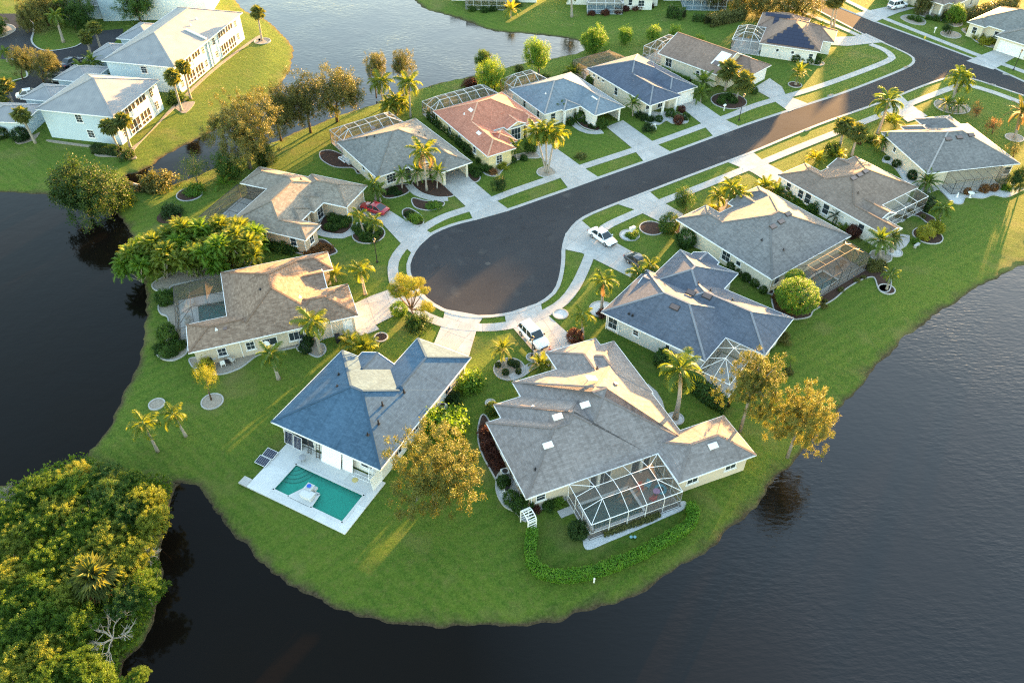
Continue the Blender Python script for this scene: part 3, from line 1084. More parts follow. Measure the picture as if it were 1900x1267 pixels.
tag(MB().prism(ccw(spline([G2(*p) for p in [(-40, 150), (0, 165), (30, 152), (54, 140), (42, 118), (10, 112), (-40, 115)]], 4, True)), -.1, .14).build('ground', M_GRASS), 'grass wedge in the car park under the olive tree', kind='structure')

# ------------------------------------------------------------------ houses
def face_uv(pts):
    p = [Vector(q) for q in pts]
    n = (p[1] - p[0]).cross(p[2] - p[0])
    if n.length < 1e-9:
        n = Vector((0, 0, 1))
    n.normalize()
    e = Vector((0, 0, 1)).cross(n)
    if e.length < 1e-6:
        e = Vector((1, 0, 0))
    e.normalize()
    s = n.cross(e)
    return [(q.dot(e), q.dot(s)) for q in p]


class House:
    def __init__(s, key, name, label, blocks, roof, wall, eave=2.8, pitch=22.6, cat='house', frame=None, wins=(), ridge=None, inset=.5, insets=None, trim=None, open_side=None):
        (ox, oy), a = frame or HF[key]
        s.root = empty(name, (ox, oy, 0), R(a))
        tag(s.root, label, cat)
        s.eave, s.tp = eave, math.tan(R(pitch))
        s.blocks, s.wallm, s.inset, s.insets = blocks, wall, inset, insets or {}
        s.trim = trim or M_WHITE
        V, F, U, FM = [], [], [], []
        wb, fb, rb = MB(), MB(), MB()
        s.info = []
        caps = []
        for i, b in enumerate(blocks):
            u0, u1, v0, v1 = b[:4]
            ax = b[4] if len(b) > 4 and b[4] else ('u' if u1 - u0 >= v1 - v0 else 'v')
            ends = b[5] if len(b) > 5 else 'hh'
            e = eave + (b[6] if len(b) > 6 else 0)
            j = .007 * i
            u0, u1, v0, v1, z = u0 + j, u1 - j, v0 + j, v1 - j, e - .005 * i
            run = ((v1 - v0) if ax == 'u' else (u1 - u0)) / 2
            zr = z + run * s.tp
            if ax == 'u':
                r0 = (u0 + (run if ends[0] == 'h' else 0), (v0 + v1) / 2, zr)
                r1 = (u1 - (run if ends[1] == 'h' else 0), (v0 + v1) / 2, zr)
            else:
                r0 = ((u0 + u1) / 2, v0 + (run if ends[0] == 'h' else 0), zr)
                r1 = ((u0 + u1) / 2, v1 - (run if ends[1] == 'h' else 0), zr)
            c = [(u0, v0, z), (u1, v0, z), (u1, v1, z), (u0, v1, z)]
            if ax == 'u':
                sl = [[c[0], c[1], r1, r0], [c[2], c[3], r0, r1]]
                el = [[c[3], c[0], r0], [c[1], c[2], r1]]
            else:
                sl = [[c[3], c[0], r0, r1], [c[1], c[2], r1, r0]]
                el = [[c[0], c[1], r0], [c[2], c[3], r1]]
            for q in sl:
                FM.append(0); n0 = len(V); V += q; F.append(tuple(range(n0, n0 + 4))); U += face_uv(q)
            for k, q in enumerate(el):
                gable = ends[k] == 'g'
                if gable:
                    # gable wall stands back under the overhang
                    ctr = Vector(((u0 + u1) / 2, (v0 + v1) / 2, 0))
                    d = Vector((1, 0, 0)) if ax == 'u' else Vector((0, 1, 0))
                    d = d * (1 if k == 0 else -1) * .35
                    q = [tuple(Vector(p) + d) for p in q]
                FM.append(1 if gable else 0); n0 = len(V); V += q; F.append(tuple(range(n0, n0 + 3))); U += face_uv(q)
            # ridge and hip caps
            for p, q in ((r0, r1),) + (((c[0], r0), (c[3 if ax == 'u' else 1], r0)) if ends[0] == 'h' else ()) + (((c[2], r1), (c[1 if ax == 'u' else 3], r1)) if ends[1] == 'h' else ()):
                caps.append((i, Vector(p), Vector(q)))
            # fascia boards with gutter, and the soffit
            for k in range(4):
                p, q = Vector(c[k]), Vector(c[(k + 1) % 4])
                dn = (q - p).normalized()
                nn = Vector((dn.y, -dn.x, 0))
                fb.bar(p + nn * .03 + Vector((0, 0, -.09)) - dn * .05, q + nn * .03 + Vector((0, 0, -.09)) + dn * .05, .08, .16)
                if ends[0] == 'g' or ends[1] == 'g':
                    pass
            for k, (a0, a1) in enumerate(((0, 3 if ax == 'u' else 1), (2, 1 if ax == 'u' else 3))):
                if ends[k] == 'g':
                    rr = (r0, r1)[k]
                    for cc in (c[a0], c[a1]):
                        fb.bar(Vector(cc) + Vector((0, 0, -.07)), Vector(rr) + Vector((0, 0, -.07)), .1, .16)
            n0 = len(fb.v)
            fb.add([(u0, v0, z - .15 - .001 * i), (u1, v0, z - .15 - .001 * i), (u1, v1, z - .15 - .001 * i), (u0, v1, z - .15 - .001 * i)], [(3, 2, 1, 0)])
            ii = s.ins(i)
            w = (u0 + ii[0], u1 - ii[1], v0 + ii[2], v1 - ii[3])
            s.info.append((u0, u1, v0, v1, z, w, ax, run))
            P = [(w[0], w[2]), (w[1], w[2]), (w[1], w[3]), (w[0], w[3])]
            op = (open_side or {}).get(i)
            for k, sd in enumerate(('v-', 'u+', 'v+', 'u-')):
                p, q = P[k], P[(k + 1) % 4]
                if op and op[0] == sd:
                    _, s0, s1, hh = op
                    d = Vector((q[0] - p[0], q[1] - p[1]))
                    L = d.length
                    d.normalize()
                    segs = [(0, s0, 0, z - .14), (s1, L, 0, z - .14), (s0, s1, hh, z - .14)]
                    for a0, a1, z0, z1 in segs:
                        A_, B_ = Vector(p) + d * a0, Vector(p) + d * a1
                        wb.add([(A_.x, A_.y, z0), (B_.x, B_.y, z0), (B_.x, B_.y, z1), (A_.x, A_.y, z1)], [(0, 1, 2, 3)])
                else:
                    wb.add([(p[0], p[1], -.1), (q[0], q[1], -.1), (q[0], q[1], z - .14), (p[0], p[1], z - .14)], [(0, 1, 2, 3)])
        def height(k, x, y):
            a0, a1, b0, b1, z_, _w, ax_, run_ = s.info[k]
            en = blocks[k][5] if len(blocks[k]) > 5 else 'hh'
            d = [x - a0, a1 - x, y - b0, b1 - y]
            if min(d) < 0: return -9
            if ax_ == 'u':
                use = [d[2], d[3]] + ([d[0]] if en[0] == 'h' else []) + ([d[1]] if en[1] == 'h' else [])
            else:
                use = [d[0], d[1]] + ([d[2]] if en[0] == 'h' else []) + ([d[3]] if en[1] == 'h' else [])
            return z_ + min(use) * s.tp
        caps2 = []
        for i, p, q in caps:
            L = (q - p).length
            if L < .4: continue
            n_ = max(1, int(L / .5))
            run0 = None
            for k in range(n_ + 1):
                if k == n_:
                    if run0 is not None:
                        caps2.append((p.lerp(q, run0 / n_), q))
                    break
                a0, a1 = p.lerp(q, k / n_), p.lerp(q, (k + 1) / n_)
                m_ = (a0 + a1) / 2
                if all(height(j, m_.x, m_.y) < m_.z - .12 for j in range(len(blocks)) if j != i):
                    run0 = k if run0 is None else run0
                elif run0 is not None:
                    caps2.append((p.lerp(q, run0 / n_), a0))
                    run0 = None
        s.wall = wb.build('wall', wall, s.root)
        s.roof = mobj('roof', V, F, [roof, wall], s.root, uvs=U, fm=FM)
        fb.build('fascia', s.trim, s.root)
        for p, q in caps2:
            bar('ridge_cap', ridge or roof, s.roof, p + Vector((0, 0, .02)), q + Vector((0, 0, .02)), .26, .07)
        for w in wins:
            s.window(*w)

    def ins(s, i):
        d = s.insets.get(i, {})
        return [d.get(k, s.inset) for k in ('u-', 'u+', 'v-', 'v+')]

    def wall_frame(s, i, side):
        u0, u1, v0, v1, z, w, ax, run = s.info[i]
        if side == 'v-': return Vector((w[0], w[2], 0)), Vector((1, 0, 0)), Vector((0, -1, 0)), w[1] - w[0]
        if side == 'v+': return Vector((w[0], w[3], 0)), Vector((1, 0, 0)), Vector((0, 1, 0)), w[1] - w[0]
        if side == 'u-': return Vector((w[0], w[2], 0)), Vector((0, 1, 0)), Vector((-1, 0, 0)), w[3] - w[2]
        return Vector((w[1], w[2], 0)), Vector((0, 1, 0)), Vector((1, 0, 0)), w[3] - w[2]

    def panel(s, name, m, i, side, s0, z0, w, h, depth, off, parent=None):
        """box lying on a wall: centre s0 along it, from z0 up, standing `off` proud"""
        o, t, nn, L = s.wall_frame(i, side)
        c = o + t * s0 + nn * (off + depth / 2) + Vector((0, 0, z0 + h / 2))
        return obj(name, cube(m), parent or s.root, frame_M(c, t, nn, Vector((0, 0, 1)), w, depth, h))

    def window(s, i, side, s0, w=1.1, z0=.95, h=1.3, cols=1, rows=2, shutters=False, m=None):
        o, t, nn, L = s.wall_frame(i, side)
        if s0 < 0: s0 = L + s0
        mb = MB()
        zc = Vector((0, 0, 1))
        c0 = o + t * s0 + nn * .01
        fw = .09
        up = Vector((0, 0, 1))
        A_, B_ = c0 - t * w / 2 + up * z0, c0 + t * w / 2 + up * z0
        Ct, D = B_ + up * h, A_ + up * h
        for p, q in ((A_ - t * fw, B_ + t * fw), (D - t * fw, Ct + t * fw), (A_, D), (B_, Ct)):
            mb.bar(p, q, .1, fw) if abs((q - p).z) < 1e-6 else mb.bar(p, q, fw, .1)
        for k in range(1, cols):
            p = A_.lerp(B_, k / cols)
            mb.bar(p, p + up * h, .04, .07)
        for k in range(1, rows):
            p = A_ + up * h * k / rows
            mb.bar(p, p + t * w, .07, .04)
        fr = mb.build('window', s.trim, s.root)
        g = .02
        for a in range(cols):
            for b in range(rows):
                cc = A_ + t * w * (a + .5) / cols + up * h * (b + .5) / rows
                obj('pane', cube(m or M_GLASS), fr, frame_M(cc, t, nn, up, w / cols - g, .04, h / rows - g))
        mbs = MB()
        mbs.bar(A_ - t * .16 + nn * .06 - up * .1, B_ + t * .16 + nn * .06 - up * .1, .14, .07)
        mbs.build('sill', s.trim, fr)

    def garage(s, i, side, s0, w=4.9, h=2.15, m=None):
        d = s.panel('garage_door', m or M_GARAGE, i, side, s0, 0.02, w, h, .03, .012)
        for k in range(4):
            s.panel('door_panel', m or M_GARAGE, i, side, s0, .05 + k * h / 4, w - .1, h / 4 - .07, .025, .046)
        for e in (-1, 1):
            s.panel('door_trim', s.trim, i, side, s0 + e * (w / 2 + .09), 0, .14, h + .1, .07, .012)
        s.panel('door_trim', s.trim, i, side, s0, h + .03, w + .3, .14, .075, .012)

    def door(s, i, side, s0, w=.95, h=2.05, m=None):
        s.panel('door', m or M_DOOR, i, side, s0, .03, w, h, .05, .012)
        s.panel('door_trim', s.trim, i, side, s0 - w / 2 - .06, 0, .1, h + .1, .08, .011)
        s.panel('door_trim', s.trim, i, side, s0 + w / 2 + .06, 0, .1, h + .1, .08, .011)
        s.panel('door_handle', M_STEEL, i, side, s0 + w * .38, 1.0, .06, .12, .06, .065)

    def downspout(s, i, side, s0):
        s.panel('downspout', s.trim, i, side, s0, .05, .1, s.info[i][4] - .3, .08, .015)

    def slope_M(s, i, side, s0, d, sx, sy, sz, lift=0.0):
        u0, u1, v0, v1, z, w, ax, run = s.info[i]
        e, inw, b = {'v-': (Vector((1, 0, 0)), Vector((0, 1, 0)), Vector((u0, v0, z))), 'v+': (Vector((-1, 0, 0)), Vector((0, -1, 0)), Vector((u1, v1, z))),
                     'u-': (Vector((0, -1, 0)), Vector((1, 0, 0)), Vector((u0, v1, z))), 'u+': (Vector((0, 1, 0)), Vector((-1, 0, 0)), Vector((u1, v0, z)))}[side]
        up = (inw + Vector((0, 0, s.tp))).normalized()
        nrm = e.cross(up)
        c = b + e * s0 + inw * d + Vector((0, 0, d * s.tp)) + nrm * (sz / 2 + lift)
        return frame_M(c, e, up, nrm, sx, sy, sz)

    def on_slope(s, name, m, i, side, s0, d, sx, sy, sz, lift=0.0, parent=None):
        return obj(name, cube(m), parent or s.roof, s.slope_M(i, side, s0, d, sx, sy, sz, lift))

    def skylight(s, i, side, s0, d, m=None, sx=1.05, sy=.65):
        k = s.on_slope('skylight', M_WHITE if m is None else M_BRONZE, i, side, s0, d, sx, sy, .1, 0, s.root)
        dm = s.on_slope('skylight_dome', m or M_SKYL, i, side, s0, d, sx - .12, sy - .12, .06, .1, k)
        dm.matrix_basis = k.matrix_basis.inverted() @ dm.matrix_basis

    def vent(s, i, side, s0, d, h=.42, r=.06, m=None):
        M = s.slope_M(i, side, s0, d, 1, 1, 0.0)
        c = M.to_translation()
        mb = MB().lathe((c.x, c.y, c.z - .1), [(r, 0), (r, h + .1), (r * .7, h + .1)], 8)
        mb.box((c.x, c.y, c.z + .02), (.32, .32, .05))
        mb.build('vent_pipe', m or M_DARKMETAL, s.roof)

    def box_vent(s, i, side, s0, d, m=None):
        s.on_slope('roof_vent', m or M_SKYLD, i, side, s0, d, .42, .34, .16)


def cage(label, h, rect, house_side, bays, rows=3, eave=2.75, hw=2.45, rise=1.25, frame=None, mesh=None, th=.046, flat=False, door=None, attach2=None, rail=True, cross=None, frame_pos=None):
    """screened pool cage; rect (u0,u1,v0,v1) in house coordinates; house_side = side that joins the house eave"""
    (ox, oy), a = frame_pos or HF[h]
    root = empty('pool_cage', (ox, oy, 0), R(a))
    tag(root, label, 'pool cage')
    fm, sm = frame or M_ALUW, mesh or M_SCREEN
    u0, u1, v0, v1 = rect
    # local s along the house wall, d from outer wall (0) to the house (D)
    if house_side in ('u-', 'u+'):
        L, D = v1 - v0, u1 - u0
        f = (lambda s_, d_: (u1 - d_, v0 + s_)) if house_side == 'u-' else (lambda s_, d_: (u0 + d_, v0 + s_))
    else:
        L, D = u1 - u0, v1 - v0
        f = (lambda s_, d_: (u0 + s_, v1 - d_)) if house_side == 'v-' else (lambda s_, d_: (u0 + s_, v0 + d_))
    ds = [0, D * .36, D * .68, D] if rows == 3 else ([0, D * .5, D] if rows == 2 else [0, D])
    ss = [L * k / bays for k in range(bays + 1)]

    def z(i, j):
        edge = hw + (eave - hw) * ds[j] / D
        if flat or j == 0 or j == len(ds) - 1:
            return edge
        if i == 0 or i == bays:
            return edge
        return hw + rise
    Pt = [[Vector((*f(ss[i], ds[j]), z(i, j))) for j in range(len(ds))] for i in range(bays + 1)]

    def pane(q):
        c = sum(q, Vector()) / len(q)
        q = [c + (p - c) * .985 for p in q]
        mobj('screen_panel', q, [tuple(range(len(q)))] if len(q) == 3 else [(0, 1, 2), (0, 2, 3)], sm, root)
    for i in range(bays + 1):
        for j in range(len(ds)):
            if i < bays:
                if j < len(ds) - 1 or True:
                    bar('beam', fm, root, Pt[i][j], Pt[i + 1][j], th if j else th * 1.3)
            if j < len(ds) - 1:
                bar('beam', fm, root, Pt[i][j], Pt[i][j + 1], th)
                if i < bays:
                    pane([Pt[i][j], Pt[i + 1][j], Pt[i + 1][j + 1], Pt[i][j + 1]])
    if not flat and len(ds) > 2:
        e = len(ds) - 1
        for a0, b0 in (((0, 0), (1, 1)), ((bays, 0), (bays - 1, 1)), ((0, e), (1, e - 1)), ((bays, e), (bays - 1, e - 1))):
            bar('beam', fm, root, Pt[a0[0]][a0[1]], Pt[b0[0]][b0[1]], th)
    gz = .06

    def wallrun(top):
        for k, p in enumerate(top):
            bar('post', fm, root, Vector((p.x, p.y, gz)), p, th)
            if k < len(top) - 1:
                q = top[k + 1]
                zr = .95
                a0, b0 = Vector((p.x, p.y, gz)), Vector((q.x, q.y, gz))
                bar('rail', fm, root, a0 + Vector((0, 0, .04)), b0 + Vector((0, 0, .04)), th * .9)
                if rail:
                    bar('rail', fm, root, a0 + Vector((0, 0, zr)), b0 + Vector((0, 0, zr)), th * .8)
                pane([a0, b0, b0 + Vector((0, 0, zr)), a0 + Vector((0, 0, zr))])
                pane([a0 + Vector((0, 0, zr)), b0 + Vector((0, 0, zr)), q, p])
    wallrun([Pt[i][0] for i in range(bays + 1)])
    if attach2 != 's0':
        wallrun([Pt[0][j] for j in range(len(ds))])
    if attach2 != 's1':
        wallrun([Pt[bays][j] for j in range(len(ds))])
    return root


def patio(label, h, rect, m=None, z=.07, name='patio', hole=None, frame_pos=None):
    """concrete patio in house coordinates, optionally with the pool opening left free"""
    (ox, oy), a = frame_pos or HF[h]
    root = empty(name, (ox, oy, 0), R(a))
    tag(root, label, kind='structure')
    u0, u1, v0, v1 = rect
    parts = [(u0, u1, v0, v1)] if not hole else [(u0, hole[0], v0, v1), (hole[1], u1, v0, v1), (hole[0], hole[1], v0, hole[2]), (hole[0], hole[1], hole[3], v1)]
    for p in parts:
        if p[1] - p[0] > .02 and p[3] - p[2] > .02:
            nx, ny = max(1, round((p[1] - p[0]) / 3.1)), max(1, round((p[3] - p[2]) / 3.1))
            for i in range(nx):
                for j in range(ny):
                    x0, x1 = p[0] + (p[1] - p[0]) * i / nx, p[0] + (p[1] - p[0]) * (i + 1) / nx
                    y0, y1 = p[2] + (p[3] - p[2]) * j / ny, p[2] + (p[3] - p[2]) * (j + 1) / ny
                    box('slab', m or M_DECK, root, ((x0 + x1) / 2, (y0 + y1) / 2, z - .1), (x1 - x0 - .012, y1 - y0 - .012, .2))
    return root


def pool(label, h, rect, notch=None, depth=.5, zt=.07, wm=None, steps=None, coping=None):
    (ox, oy), a = HF[h]
    root = empty('swimming_pool', (ox, oy, 0), R(a))
    tag(root, label, 'pool')
    u0, u1, v0, v1 = rect
    P = [(u0, v0), (u1, v0), (u1, v1), (u0, v1)] if not notch else [(u0, v0), (notch[0], v0), (notch[0] + .9, notch[2]), (notch[1] - .2, notch[2]), (notch[1], v0), (u1, v0), (u1, v1), (u0, v1)]
    n = len(P)
    v = [(p[0], p[1], -depth) for p in P] + [(p[0], p[1], zt) for p in P]
    f = [tuple(range(n))] + [((i + 1) % n, i, i + n, (i + 1) % n + n) for i in range(n)]
    mobj('basin', v, f, M_PLASTER, root)
    zw = zt - .12
    mobj('water', [(p[0], p[1], zw) for p in P], [tuple(range(n))], wm or M_PWATER, root)
    ring = MB()
    for i in range(n):
        p, q = P[i], P[(i + 1) % n]
        ring.bar((p[0], p[1], zt + .005), (q[0], q[1], zt + .005), .3, .05)
    ring.build('coping', coping or M_DECK, root)
    if steps:
        cx, cy, sx, sy = steps
        for k in range(4):
            r = .8 + .45 * k
            arc = [(cx, cy)] + [(cx + sx * r * math.cos(t), cy + sy * r * math.sin(t)) for t in [math.pi / 2 * q / 8 for q in range(9)]]
            MB().prism(ccw(arc), -depth, zw - .05 - .11 * k).build('step', M_DECK, root)
    return root


RS = dict(
    blue=shingle('shingle_blue', (.05, .1, .16), .3, (.065, .115, .17)), mauve=shingle('shingle_mauve', (.205, .18, .17), .3, (.24, .22, .215)),
    brown=shingle('shingle_brown_speckled', (.185, .122, .085), .4, (.27, .2, .15)), tan=shingle('shingle_grey_tan', (.21, .178, .145), .4, (.26, .23, .19)),
    grey=shingle('shingle_grey', (.17, .17, .16), .35, (.2, .2, .19)), terra=shingle('clay_tile', (.43, .165, .105), .22, (.5, .22, .15), True),
    slate=shingle('shingle_slate_blue', (.15, .19, .225), .25, (.17, .21, .25)), navytile=shingle('tile_navy', (.075, .092, .13), .25, (.095, .115, .155), True),
    redbrown=shingle('shingle_red_brown', (.21, .145, .115), .3, (.25, .18, .145)), greyb=shingle('shingle_charcoal', (.155, .15, .15), .35, (.19, .185, .18)),
    taupe=shingle('shingle_taupe', (.19, .145, .118), .3, (.215, .17, .14)), navy=shingle('shingle_navy', (.088, .105, .135), .3, (.105, .122, .155)))
M_RIDGEG = plain('ridge_grey', (.3, .28, .27), .9, .1)
M_RIDGET = plain('ridge_clay', (.55, .3, .2), .9, .1)
M_RIDGEN = plain('ridge_slate', (.2, .21, .23), .9, .1)
W_CREAM = plain('stucco_cream', (.6, .55, .43), .9, .06, .7)
W_WHITE = plain('stucco_white', (.68, .66, .6), .9, .05, .7)
W_TAN = plain('stucco_tan', (.46, .38, .28), .9, .06, .7)
W_BEIGE = plain('stucco_beige', (.55, .47, .36), .9, .06, .7)
W_YEL = plain('stucco_yellow', (.66, .55, .3), .9, .06, .7)
W_AQUA = plain('siding_pale_aqua', (.44, .54, .6), .85, .05, .6)
W_AQUAL = plain('siding_aqua_white', (.62, .72, .72), .85, .05, .6)
W_GREY = plain('stucco_pale_grey', (.5, .5, .46), .9, .05, .7)

# --- blue-roofed pool house in front
h1 = House('H1', 'house', 'blue-roofed single-storey house beside the open turquoise pool', [(0, 14.0, 0, 12.6, 'u'), (6.7, 14.0, 6, 18.5, 'v'), (2.3, 6.9, 6, 13.4, 'v', 'hg', .05)], RS['blue'], W_WHITE,
           insets={0: {'v-': .75}}, ridge=RS['blue'],
           wins=[(0, 'u+', 3.0, 1.3, .9, 1.2, 2, 2), (0, 'u+', 6.4, 1.0, 1.2, .9, 2, 1), (1, 'u+', 7.4, 1.2, .9, 1.3, 2, 2), (1, 'u+', 10.6, 1.0, .9, 1.3, 1, 2), (0, 'v-', 3.0, 2.4, .1, 2.0, 3, 1), (0, 'v-', 11.2, 1.6, .9, 1.2, 2, 1), (0, 'u-', 4, 1.2)])
h1.garage(1, 'v+', 3.1, 4.8)
for a, b, c_, d_ in ((0, 'v-', 7.0, 5.6), ):
    pass
for s0, d in ((5.5, 2.9), (7.6, 2.0)):
    h1.vent(0, 'u+', 13.0 - s0 - 4.2 + 3.0, d + .9, .6, .09)
h1.vent(1, 'u+', 3.2, 3.0, .5, .09)
h1.vent(0, 'u-', 4.5, 3.1, .35, .1)
h1.vent(0, 'u-', 6.4, 4.4, .3, .06)
h1.vent(0, 'u+', 2.4, 3.0, .4, .06)
h1.downspout(0, 'u+', 9.6)
patio('white pool deck beside the turquoise pool', 'H1', POOLS['H1'][0], M_DECK, .12, 'pool_deck', (4.16, 13.0, -5.6, -1.8))
pool('open rectangular turquoise pool with rounded corner steps', 'H1', POOLS['H1'][1], notch=(6.2, 9.0, -3.9), zt=.12, steps=(4.16, -1.8, 1, -1))
o = MB().prism([(6.25, -5.55), (8.9, -5.55), (8.75, -3.95), (7.2, -3.95)], -.2, .13).build('pool_deck', M_DECK, None)
o.location, o.rotation_euler = (HF['H1'][0][0], HF['H1'][0][1], 0), (0, 0, R(-27.5))
tag(o, 'white deck tongue reaching into the turquoise pool', kind='structure')
pl = empty('water_feature', loc('H1', 7.9, -4.3, .12), R(-27.5))
tag(pl, 'white stepped water feature with blue bowl at the pool edge', 'fountain')
MB().box((.1, -.35, .24), (1.35, .8, .48)).box((.1, -.35, .5), (1.45, .9, .06)).build('pedestal', M_DECK, pl)
MB().box((-.2, .4, .3), (.75, .7, .6)).box((-.2, .4, .62), (.85, .8, .06)).build('pedestal', M_DECK, pl)
MB().lathe((-.2, .4, .65), [(.12, 0), (.22, .08), (.24, .14), (.2, .14)], 14).build('bowl', M_BLUEP, pl)
MB().box((.25, .7, .15), (.3, .45, .3)).build('spout_block', M_DECK, pl)


def leaning(name, label, cat, h, u, v, w, hgt, tilt, rz, m, frame=None, z=.12, slat=0, group=None):
    a = HF[h][1]
    r = empty(name, loc(h, u, v, z), R(a + rz))
    tag(r, label, cat, group)
    t = Matrix.Rotation(R(tilt), 4, 'X')
    p = obj('panel', cube(m), r, t @ Matrix.Translation((0, 0, hgt / 2)) @ Matrix.Diagonal((w, .035, hgt, 1)))
    if frame:
        for s_ in (-1, 1):
            obj('frame_rail', cube(frame), r, t @ Matrix.Translation((s_ * w / 2, 0, hgt / 2)) @ Matrix.Diagonal((.04, .05, hgt + .04, 1)))
            obj('frame_rail', cube(frame), r, t @ Matrix.Translation((0, 0, hgt / 2 + s_ * hgt / 2)) @ Matrix.Diagonal((w, .05, .04, 1)))
        for k in range(slat):
            obj('cell_seam', cube(frame), r, t @ Matrix.Translation((-w / 2 + (k + 1) * w / (slat + 1), -.02, hgt / 2)) @ Matrix.Diagonal((.008, .01, hgt, 1)))
    return r


g = 'solar panels by the pool'
leaning('solar_panel', 'dark solar panel leaning under the eave, left one of two', 'solar panel', 'H1', 1.75, -.05, 1.15, 1.6, -16, 0, M_SOLAR, M_ALUW, .12, 5, g)
leaning('solar_panel', 'dark solar panel leaning under the eave, right one of two', 'solar panel', 'H1', 3.05, -.15, 1.05, 1.6, -16, 0, M_SOLAR, M_ALUW, .12, 5, g)
leaning('solar_panel', 'dark solar panel lying on the grass beside the deck, upper one', 'solar panel', 'H1', .95, -2.6, 1.4, 1.0, -82, 0, M_SOLAR, M_ALUW, .2, 5, g)
leaning('solar_panel', 'dark solar panel lying on the grass beside the deck, lower one', 'solar panel', 'H1', .9, -3.75, 1.4, 1.0, -82, 0, M_SOLAR, M_ALUW, .2, 5, g)
leaning('storm_shutter', 'big white storm shutter panel leaning under the eave', 'shutter', 'H1', 7.6, -.3, 2.5, 2.2, -18, 0, M_WHITE)
leaning('storm_shutter', 'narrow white storm shutter panel right of the big one', 'shutter', 'H1', 9.6, -.1, 1.3, 2.1, -14, 0, M_WHITE)
leaning('storm_shutter', 'white storm shutter panel at the right corner of the deck', 'shutter', 'H1', 13.5, -.1, 1.7, 1.7, -6, 88, M_WHITE)


def ladder(label, h, u, v, rz, L, tilt, w=.42, m=None, z=.12):
    r = empty('ladder', loc(h, u, v, z), R(HF[h][1] + rz))
    tag(r, label, 'ladder')
    t = Matrix.Rotation(R(tilt), 4, 'X')
    for s_ in (-1, 1):
        obj('side_rail', cube(m or M_ALUW), r, t @ Matrix.Translation((s_ * w / 2, 0, L / 2)) @ Matrix.Diagonal((.06, .05, L, 1)))
    for k in range(int(L / .3)):
        obj('rung', cube(m or M_ALUW), r, t @ Matrix.Translation((0, 0, .2 + k * .3)) @ Matrix.Diagonal((w, .04, .04, 1)))


ladder('white ladder leaning on the wall at the right end of the deck', 'H1', 12.5, -.1, 0, 2.4, -14)
ladder('white ladder lying along the lanai wall', 'H1', 10.4, -.15, -90, 2.6, -86)
ladder('bronze ladder leaning near the solar panels', 'H1', 4.6, -.1, 0, 2.3, -16, .4, M_BRONZE)
ladder('bronze folded ladder beside the big storm shutter', 'H1', 5.8, -.2, 8, 2.2, -18, .4, M_BRONZE)
ch = empty('patio_chair', loc('H1', 4.6, -1.15, .12), R(20))
tag(ch, 'round grey wire patio chair by the pool steps', 'chair')
MB().lathe((0, 0, .38), [(.1, 0), (.34, .04), (.42, .22), (.4, .23)], 12).build('seat', M_STEEL, ch)
for k in range(4):
    a = k * math.pi / 2 + .6
    bar('leg', M_DARKMETAL, ch, (.28 * math.cos(a), .28 * math.sin(a), 0), (.18 * math.cos(a), .18 * math.sin(a), .4), .03)
obj_ = MB().lathe((0, 0, 0), [(.32, 0), (.32, .04), (.2, .05)], 14).build('hose_coil', plain('hose_yellow', (.5, .4, .15), .6))
obj_.location = loc('H1', 11.0, -.7, .13)
tag(obj_, 'yellowish coil of hose on the white deck', 'hose')
o = MB().box((0, 0, .1), (1.0, 1.0, .2)).build('equipment_slab', M_CONC)
o.location, o.rotation_euler = loc('H1', 1.0, -6.1), (0, 0, R(-27.5))
tag(o, 'small concrete slab at the left corner of the pool deck', 'slab')

# --- big grey-mauve house in front right
h2 = House('H2', 'house', 'big grey-mauve roofed house with skylights and the white pool cage', [(0, 10.7, 0, 13, 'v'), (-2.1, 10.7, 1.7, 14, 'v'), (-4.5, 10.7, 4.9, 18.5, 'v'), (-7.5, 2, 10.4, 16.9, 'u'), (-6.2, 3, 12.6, 18.7, 'u'), (8.9, 14.8, 14.75, 24, 'v')],
           RS['mauve'], W_BEIGE, pitch=23.5, ridge=RS['mauve'],
           wins=[(0, 'u+', 1.3, 1.0, 1.0, 1.0, 1, 2), (5, 'u+', 1.6, 1.3, 1.1, .95, 2, 1), (5, 'u+', 6.2, 1.3, 1.1, .95, 2, 1), (0, 'v-', 3.0, 1.0), (0, 'v-', 6.5, 1.0), (0, 'u+', 8.0, 2.4, .1, 2.0, 3, 1), (2, 'u+', 7.8, 2.2, .1, 2.0, 2, 1)])
for s0, d in ((10.6 - 2.6, 6.2), ):
    pass
h2.skylight(2, 'u+', 4.6, 6.6)
h2.skylight(1, 'u+', 4.5, 6.3)
h2.skylight(0, 'u+', 4.1, 4.0)
h2.skylight(5, 'u+', 5.2, 2.1)
h2.skylight(2, 'v+', 9.8, 6.6, None, .75, 1.25)
h2.vent(2, 'v+', 11.5, 5.0)
h2.box_vent(2, 'v+', 9.0, 4.0)
h2.vent(0, 'v-', 8.4, 2.0, .3)
h2.vent(1, 'u-', 9.0, 3.0, .3, .05, M_WHITE)
for k in range(2):
    box('column', M_WHITE, h2.root, (10.35, 8.2 + 5.0 * k, 1.33), (.28, .28, 2.62))
h2.downspout(0, 'u+', .25)
patio('grey pool deck inside the white cage', 'H2', POOLS['H2'][0], concrete_mat('pool_deck_taupe', (.24, .215, .19)), .07, 'pool_deck', POOLS['H2'][1])
pool('dark teal pool with corner steps inside the white cage', 'H2', POOLS['H2'][1], wm=M_PWATER2, steps=(11.6, 11.2, 1, -1))
cage('white-framed pool cage with hipped screen roof at the big grey-mauve house', 'H2', (10.75, 15.7, 4.6, 14.7), 'u-', 5, 3, 2.75, 2.5, .85)


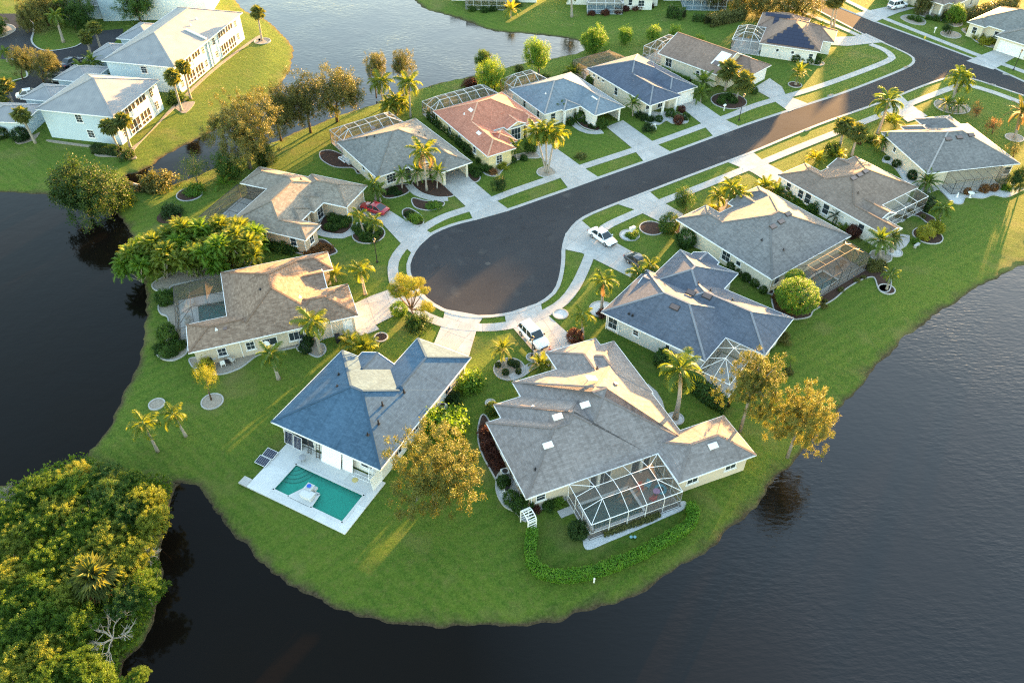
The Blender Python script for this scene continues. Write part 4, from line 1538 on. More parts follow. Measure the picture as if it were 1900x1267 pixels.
def chair(label, p, rz, m, z=.07):
    r = empty('patio_chair', (p.x, p.y, z), rz)
    tag(r, label, 'chair')
    MB().box((0, 0, .42), (.55, .55, .06)).build('seat', m, r)
    MB().box((0, -.27, .72), (.55, .06, .6)).build('backrest', m, r)
    for a in (-1, 1):
        MB().box((a * .27, 0, .62), (.06, .5, .04)).build('armrest', m, r)
        for b in (-1, 1):
            MB().box((a * .24, b * .24, .2), (.05, .05, .42)).build('leg', m, r)


def table(label, p, m, r_=.5, z=.07):
    r = empty('patio_table', (p.x, p.y, z))
    tag(r, label, 'table')
    MB().lathe((0, 0, .68), [(r_, 0), (r_, .04)], 14).build('table_top', m, r)
    MB().lathe((0, 0, 0), [(.25, 0), (.05, .06), (.05, .68)], 8).build('pedestal', M_DARKMETAL, r)


chair('turquoise patio chair inside the white pool cage', loc('H2', 12.4, 12.9), R(150), M_TEALP)
chair('dark red patio chair left of the turquoise one in the white cage', loc('H2', 12.4, 12.0), R(200), M_RED)
chair('dark red patio chair nearest the screen in the white cage', loc('H2', 14.1, 12.5), R(40), M_RED)
table('pink topped patio table inside the white pool cage', loc('H2', 13.6, 13.2), M_PINK, .38)
tr = MB()
tr.lathe((0, 0, 0), [(.55, 0), (.66, .08), (.62, .2), (.5, .24), (.36, .18), (.34, .06), (.5, 0)], 18)
o = tr.build('pool_float', M_TEALP, None, True)
o.location = loc('H2', 13.2, 14.0, .09)
tag(o, 'round turquoise swim ring at the right end of the white cage', 'float')

# --- brown house on the left with the bronze cage
h3 = House('H3', 'house', 'brown speckled roof house on the left shore with the dark pool cage', [(4.8, 16.6, 0, 14.6, 'v'), (0, 9, -.0, 5.3, 'u'), (11.5, 20.0, -.02, 6.6, 'u'), (11, 17.4, 6.7, 11.1, 'u', 'hg'), (10.5, 18.8, 10.4, 14.6, 'u')], RS['brown'], W_BEIGE, eave=2.9, ridge=RS['brown'],
           wins=[(1, 'v-', 6.3, 1.0, .9, 1.2, 2, 2), (0, 'v-', 7.0, 1.8, .8, 1.3, 3, 1), (0, 'v-', 3.8, 1.7, .9, 1.1, 2, 1), (2, 'v-', 2.2, 1.6, 1.0, 1.1, 2, 2), (1, 'v-', 3.0, 1.0, .9, 1.2, 2, 2), (3, 'u+', 1.7, 1.6, .4, 2.0, 2, 1)])
h3.door(2, 'v-', 6.6, .95, 2.1, M_WHITE)
h3.garage(2, 'u+', 2.8, 4.6)
for s0 in (5.2, 10.2):
    h3.downspout(1 if s0 < 6 else 2, 'v-', s0 if s0 < 6 else 4.6)
h3.vent(0, 'v-', 9, 3.8, .35, .07, M_WHITE)
h3.vent(1, 'v-', 3.5, 2.0, .3, .07, M_WHITE)
h3.vent(0, 'u-', 8.0, 4.6, .3)
h3.box_vent(1, 'v-', 4.5, 1.9)
patio('pale pool deck inside the dark cage on the left', 'H3', POOLS['H3'][0], M_DECK, .07, 'pool_deck', POOLS['H3'][1])
pool('deep teal pool inside the dark cage on the left', 'H3', POOLS['H3'][1], wm=pool_water_mat('pool_water_deep', (.16, .62, .64)), steps=(.9, 12.4, 1, -1))
cage('dark bronze pool cage on the left shore', 'H3', (-1.3, 4.75, 5.4, 14.3), 'u+', 4, 3, 2.8, 2.45, 1.2, M_BRONZE, M_SCREEND)
sp = MB().lathe((0, 0, 0), [(.62, 0), (.62, .5), (.5, .5), (.45, .3)], 14).build('spa_tub', M_DECK)
sp.location = loc('H3', .1, 12.9, .07)
tag(sp, 'raised round spa at the far end of the left caged pool', 'spa')
rk = random.Random(3)
for k in range(9):
    mb = MB()
    n = 7
    r = rk.uniform(.25, .45)
    mb.lathe((0, 0, 0), [(r * .9, 0), (r, r * .4), (r * .7, r * .85), (r * .2, r)], n)
    for q in range(len(mb.v)):
        v = mb.v[q]
        mb.v[q] = (v[0] * rk.uniform(.8, 1.2), v[1] * rk.uniform(.8, 1.2), v[2] * rk.uniform(.85, 1.15))
    o = mb.build('boulder', plain('pale_rock', (.45, .42, .38), .9, .25, 2, .2, 0, .5))
    o.location = loc('H3', -.35 + (k % 2) * .38, 6.1 + k * .52, .07)
    o.rotation_euler = (0, 0, k)
    tag(o, 'pale boulder in the rock cascade beside the left caged pool', 'rock', 'pool cascade rocks')

# --- grey-tan house with the red car
h4 = House('H4', 'house', 'grey-tan shingled house with folded hips behind the red car', [(0, 8.9, 0, 14.7, 'v'), (-4.8, 6, 9.6, 14.75, 'u'), (4, 13.7, 9.3, 15.7, 'u'), (4, 12.5, 0, 4.1, 'u'), (4, 9.9, 6.6, 10.8, 'u'), (4, 9.4, 3.5, 7.4, 'u')], RS['tan'], W_TAN, ridge=RS['tan'],
           wins=[(3, 'u+', 1.5, 1.0, .9, 1.2, 2, 2), (4, 'u+', 1.6, 1.5, .3, 2.1, 2, 3), (0, 'v-', 4.5, 1.2), (3, 'v-', 5.5, 1.0)])
h4.garage(2, 'u+', 2.7, 4.8, 2.2, W_TAN)
h4.door(5, 'u+', 1.6, 1.0, 2.1, M_DARKIN)
h4.vent(0, 'v+', 4.5, 2.4, .3)
h4.downspout(2, 'v-', 9.0)
h4.downspout(3, 'v-', 7.4)
patio('shaded patio inside the low black cage', 'H4', (-5.4, .4, 0, 9.6))
cage('low black pool cage at the house with the red car', 'H4', (-5.4, 0, .1, 9.6), 'u+', 4, 3, 2.75, 2.4, .5, M_BRONZE, M_SCREEND)

# --- grey house with open garage
h5 = House('H5', 'house', 'grey shingled house with an open garage behind the tall feathery palm', [(0, 13.5, 0, 14.7, 'v'), (6, 18.0, 8.9, 14.6, 'u'), (8, 14.6, 5.6, 9.4, 'u', 'hg')], RS['grey'], W_CREAM, ridge=RS['grey'],
           wins=[(0, 'u+', 2.2, 1.6, .8, 1.5, 3, 3), (0, 'u+', 5.2, 1.0, .2, 2.1, 1, 2), (0, 'v-', 7.5, .8, 1.3, .7, 1, 1)], open_side={1: ('u+', .5, 4.3, 2.2)})
h5.panel('garage_floor', M_CONC, 1, 'u+', 2.3, .01, 4.6, .03, 5.5, -5.52)
h5.vent(0, 'v-', 4.0, 3.5, .35)
h5.vent(0, 'v-', 5.0, 4.4, .35)
h5.on_slope('roof_vent', M_SKYLD, 0, 'v-', 3.0, 5.3, .9, .6, .14)
h5.vent(0, 'v+', 5.0, 3.0, .3)
h5.vent(0, 'v+', 6.2, 3.4, .3)
patio('screened patio of the grey house with the open garage', 'H5', (-5.2, .4, 1, 12.4))
cage('white-ribbed pool cage behind the grey house with the open garage', 'H5', (-5.2, 0, 1.0, 12.4), 'u+', 6, 3, 2.75, 2.5, 1.1, M_ALUG, M_SCREEND, .085)

# --- terracotta house
h6 = House('H6', 'house', 'yellow house with the only terracotta tile roof', [(0, 11.5, 0, 14.1, 'v'), (6, 18.6, 0, 5.3, 'u'), (5.0, 12.6, 7.4, 11.6, 'u', 'hg'), (5, 13.0, 11.0, 14.1, 'u'), (12, 16.8, 2.6, 6.9, 'v')], RS['terra'], W_YEL, eave=2.9, pitch=24, ridge=M_RIDGET,
           wins=[(1, 'u+', 1.9, 1.1, .8, 1.4, 2, 3), (3, 'u+', 1.0, 1.0, .7, 1.5, 2, 3), (2, 'u+', 1.5, 1.9, .2, 2.2, 3, 2), (0, 'v-', 4.5, .9, 1.0, 1.0), (0, 'v-', 8, .9, 1.0, 1.0), (1, 'v-', 7, .9, 1.0, 1.1)])
h6.skylight(0, 'v-', 6.4, 4.0, None, 1.0, .6)
h6.skylight(1, 'v-', 6.6, 1.9, None, 1.0, .6)
h6.vent(0, 'v-', 6.2, 2.8, .3, .08, M_WHITE)
patio('screened patio of the terracotta-roofed house', 'H6', (-5.1, .4, .4, 13.3))
cage('white-ribbed pool cage behind the terracotta-roofed house', 'H6', (-5.1, 0, .4, 13.3), 'u+', 7, 3, 2.85, 2.5, 1.2, M_ALUG, M_SCREEND, .085)

# --- slate blue house
h7 = House('H7', 'house', 'slate blue roofed house with arched porch and open garage', [(0, 11.8, 0, 13.7, 'v'), (5, 16.7, 7.2, 13.7, 'u'), (5, 12.4, 3.6, 7.3, 'u')], RS['slate'], W_WHITE, ridge=M_RIDGEG,
           wins=[(0, 'u+', 1.6, 1.0), (0, 'v-', 4, .8), (0, 'v-', 8.5, .8)], open_side={1: ('u+', .4, 5.1, 2.2)}, insets={2: {'u+': 2.0}})
h7.door(2, 'u+', 1.5, 1.4, 2.2, M_DARKIN)
for v in (4.0, 6.8):
    box('column', M_WHITE, h7.root, (12.1, v, 1.3), (.35, .35, 2.6))
ar = [(math.cos(t) * 1.4, math.sin(t) * .7) for t in [math.pi * k / 8 for k in range(9)]]
av, af = [], []
for k, (x, y) in enumerate(ar):
    av += [(12.15, 5.4 + x, 1.9 + y), (12.15, 5.4 + x, 2.7)]
for k in range(8):
    af.append((2 * k, 2 * k + 1, 2 * k + 3, 2 * k + 2))
mobj('porch_arch', av, af, M_WHITE, h7.root)
h7.on_slope('roof_vent', M_WHITE, 1, 'v-', 8.0, 2.5, 1.6, .25, .08)
h7.vent(0, 'v-', 7.5, 3.0, .3, .07, M_WHITE)
patio('screened patio of the slate blue house', 'H7', (-4.7, .4, 1, 8.2))
cage('white-ribbed pool cage behind the slate blue house', 'H7', (-4.7, 0, .9, 8.3), 'u+', 4, 3, 2.75, 2.5, 1.3, M_ALUG, M_SCREEND, .085)

# --- navy tiled house
h8 = House('H8', 'house', 'cream house with dark navy tile roof and white porch columns', [(0, 12.5, 0, 12.4, 'u'), (5, 17.3, 5.6, 12.3, 'u'), (5, 18.5, 0, 7.4, 'u')], RS['navytile'], W_CREAM, eave=3.0, pitch=21, ridge=M_RIDGEN, insets={2: {'u+': 2.6}},
           wins=[(0, 'v-', 1.2, .6, 1.9, .5, 1, 1), (0, 'v-', 2.6, .6, 1.9, .5, 1, 1), (0, 'v-', 4.0, .6, 1.9, .5, 1, 1), (0, 'v-', 8.0, .9, .9, 1.4, 1, 2), (2, 'u+', 1.5, 1.0, .7, 1.5, 1, 2), (2, 'u+', 4.5, 1.4, .3, 2.0, 2, 2)])
h8.garage(1, 'u+', 4.0, 3.6)
for v in (.7, 3.7, 6.7):
    box('column', M_WHITE, h8.root, (18.0, v, 1.42), (.34, .34, 2.8))
patio('screened patio of the navy tiled house', 'H8', (-5.4, .4, .6, 9.6))
cage('low dark pool cage behind the navy tiled house', 'H8', (-5.4, 0, .6, 9.6), 'u+', 4, 3, 2.95, 2.5, .9, M_BRONZE, M_SCREEND)

# --- brown gabled house
h9 = House('H9', 'house', 'red-brown gabled house behind the street lamp', [(0, 14.0, 0, 11.6, 'u', 'gg'), (10, 18.7, 4.7, 11.2, 'u'), (9.5, 16, 1.6, 6.4, 'u')], RS['redbrown'], W_CREAM, pitch=24, ridge=RS['redbrown'],
           wins=[(0, 'v-', 2.0, 1.5, .7, 1.6, 2, 2), (0, 'v-', 9.0, .8, 1.0, 1.0), (2, 'u+', 2.2, 1.0)])
h9.garage(1, 'u+', 2.8, 4.8)
h9.on_slope('skylight', M_WHITE, 0, 'v-', 12.3, 3.4, 2.3, 3.6, .06)  # stands for the white gable-end parapet of the wing, no roof window
h9.on_slope('skylight_dome', M_SKYLD, 0, 'v-', 12.1, 2.2, 1.2, 1.0, .1, .05)  # stands for the small brown roof piece on that parapet
patio('screened patio of the red-brown gabled house', 'H9', (-4.6, .4, 1.4, 9.2))
cage('white pool cage behind the red-brown gabled house', 'H9', (-4.6, 0, 1.4, 9.2), 'u+', 4, 3, 2.75, 2.5, 1.2, M_ALUG, M_SCREEND, .085)

# --- house with solar roof
h10 = House('H10', 'house', 'tan-roofed corner house with black solar panels on its slopes', [(0, 11.8, 0, 14.0, 'v'), (-2, 8, 9, 17.5, 'u'), (4, 14, 6, 13, 'u')], RS['redbrown'], W_WHITE, pitch=25, ridge=RS['redbrown'],
            wins=[(0, 'v-', 3.2, .6, 1.4, .6, 1, 1), (0, 'v-', 6.2, .6, 1.4, .6, 1, 1), (0, 'v-', 9.8, .8, 1.0, 1.0, 1, 2)])
arr = h10.roof
for r_ in range(6):
    nn = 9 - 1.5 * r_
    for k in range(int(nn)):
        h10.on_slope('solar_panel', M_SOLAR, 0, 'v-', 5.9 + (k - (int(nn) - 1) / 2) * 1.02, .75 + r_ * .86, 1.0, .92, .06, .06)
for k in range(5):
    h10.on_slope('solar_panel', M_SOLAR, 1, 'v-', 1.5 + k * 1.02, 3.2, 1.0, .92, .06, .06)
for r_ in range(3):
    h10.on_slope('solar_panel', M_SOLAR, 1, 'v-', 3.5, 2.3 - r_ * .9, 1.0, .92, .06, .06)
patio('screened patio of the solar-roofed house', 'H10', (-5.6, .4, .5, 8.6))
cage('white pool cage beside the solar-roofed house', 'H10', (-5.6, 0, .5, 8.6), 'u+', 4, 3, 2.75, 2.5, 1.2, M_ALUG, M_SCREEND, .085)

# --- house with round topiary
h11 = House('H11', 'house', 'charcoal-roofed house with the bronze pool cage and green topiary', [(2.6, 17.4, 0, 16.6, 'v'), (0, 9, 0, 6.2, 'u'), (1.5, 9, 9.2, 13.4, 'u', 'gh'), (1.0, 9, 12.6, 16.5, 'u')], RS['greyb'], W_CREAM, pitch=22, ridge=RS['greyb'], trim=M_WHITE,
            wins=[(0, 'v-', 6.2, 1.4, .8, 1.5, 2, 2), (0, 'v-', 8.4, .8, 1.3, .7, 1, 1), (0, 'u+', 1.4, 1.0, 1.0, 1.1)])
h11.garage(1, 'u-', 2.6, 4.6)
h11.downspout(0, 'v-', 5.3)
h11.downspout(0, 'u+', .2)
h11.skylight(0, 'u+', 8.2, 6.0, M_SKYLD, 1.1, .7)
h11.skylight(0, 'u+', 6.4, 5.9, M_SKYLD, 1.1, .7)
h11.skylight(0, 'u+', 10.2, 6.5, M_SKYLD, 1.1, .7)
h11.vent(0, 'v-', 9.4, 3.8, .3)
h11.vent(0, 'u+', 5.0, 2.6, .3)
patio('grey pool deck inside the bronze cage by the topiary', 'H11', POOLS['H11'][0], concrete_mat('pool_deck_grey', (.27, .25, .23)), .07, 'pool_deck', POOLS['H11'][1])
pool('pale blue pool inside the bronze cage by the topiary', 'H11', POOLS['H11'][1], wm=pool_water_mat('pool_water_sky', (.3, .62, .68)))
cage('bronze pool cage with a long hipped screen roof by the topiary', 'H11', (17.4, 21.6, 3.1, 15.3), 'u-', 6, 3, 2.75, 2.5, 1.1, M_BRONZE, M_SCREEND)
chair('brown patio chair inside the bronze cage by the topiary', loc('H11', 19.3, 12.2), R(30), M_BARK)
table('round brown patio table inside the bronze cage by the topiary', loc('H11', 19.2, 13.4), M_BARK, .45)

# --- taupe house behind it
h12 = House('H12', 'house', 'taupe-roofed white house with a narrow back wing', [(3.0, 14.4, 0, 14.7, 'v'), (0, 9, 0, 6.4, 'u'), (2.6, 9, 8.4, 12.6, 'u', 'gh'), (9, 19.8, -.0, 3.5, 'u', 'hg'), (9, 16.9, 2.0, 6.2, 'u', 'hg')], RS['taupe'], W_WHITE, pitch=22, ridge=RS['taupe'],
            wins=[(0, 'v-', 2.4, 1.1, .6, 1.7, 1, 2), (0, 'v-', 5.8, 1.1, .6, 1.6, 1, 2), (1, 'v-', 4.0, 1.0, .9, 1.3), (3, 'v-', 6.0, 1.0, .7, 1.5, 1, 2), (1, 'v-', 1.6, .9)])
h12.garage(1, 'u-', 3, 4.6)
h12.skylight(0, 'u+', 5.4, 5.2, M_SKYLD, 1.1, .7)
h12.skylight(0, 'u+', 6.9, 5.3, M_SKYLD, 1.1, .7)
h12.skylight(0, 'u+', 8.4, 5.4, M_SKYLD, 1.1, .7)
h12.vent(0, 'u+', 4, 3, .3)
patio('screened patio of the taupe-roofed house', 'H12', (14.0, 16.6, 6.2, 14.6))
cage('white low screen room at the back of the taupe-roofed house', 'H12', (14.4, 16.6, 6.3, 14.4), 'u-', 3, 1, 2.75, 2.5, .3, M_ALUW, M_SCREEND)

# --- far right house
h13 = House('H13', 'house', 'wide grey-roofed house at the right edge with dark lanai', [(-1, 12.6, 0, 16.1, 'v'), (-4.3, 6, 8.3, 14.8, 'u'), (-2.2, 6, 4.4, 9, 'u')], RS['greyb'], W_CREAM, pitch=23, ridge=M_RIDGEG,
            wins=[(0, 'v-', 3.6, .7, 1.3, .8, 1, 2), (0, 'u+', 14.3, 1.2, .8, 1.3)], insets={0: {'u+': .5}})
h13.skylight(0, 'u+', 8.2, 5.6, M_SKYLD, 1.1, .7)
h13.skylight(0, 'u+', 10.4, 5.8, M_SKYLD, 1.1, .7)
h13.skylight(0, 'u+', 6.2, 5.5, M_SKYLD, 1.1, .7)
patio('grey patio of the dark lanai at the right edge', 'H13', (12.0, 15.1, 3.5, 13.0))
cage('dark bronze lanai screen of the right edge house', 'H13', (12.7, 15.0, 3.6, 12.9), 'u-', 6, 1, 2.7, 2.45, .2, M_BRONZE, M_SCREEND)
o_ = loc('H13', 14.6, 14.4)
chair('white plastic chair beside the dark lanai at the right edge', o_, R(-20), M_ALUW, .03)

# --- navy house centre right
h14 = House('H14', 'house', 'navy shingled house with stepped gables at the centre right', [(0, 14.3, 0, 10.9, 'u'), (5, 19.3, 5.2, 13.5, 'u'), (1.3, 9.9, 8, 17.6, 'v'), (3.0, 6.8, 12, 18.3, 'v', 'hg'), (.8, 8, 6.4, 10.4, 'u', 'gh'), (0, 6, 2.0, 7.2, 'u')], RS['navy'], W_GREY, pitch=22.6, ridge=M_RIDGEN,
            wins=[(0, 'v-', 1.0, 1.3, .5, 1.7, 2, 2), (0, 'v-', 4.3, .8, 1.2, .8, 1, 2), (0, 'v-', 8.7, .6, .9, 1.2, 1, 2), (1, 'u+', 4.0, 1.4, 1.0, .9, 2, 1), (1, 'u+', 6.6, .8, 1.0, .9)])
h14.skylight(0, 'v-', 7.6, 4.3, M_SKYLD, 1.2, .75)
h14.skylight(1, 'v-', 2.6, 3.3, M_SKYLD, 1.2, .75)
h14.skylight(1, 'v-', 4.6, 3.7, M_SKYLD, 1.2, .75)
h14.vent(0, 'v-', 3.2, 1.2, .25, .1)
h14.vent(0, 'v-', 3.7, 1.2, .25, .1)
h14.vent(1, 'v+', 10, 3, .4)
h14.vent(1, 'v+', 12, 2.4, .4)
h14.vent(1, 'v+', 7, 3, .3)
h14.garage(2, 'v+', 4, 4.6)
h14.downspout(0, 'v-', 1.9)
h14.downspout(0, 'v-', .1)
patio('patio of the white hipped cage behind the navy house', 'H14', (14.2, 18.3, -1.6, 5.4))
cage('small white hipped pool cage at the corner of the navy house', 'H14', (14.3, 18.2, -1.5, 5.2), 'v+', 2, 3, 2.75, 2.5, 1.2)

# --- houses along the top edge and across the cross street
FR = {'N1': ((14.0, 184.5), -3), 'N2': ((-12.0, 187.0), -4), 'N3': ((38.0, 187.0), -2), 'N4': ((90.0, 190.5), -52), 'N5': ((98.0, 170.3), -52)}
HF.update(FR)
n1 = House('N1', 'house', 'white house at the top edge with a white caged pool, right of the pond', [(-2, 20, 3, 15, 'u'), (11, 18.5, 0.5, 9, 'v')], RS['taupe'], W_WHITE, wins=[(1, 'v-', 4.0, 1.4, .8, 1.3, 2, 2), (1, 'v-', 1.5, .9)])
cage('white pool cage at the top edge nearest the lone palm', 'N1', (3.2, 11.2, -2.2, 3.2), 'v+', 4, 2, 2.75, 2.5, 1.0, M_ALUG, M_SCREEND, .085)
patio('blue-grey pool patio at the top edge near the lone palm', 'N1', (3.2, 11.2, -2.2, 3.4), plain('pool_tile_blue', (.2, .36, .42), .5))
n2 = House('N2', 'house', 'white house at the top edge on the left bank of the far pond', [(-3, 18, 3, 14, 'u')], RS['redbrown'], W_WHITE, wins=[(0, 'v-', 14.0, 1.2)])
cage('white pool cage at the top edge on the far pond bank', 'N2', (1.5, 10.5, -2.0, 3.2), 'v+', 5, 2, 2.75, 2.5, 1.0, M_ALUG, M_SCREEND, .085)
n3 = House('N3', 'house', 'house at the top edge behind the clipped hedge', [(-3, 16, 3, 14, 'u')], RS['grey'], W_WHITE, wins=[(0, 'v-', 3, 1.2)])
cage('white pool cage at the top edge behind the clipped hedge', 'N3', (1.5, 11.0, -2.6, 3.2), 'v+', 5, 2, 2.75, 2.5, 1.0, M_ALUG, M_SCREEND, .085)
patio('blue pool patio behind the clipped hedge', 'N3', (1.5, 11.0, -2.6, 3.4), plain('pool_tile_blue', (.2, .36, .42), .5))
n4 = House('N4', 'house', 'cream house across the cross street with tall porch columns', [(0, 14, 0, 13, 'u'), (-4.5, 4, -1.5, 7, 'u'), (7, 12.5, -2.2, 5, 'v')], RS['taupe'], W_CREAM, eave=3.0, insets={2: {'v-': 1.6}}, wins=[(0, 'u+', 4, .8), (0, 'u+', 8, .8), (0, 'v-', 4.8, 1.0)])
n4.garage(1, 'v-', 3.6, 4.8)
for u in (7.6, 9.9, 12.0):
    box('column', M_WHITE, n4.root, (u, -1.7, 1.42), (.36, .36, 2.8))
n5 = House('N5', 'house', 'pale house at the right edge with a white double garage door', [(0, 15, 0, 13, 'u'), (7.5, 16, -4, 5, 'u'), (0, 4, -1.4, 4, 'v')], RS['grey'], W_CREAM, eave=3.0, wins=[(0, 'v-', 5.5, 1.0), (2, 'v-', 1.4, 1.0)])
n5.garage(1, 'v-', 3.4, 5.2)

# ------------------------------------------------------------------ apartment blocks
RM = None


def metal_roof():
    m, nt, o = new_mat('metal_roof')
    n = N(nt)
    uv = n.node('ShaderNodeTexCoord').outputs['UV']
    sep = n.node('ShaderNodeSeparateXYZ')
    n.link(uv, sep.inputs[0])
    w = n.math('FRACT', n.math('MULTIPLY', sep.outputs[0], 2.4))
    seam = n.math('GREATER_THAN', w, .9)
    p = n.pos()
    c = n.ramp(n.noise(p, .6, 4, .6), [(.3, (.2, .205, .215)), (.7, (.27, .272, .275))])
    c = n.mix(n.math('MULTIPLY', seam, .5), c, (.17, .18, .2))
    b = n.bsdf(c, .6, .25, .0, n.bump(seam, .5, .04))
    n.link(b.outputs[0], o.inputs['Surface'])
    return m


M_METAL = metal_roof()
FA = {'A1': ((-80.2, 123.9), -11.5), 'A2': ((-76.6, 143.6), -11.5), 'A3': ((-93.5, 177.0), 4)}
HF.update(FA)


def lanai(hh, i, side, s0, w, z0, h, cols):
    """screened apartment balcony bay: dark opening, white posts and railing"""
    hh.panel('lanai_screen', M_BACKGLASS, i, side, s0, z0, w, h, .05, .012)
    for k in range(cols + 1):
        hh.panel('lanai_post', M_WHITE, i, side, s0 - w / 2 + w * k / cols, z0, .1, h, .09, .065)
    hh.panel('lanai_rail', M_WHITE, i, side, s0, z0 + h - .1, w, .1, .1, .067)
    hh.panel('lanai_rail', M_WHITE, i, side, s0, z0 + .0, w, .12, .1, .067)
    if z0 > 2:
        hh.panel('balcony_panel', M_WHITE, i, side, s0, z0, w, .95, .05, .07)
        for k in range(int(w / .35)):
            hh.panel('baluster', M_ALUW, i, side, s0 - w / 2 + .2 + k * .35, z0 + .1, .06, .8, .05, .125)
    else:
        hh.panel('lanai_rail', M_WHITE, i, side, s0, z0 + .8, w, .08, .1, .068)


a1 = House('A1', 'apartment_block', 'pale aqua two-storey apartment block with metal roof, nearest the pond', [(0, 14.5, 0, 14.6, 'v')], M_METAL, W_AQUA, eave=5.4, pitch=22, cat='apartment block', ridge=M_METAL,
           wins=[(0, 'v-', 6.9, 1.2, 3.5, 1.4, 2, 3), (0, 'v-', 8.1, 1.2, .8, 1.4, 2, 3), (0, 'u+', 1.6, 1.0, .8, 1.4, 2, 3), (0, 'u+', 11.4, 1.1, 3.4, 1.5, 2, 3), (0, 'u+', 11.9, 1.1, .8, 1.5, 2, 3)])
for s0 in (4.6, 8.0):
    lanai(a1, 0, 'u+', s0, 3.1, .2, 2.3, 3)
    lanai(a1, 0, 'u+', s0, 3.1, 2.9, 2.2, 3)
a2 = House('A2', 'apartment_block', 'long pale aqua two-storey apartment block behind the nearest one', [(0, 14.8, 0, 28.0, 'v')], M_METAL, W_AQUA, eave=5.4, pitch=22, cat='apartment block', ridge=M_METAL,
           wins=[(0, 'v-', 7.5, 1.2, 3.5, 1.3, 2, 3), (0, 'u+', 1.2, 1.0, .8, 1.4, 2, 3), (0, 'u+', 1.2, 1.0, 3.3, 1.4, 2, 3)] + [(0, 'u+', s, 1.0, z, 1.4, 2, 3) for s in (10.6, 15.0, 24.5) for z in (.8, 3.4)])
for s0 in (4.4, 7.8, 18.4, 21.6):
    lanai(a2, 0, 'u+', s0, 3.0, .2, 2.3, 3)
    lanai(a2, 0, 'u+', s0, 3.0, 2.9, 2.2, 3)
for s0 in (12.3, 13.4):
    a2.panel('downspout', W_AQUA, 0, 'u+', s0, .1, .35, 5.0, .25, .015)
a2.on_slope('roof_chase', M_ACG, 0, 'u+', 12.9, 2.2, .5, 4.2, .25)
a2.vent(0, 'u+', 18, 4.5, .4, .12, M_WHITE)
a2.vent(0, 'u+', 15, 4.2, .4, .12, M_WHITE)
a3 = House('A3', 'apartment_block', 'pale aqua apartment block at the top left corner', [(2, 26, 0, 14, 'u'), (-8, 3, 1.5, 9, 'u', 'hh', -2.4)], M_METAL, W_AQUA, eave=5.6, pitch=22, cat='apartment block', ridge=M_METAL,
           wins=[(0, 'v-', 7.2, 1.3, 1.0, 1.5, 2, 3)])
gf = [((-91.5, 124.6), -4, (0, 8.2, 0, 7.0), 'low garage wing of the apartments at the left edge, beside the lone palm'), ((-88.0, 133.2), -11.5, (0, 6.5, 0, 6.4), 'low garage wing of the apartments behind the nearest block'),
      ((-85.6, 141.2), -11.5, (0, 7.2, 0, 7.0), 'low garage wing of the apartments beside the grey parked car'), ((-83.5, 150.6), -11.5, (0, 7.4, 0, 8.0), 'low garage wing of the apartments against the long block'),
      ((-81.0, 160.6), -11.5, (0, 7.4, 0, 9.0), 'low garage wing of the apartments near the bushy palms')]
for k, (o_, a_, b_, l_) in enumerate(gf):
    HF['G%d' % k] = (o_, a_)
    House('G%d' % k, 'garage', l_, [b_], M_METAL, W_AQUA, eave=2.9, pitch=20, cat='garage', ridge=M_METAL)

# ------------------------------------------------------------------ plants: leaf shapes
def feather(droop, n=20, hang=.35, ll=.30, seed=0, w=.05):
    rnd = random.Random(seed)
    pts, a, p = [], R(8), Vector((0, 0, 0))
    K = 12
    dirs = []
    for i in range(K + 1):
        pts.append(p.copy())
        d = Vector((math.cos(a), 0, math.sin(a)))
        dirs.append(d)
        p = p + d / K
        a -= R(droop) / K * (0.5 + i / K)
    v, f = [], []
    for i in range(K + 1):
        r = .014 * (1 - .8 * i / K)
        v += [pts[i] + Vector((0, r, 0)), pts[i] + Vector((0, -r, 0)), pts[i] + Vector((0, 0, r))]
    for i in range(K):
        k = i * 3
        f += [(k, k + 3, k + 5, k + 2), (k + 2, k + 5, k + 4, k + 1)]
    for s in (-1, 1):
        for j in range(n):
            t = .14 + .86 * (j + .5 * (s > 0)) / n
            x = min(t, .999) * K
            i = int(x)
            q = pts[i].lerp(pts[min(i + 1, K)], x - i)
            d = dirs[i]
            up = Vector((-d.z, 0, d.x))
            l = ll * (math.sin(math.pi * min(1, .16 + .80 * t)) ** .7) * rnd.uniform(.85, 1.1)
            fw = .35 + .7 * t
            dr = (Vector((0, s, 0)) + d * fw + up * (.25 - hang * (.6 + rnd.random() * .8))).normalized()
            tip = q + dr * l + Vector((0, 0, -hang * .25 * l))
            n0 = len(v)
            v += [q - d * w / 2, q + d * w / 2, q + dr * l * .55 + d * w * .3 + Vector((0, 0, .01)), tip]
            f += [(n0, n0 + 1, n0 + 2, n0 + 3)]
    return v, f


def fan(seed=0, n=15):
    rnd = random.Random(seed)
    v, f = [], []
    p0, p1 = Vector((0, 0, 0)), Vector((.42, 0, .02))
    v += [p0 + Vector((0, .015, 0)), p0 + Vector((0, -.015, 0)), p1 + Vector((0, -.01, 0)), p1 + Vector((0, .01, 0))]
    f.append((0, 1, 2, 3))
    for j in range(n):
        a = R(-135 + 270 * j / (n - 1))
        l = .55 * (1 - .25 * (abs(a) / R(135)) ** 2) * rnd.uniform(.9, 1.08)
        d = Vector((math.cos(a), math.sin(a), 0))
        s = Vector((-d.y, d.x, 0))
        n0 = len(v)
        zz = -.05 - .1 * abs(math.sin(a))
        v += [p1 - s * .006, p1 + s * .006, p1 + d * l * .6 + s * .055 + Vector((0, 0, .03 + zz * .3)), p1 + d * l + Vector((0, 0, zz - .06)), p1 + d * l * .6 - s * .055 + Vector((0, 0, .03 + zz * .3))]
        f += [(n0, n0 + 1, n0 + 2, n0 + 3, n0 + 4)]
    return v, f


_FM = {}


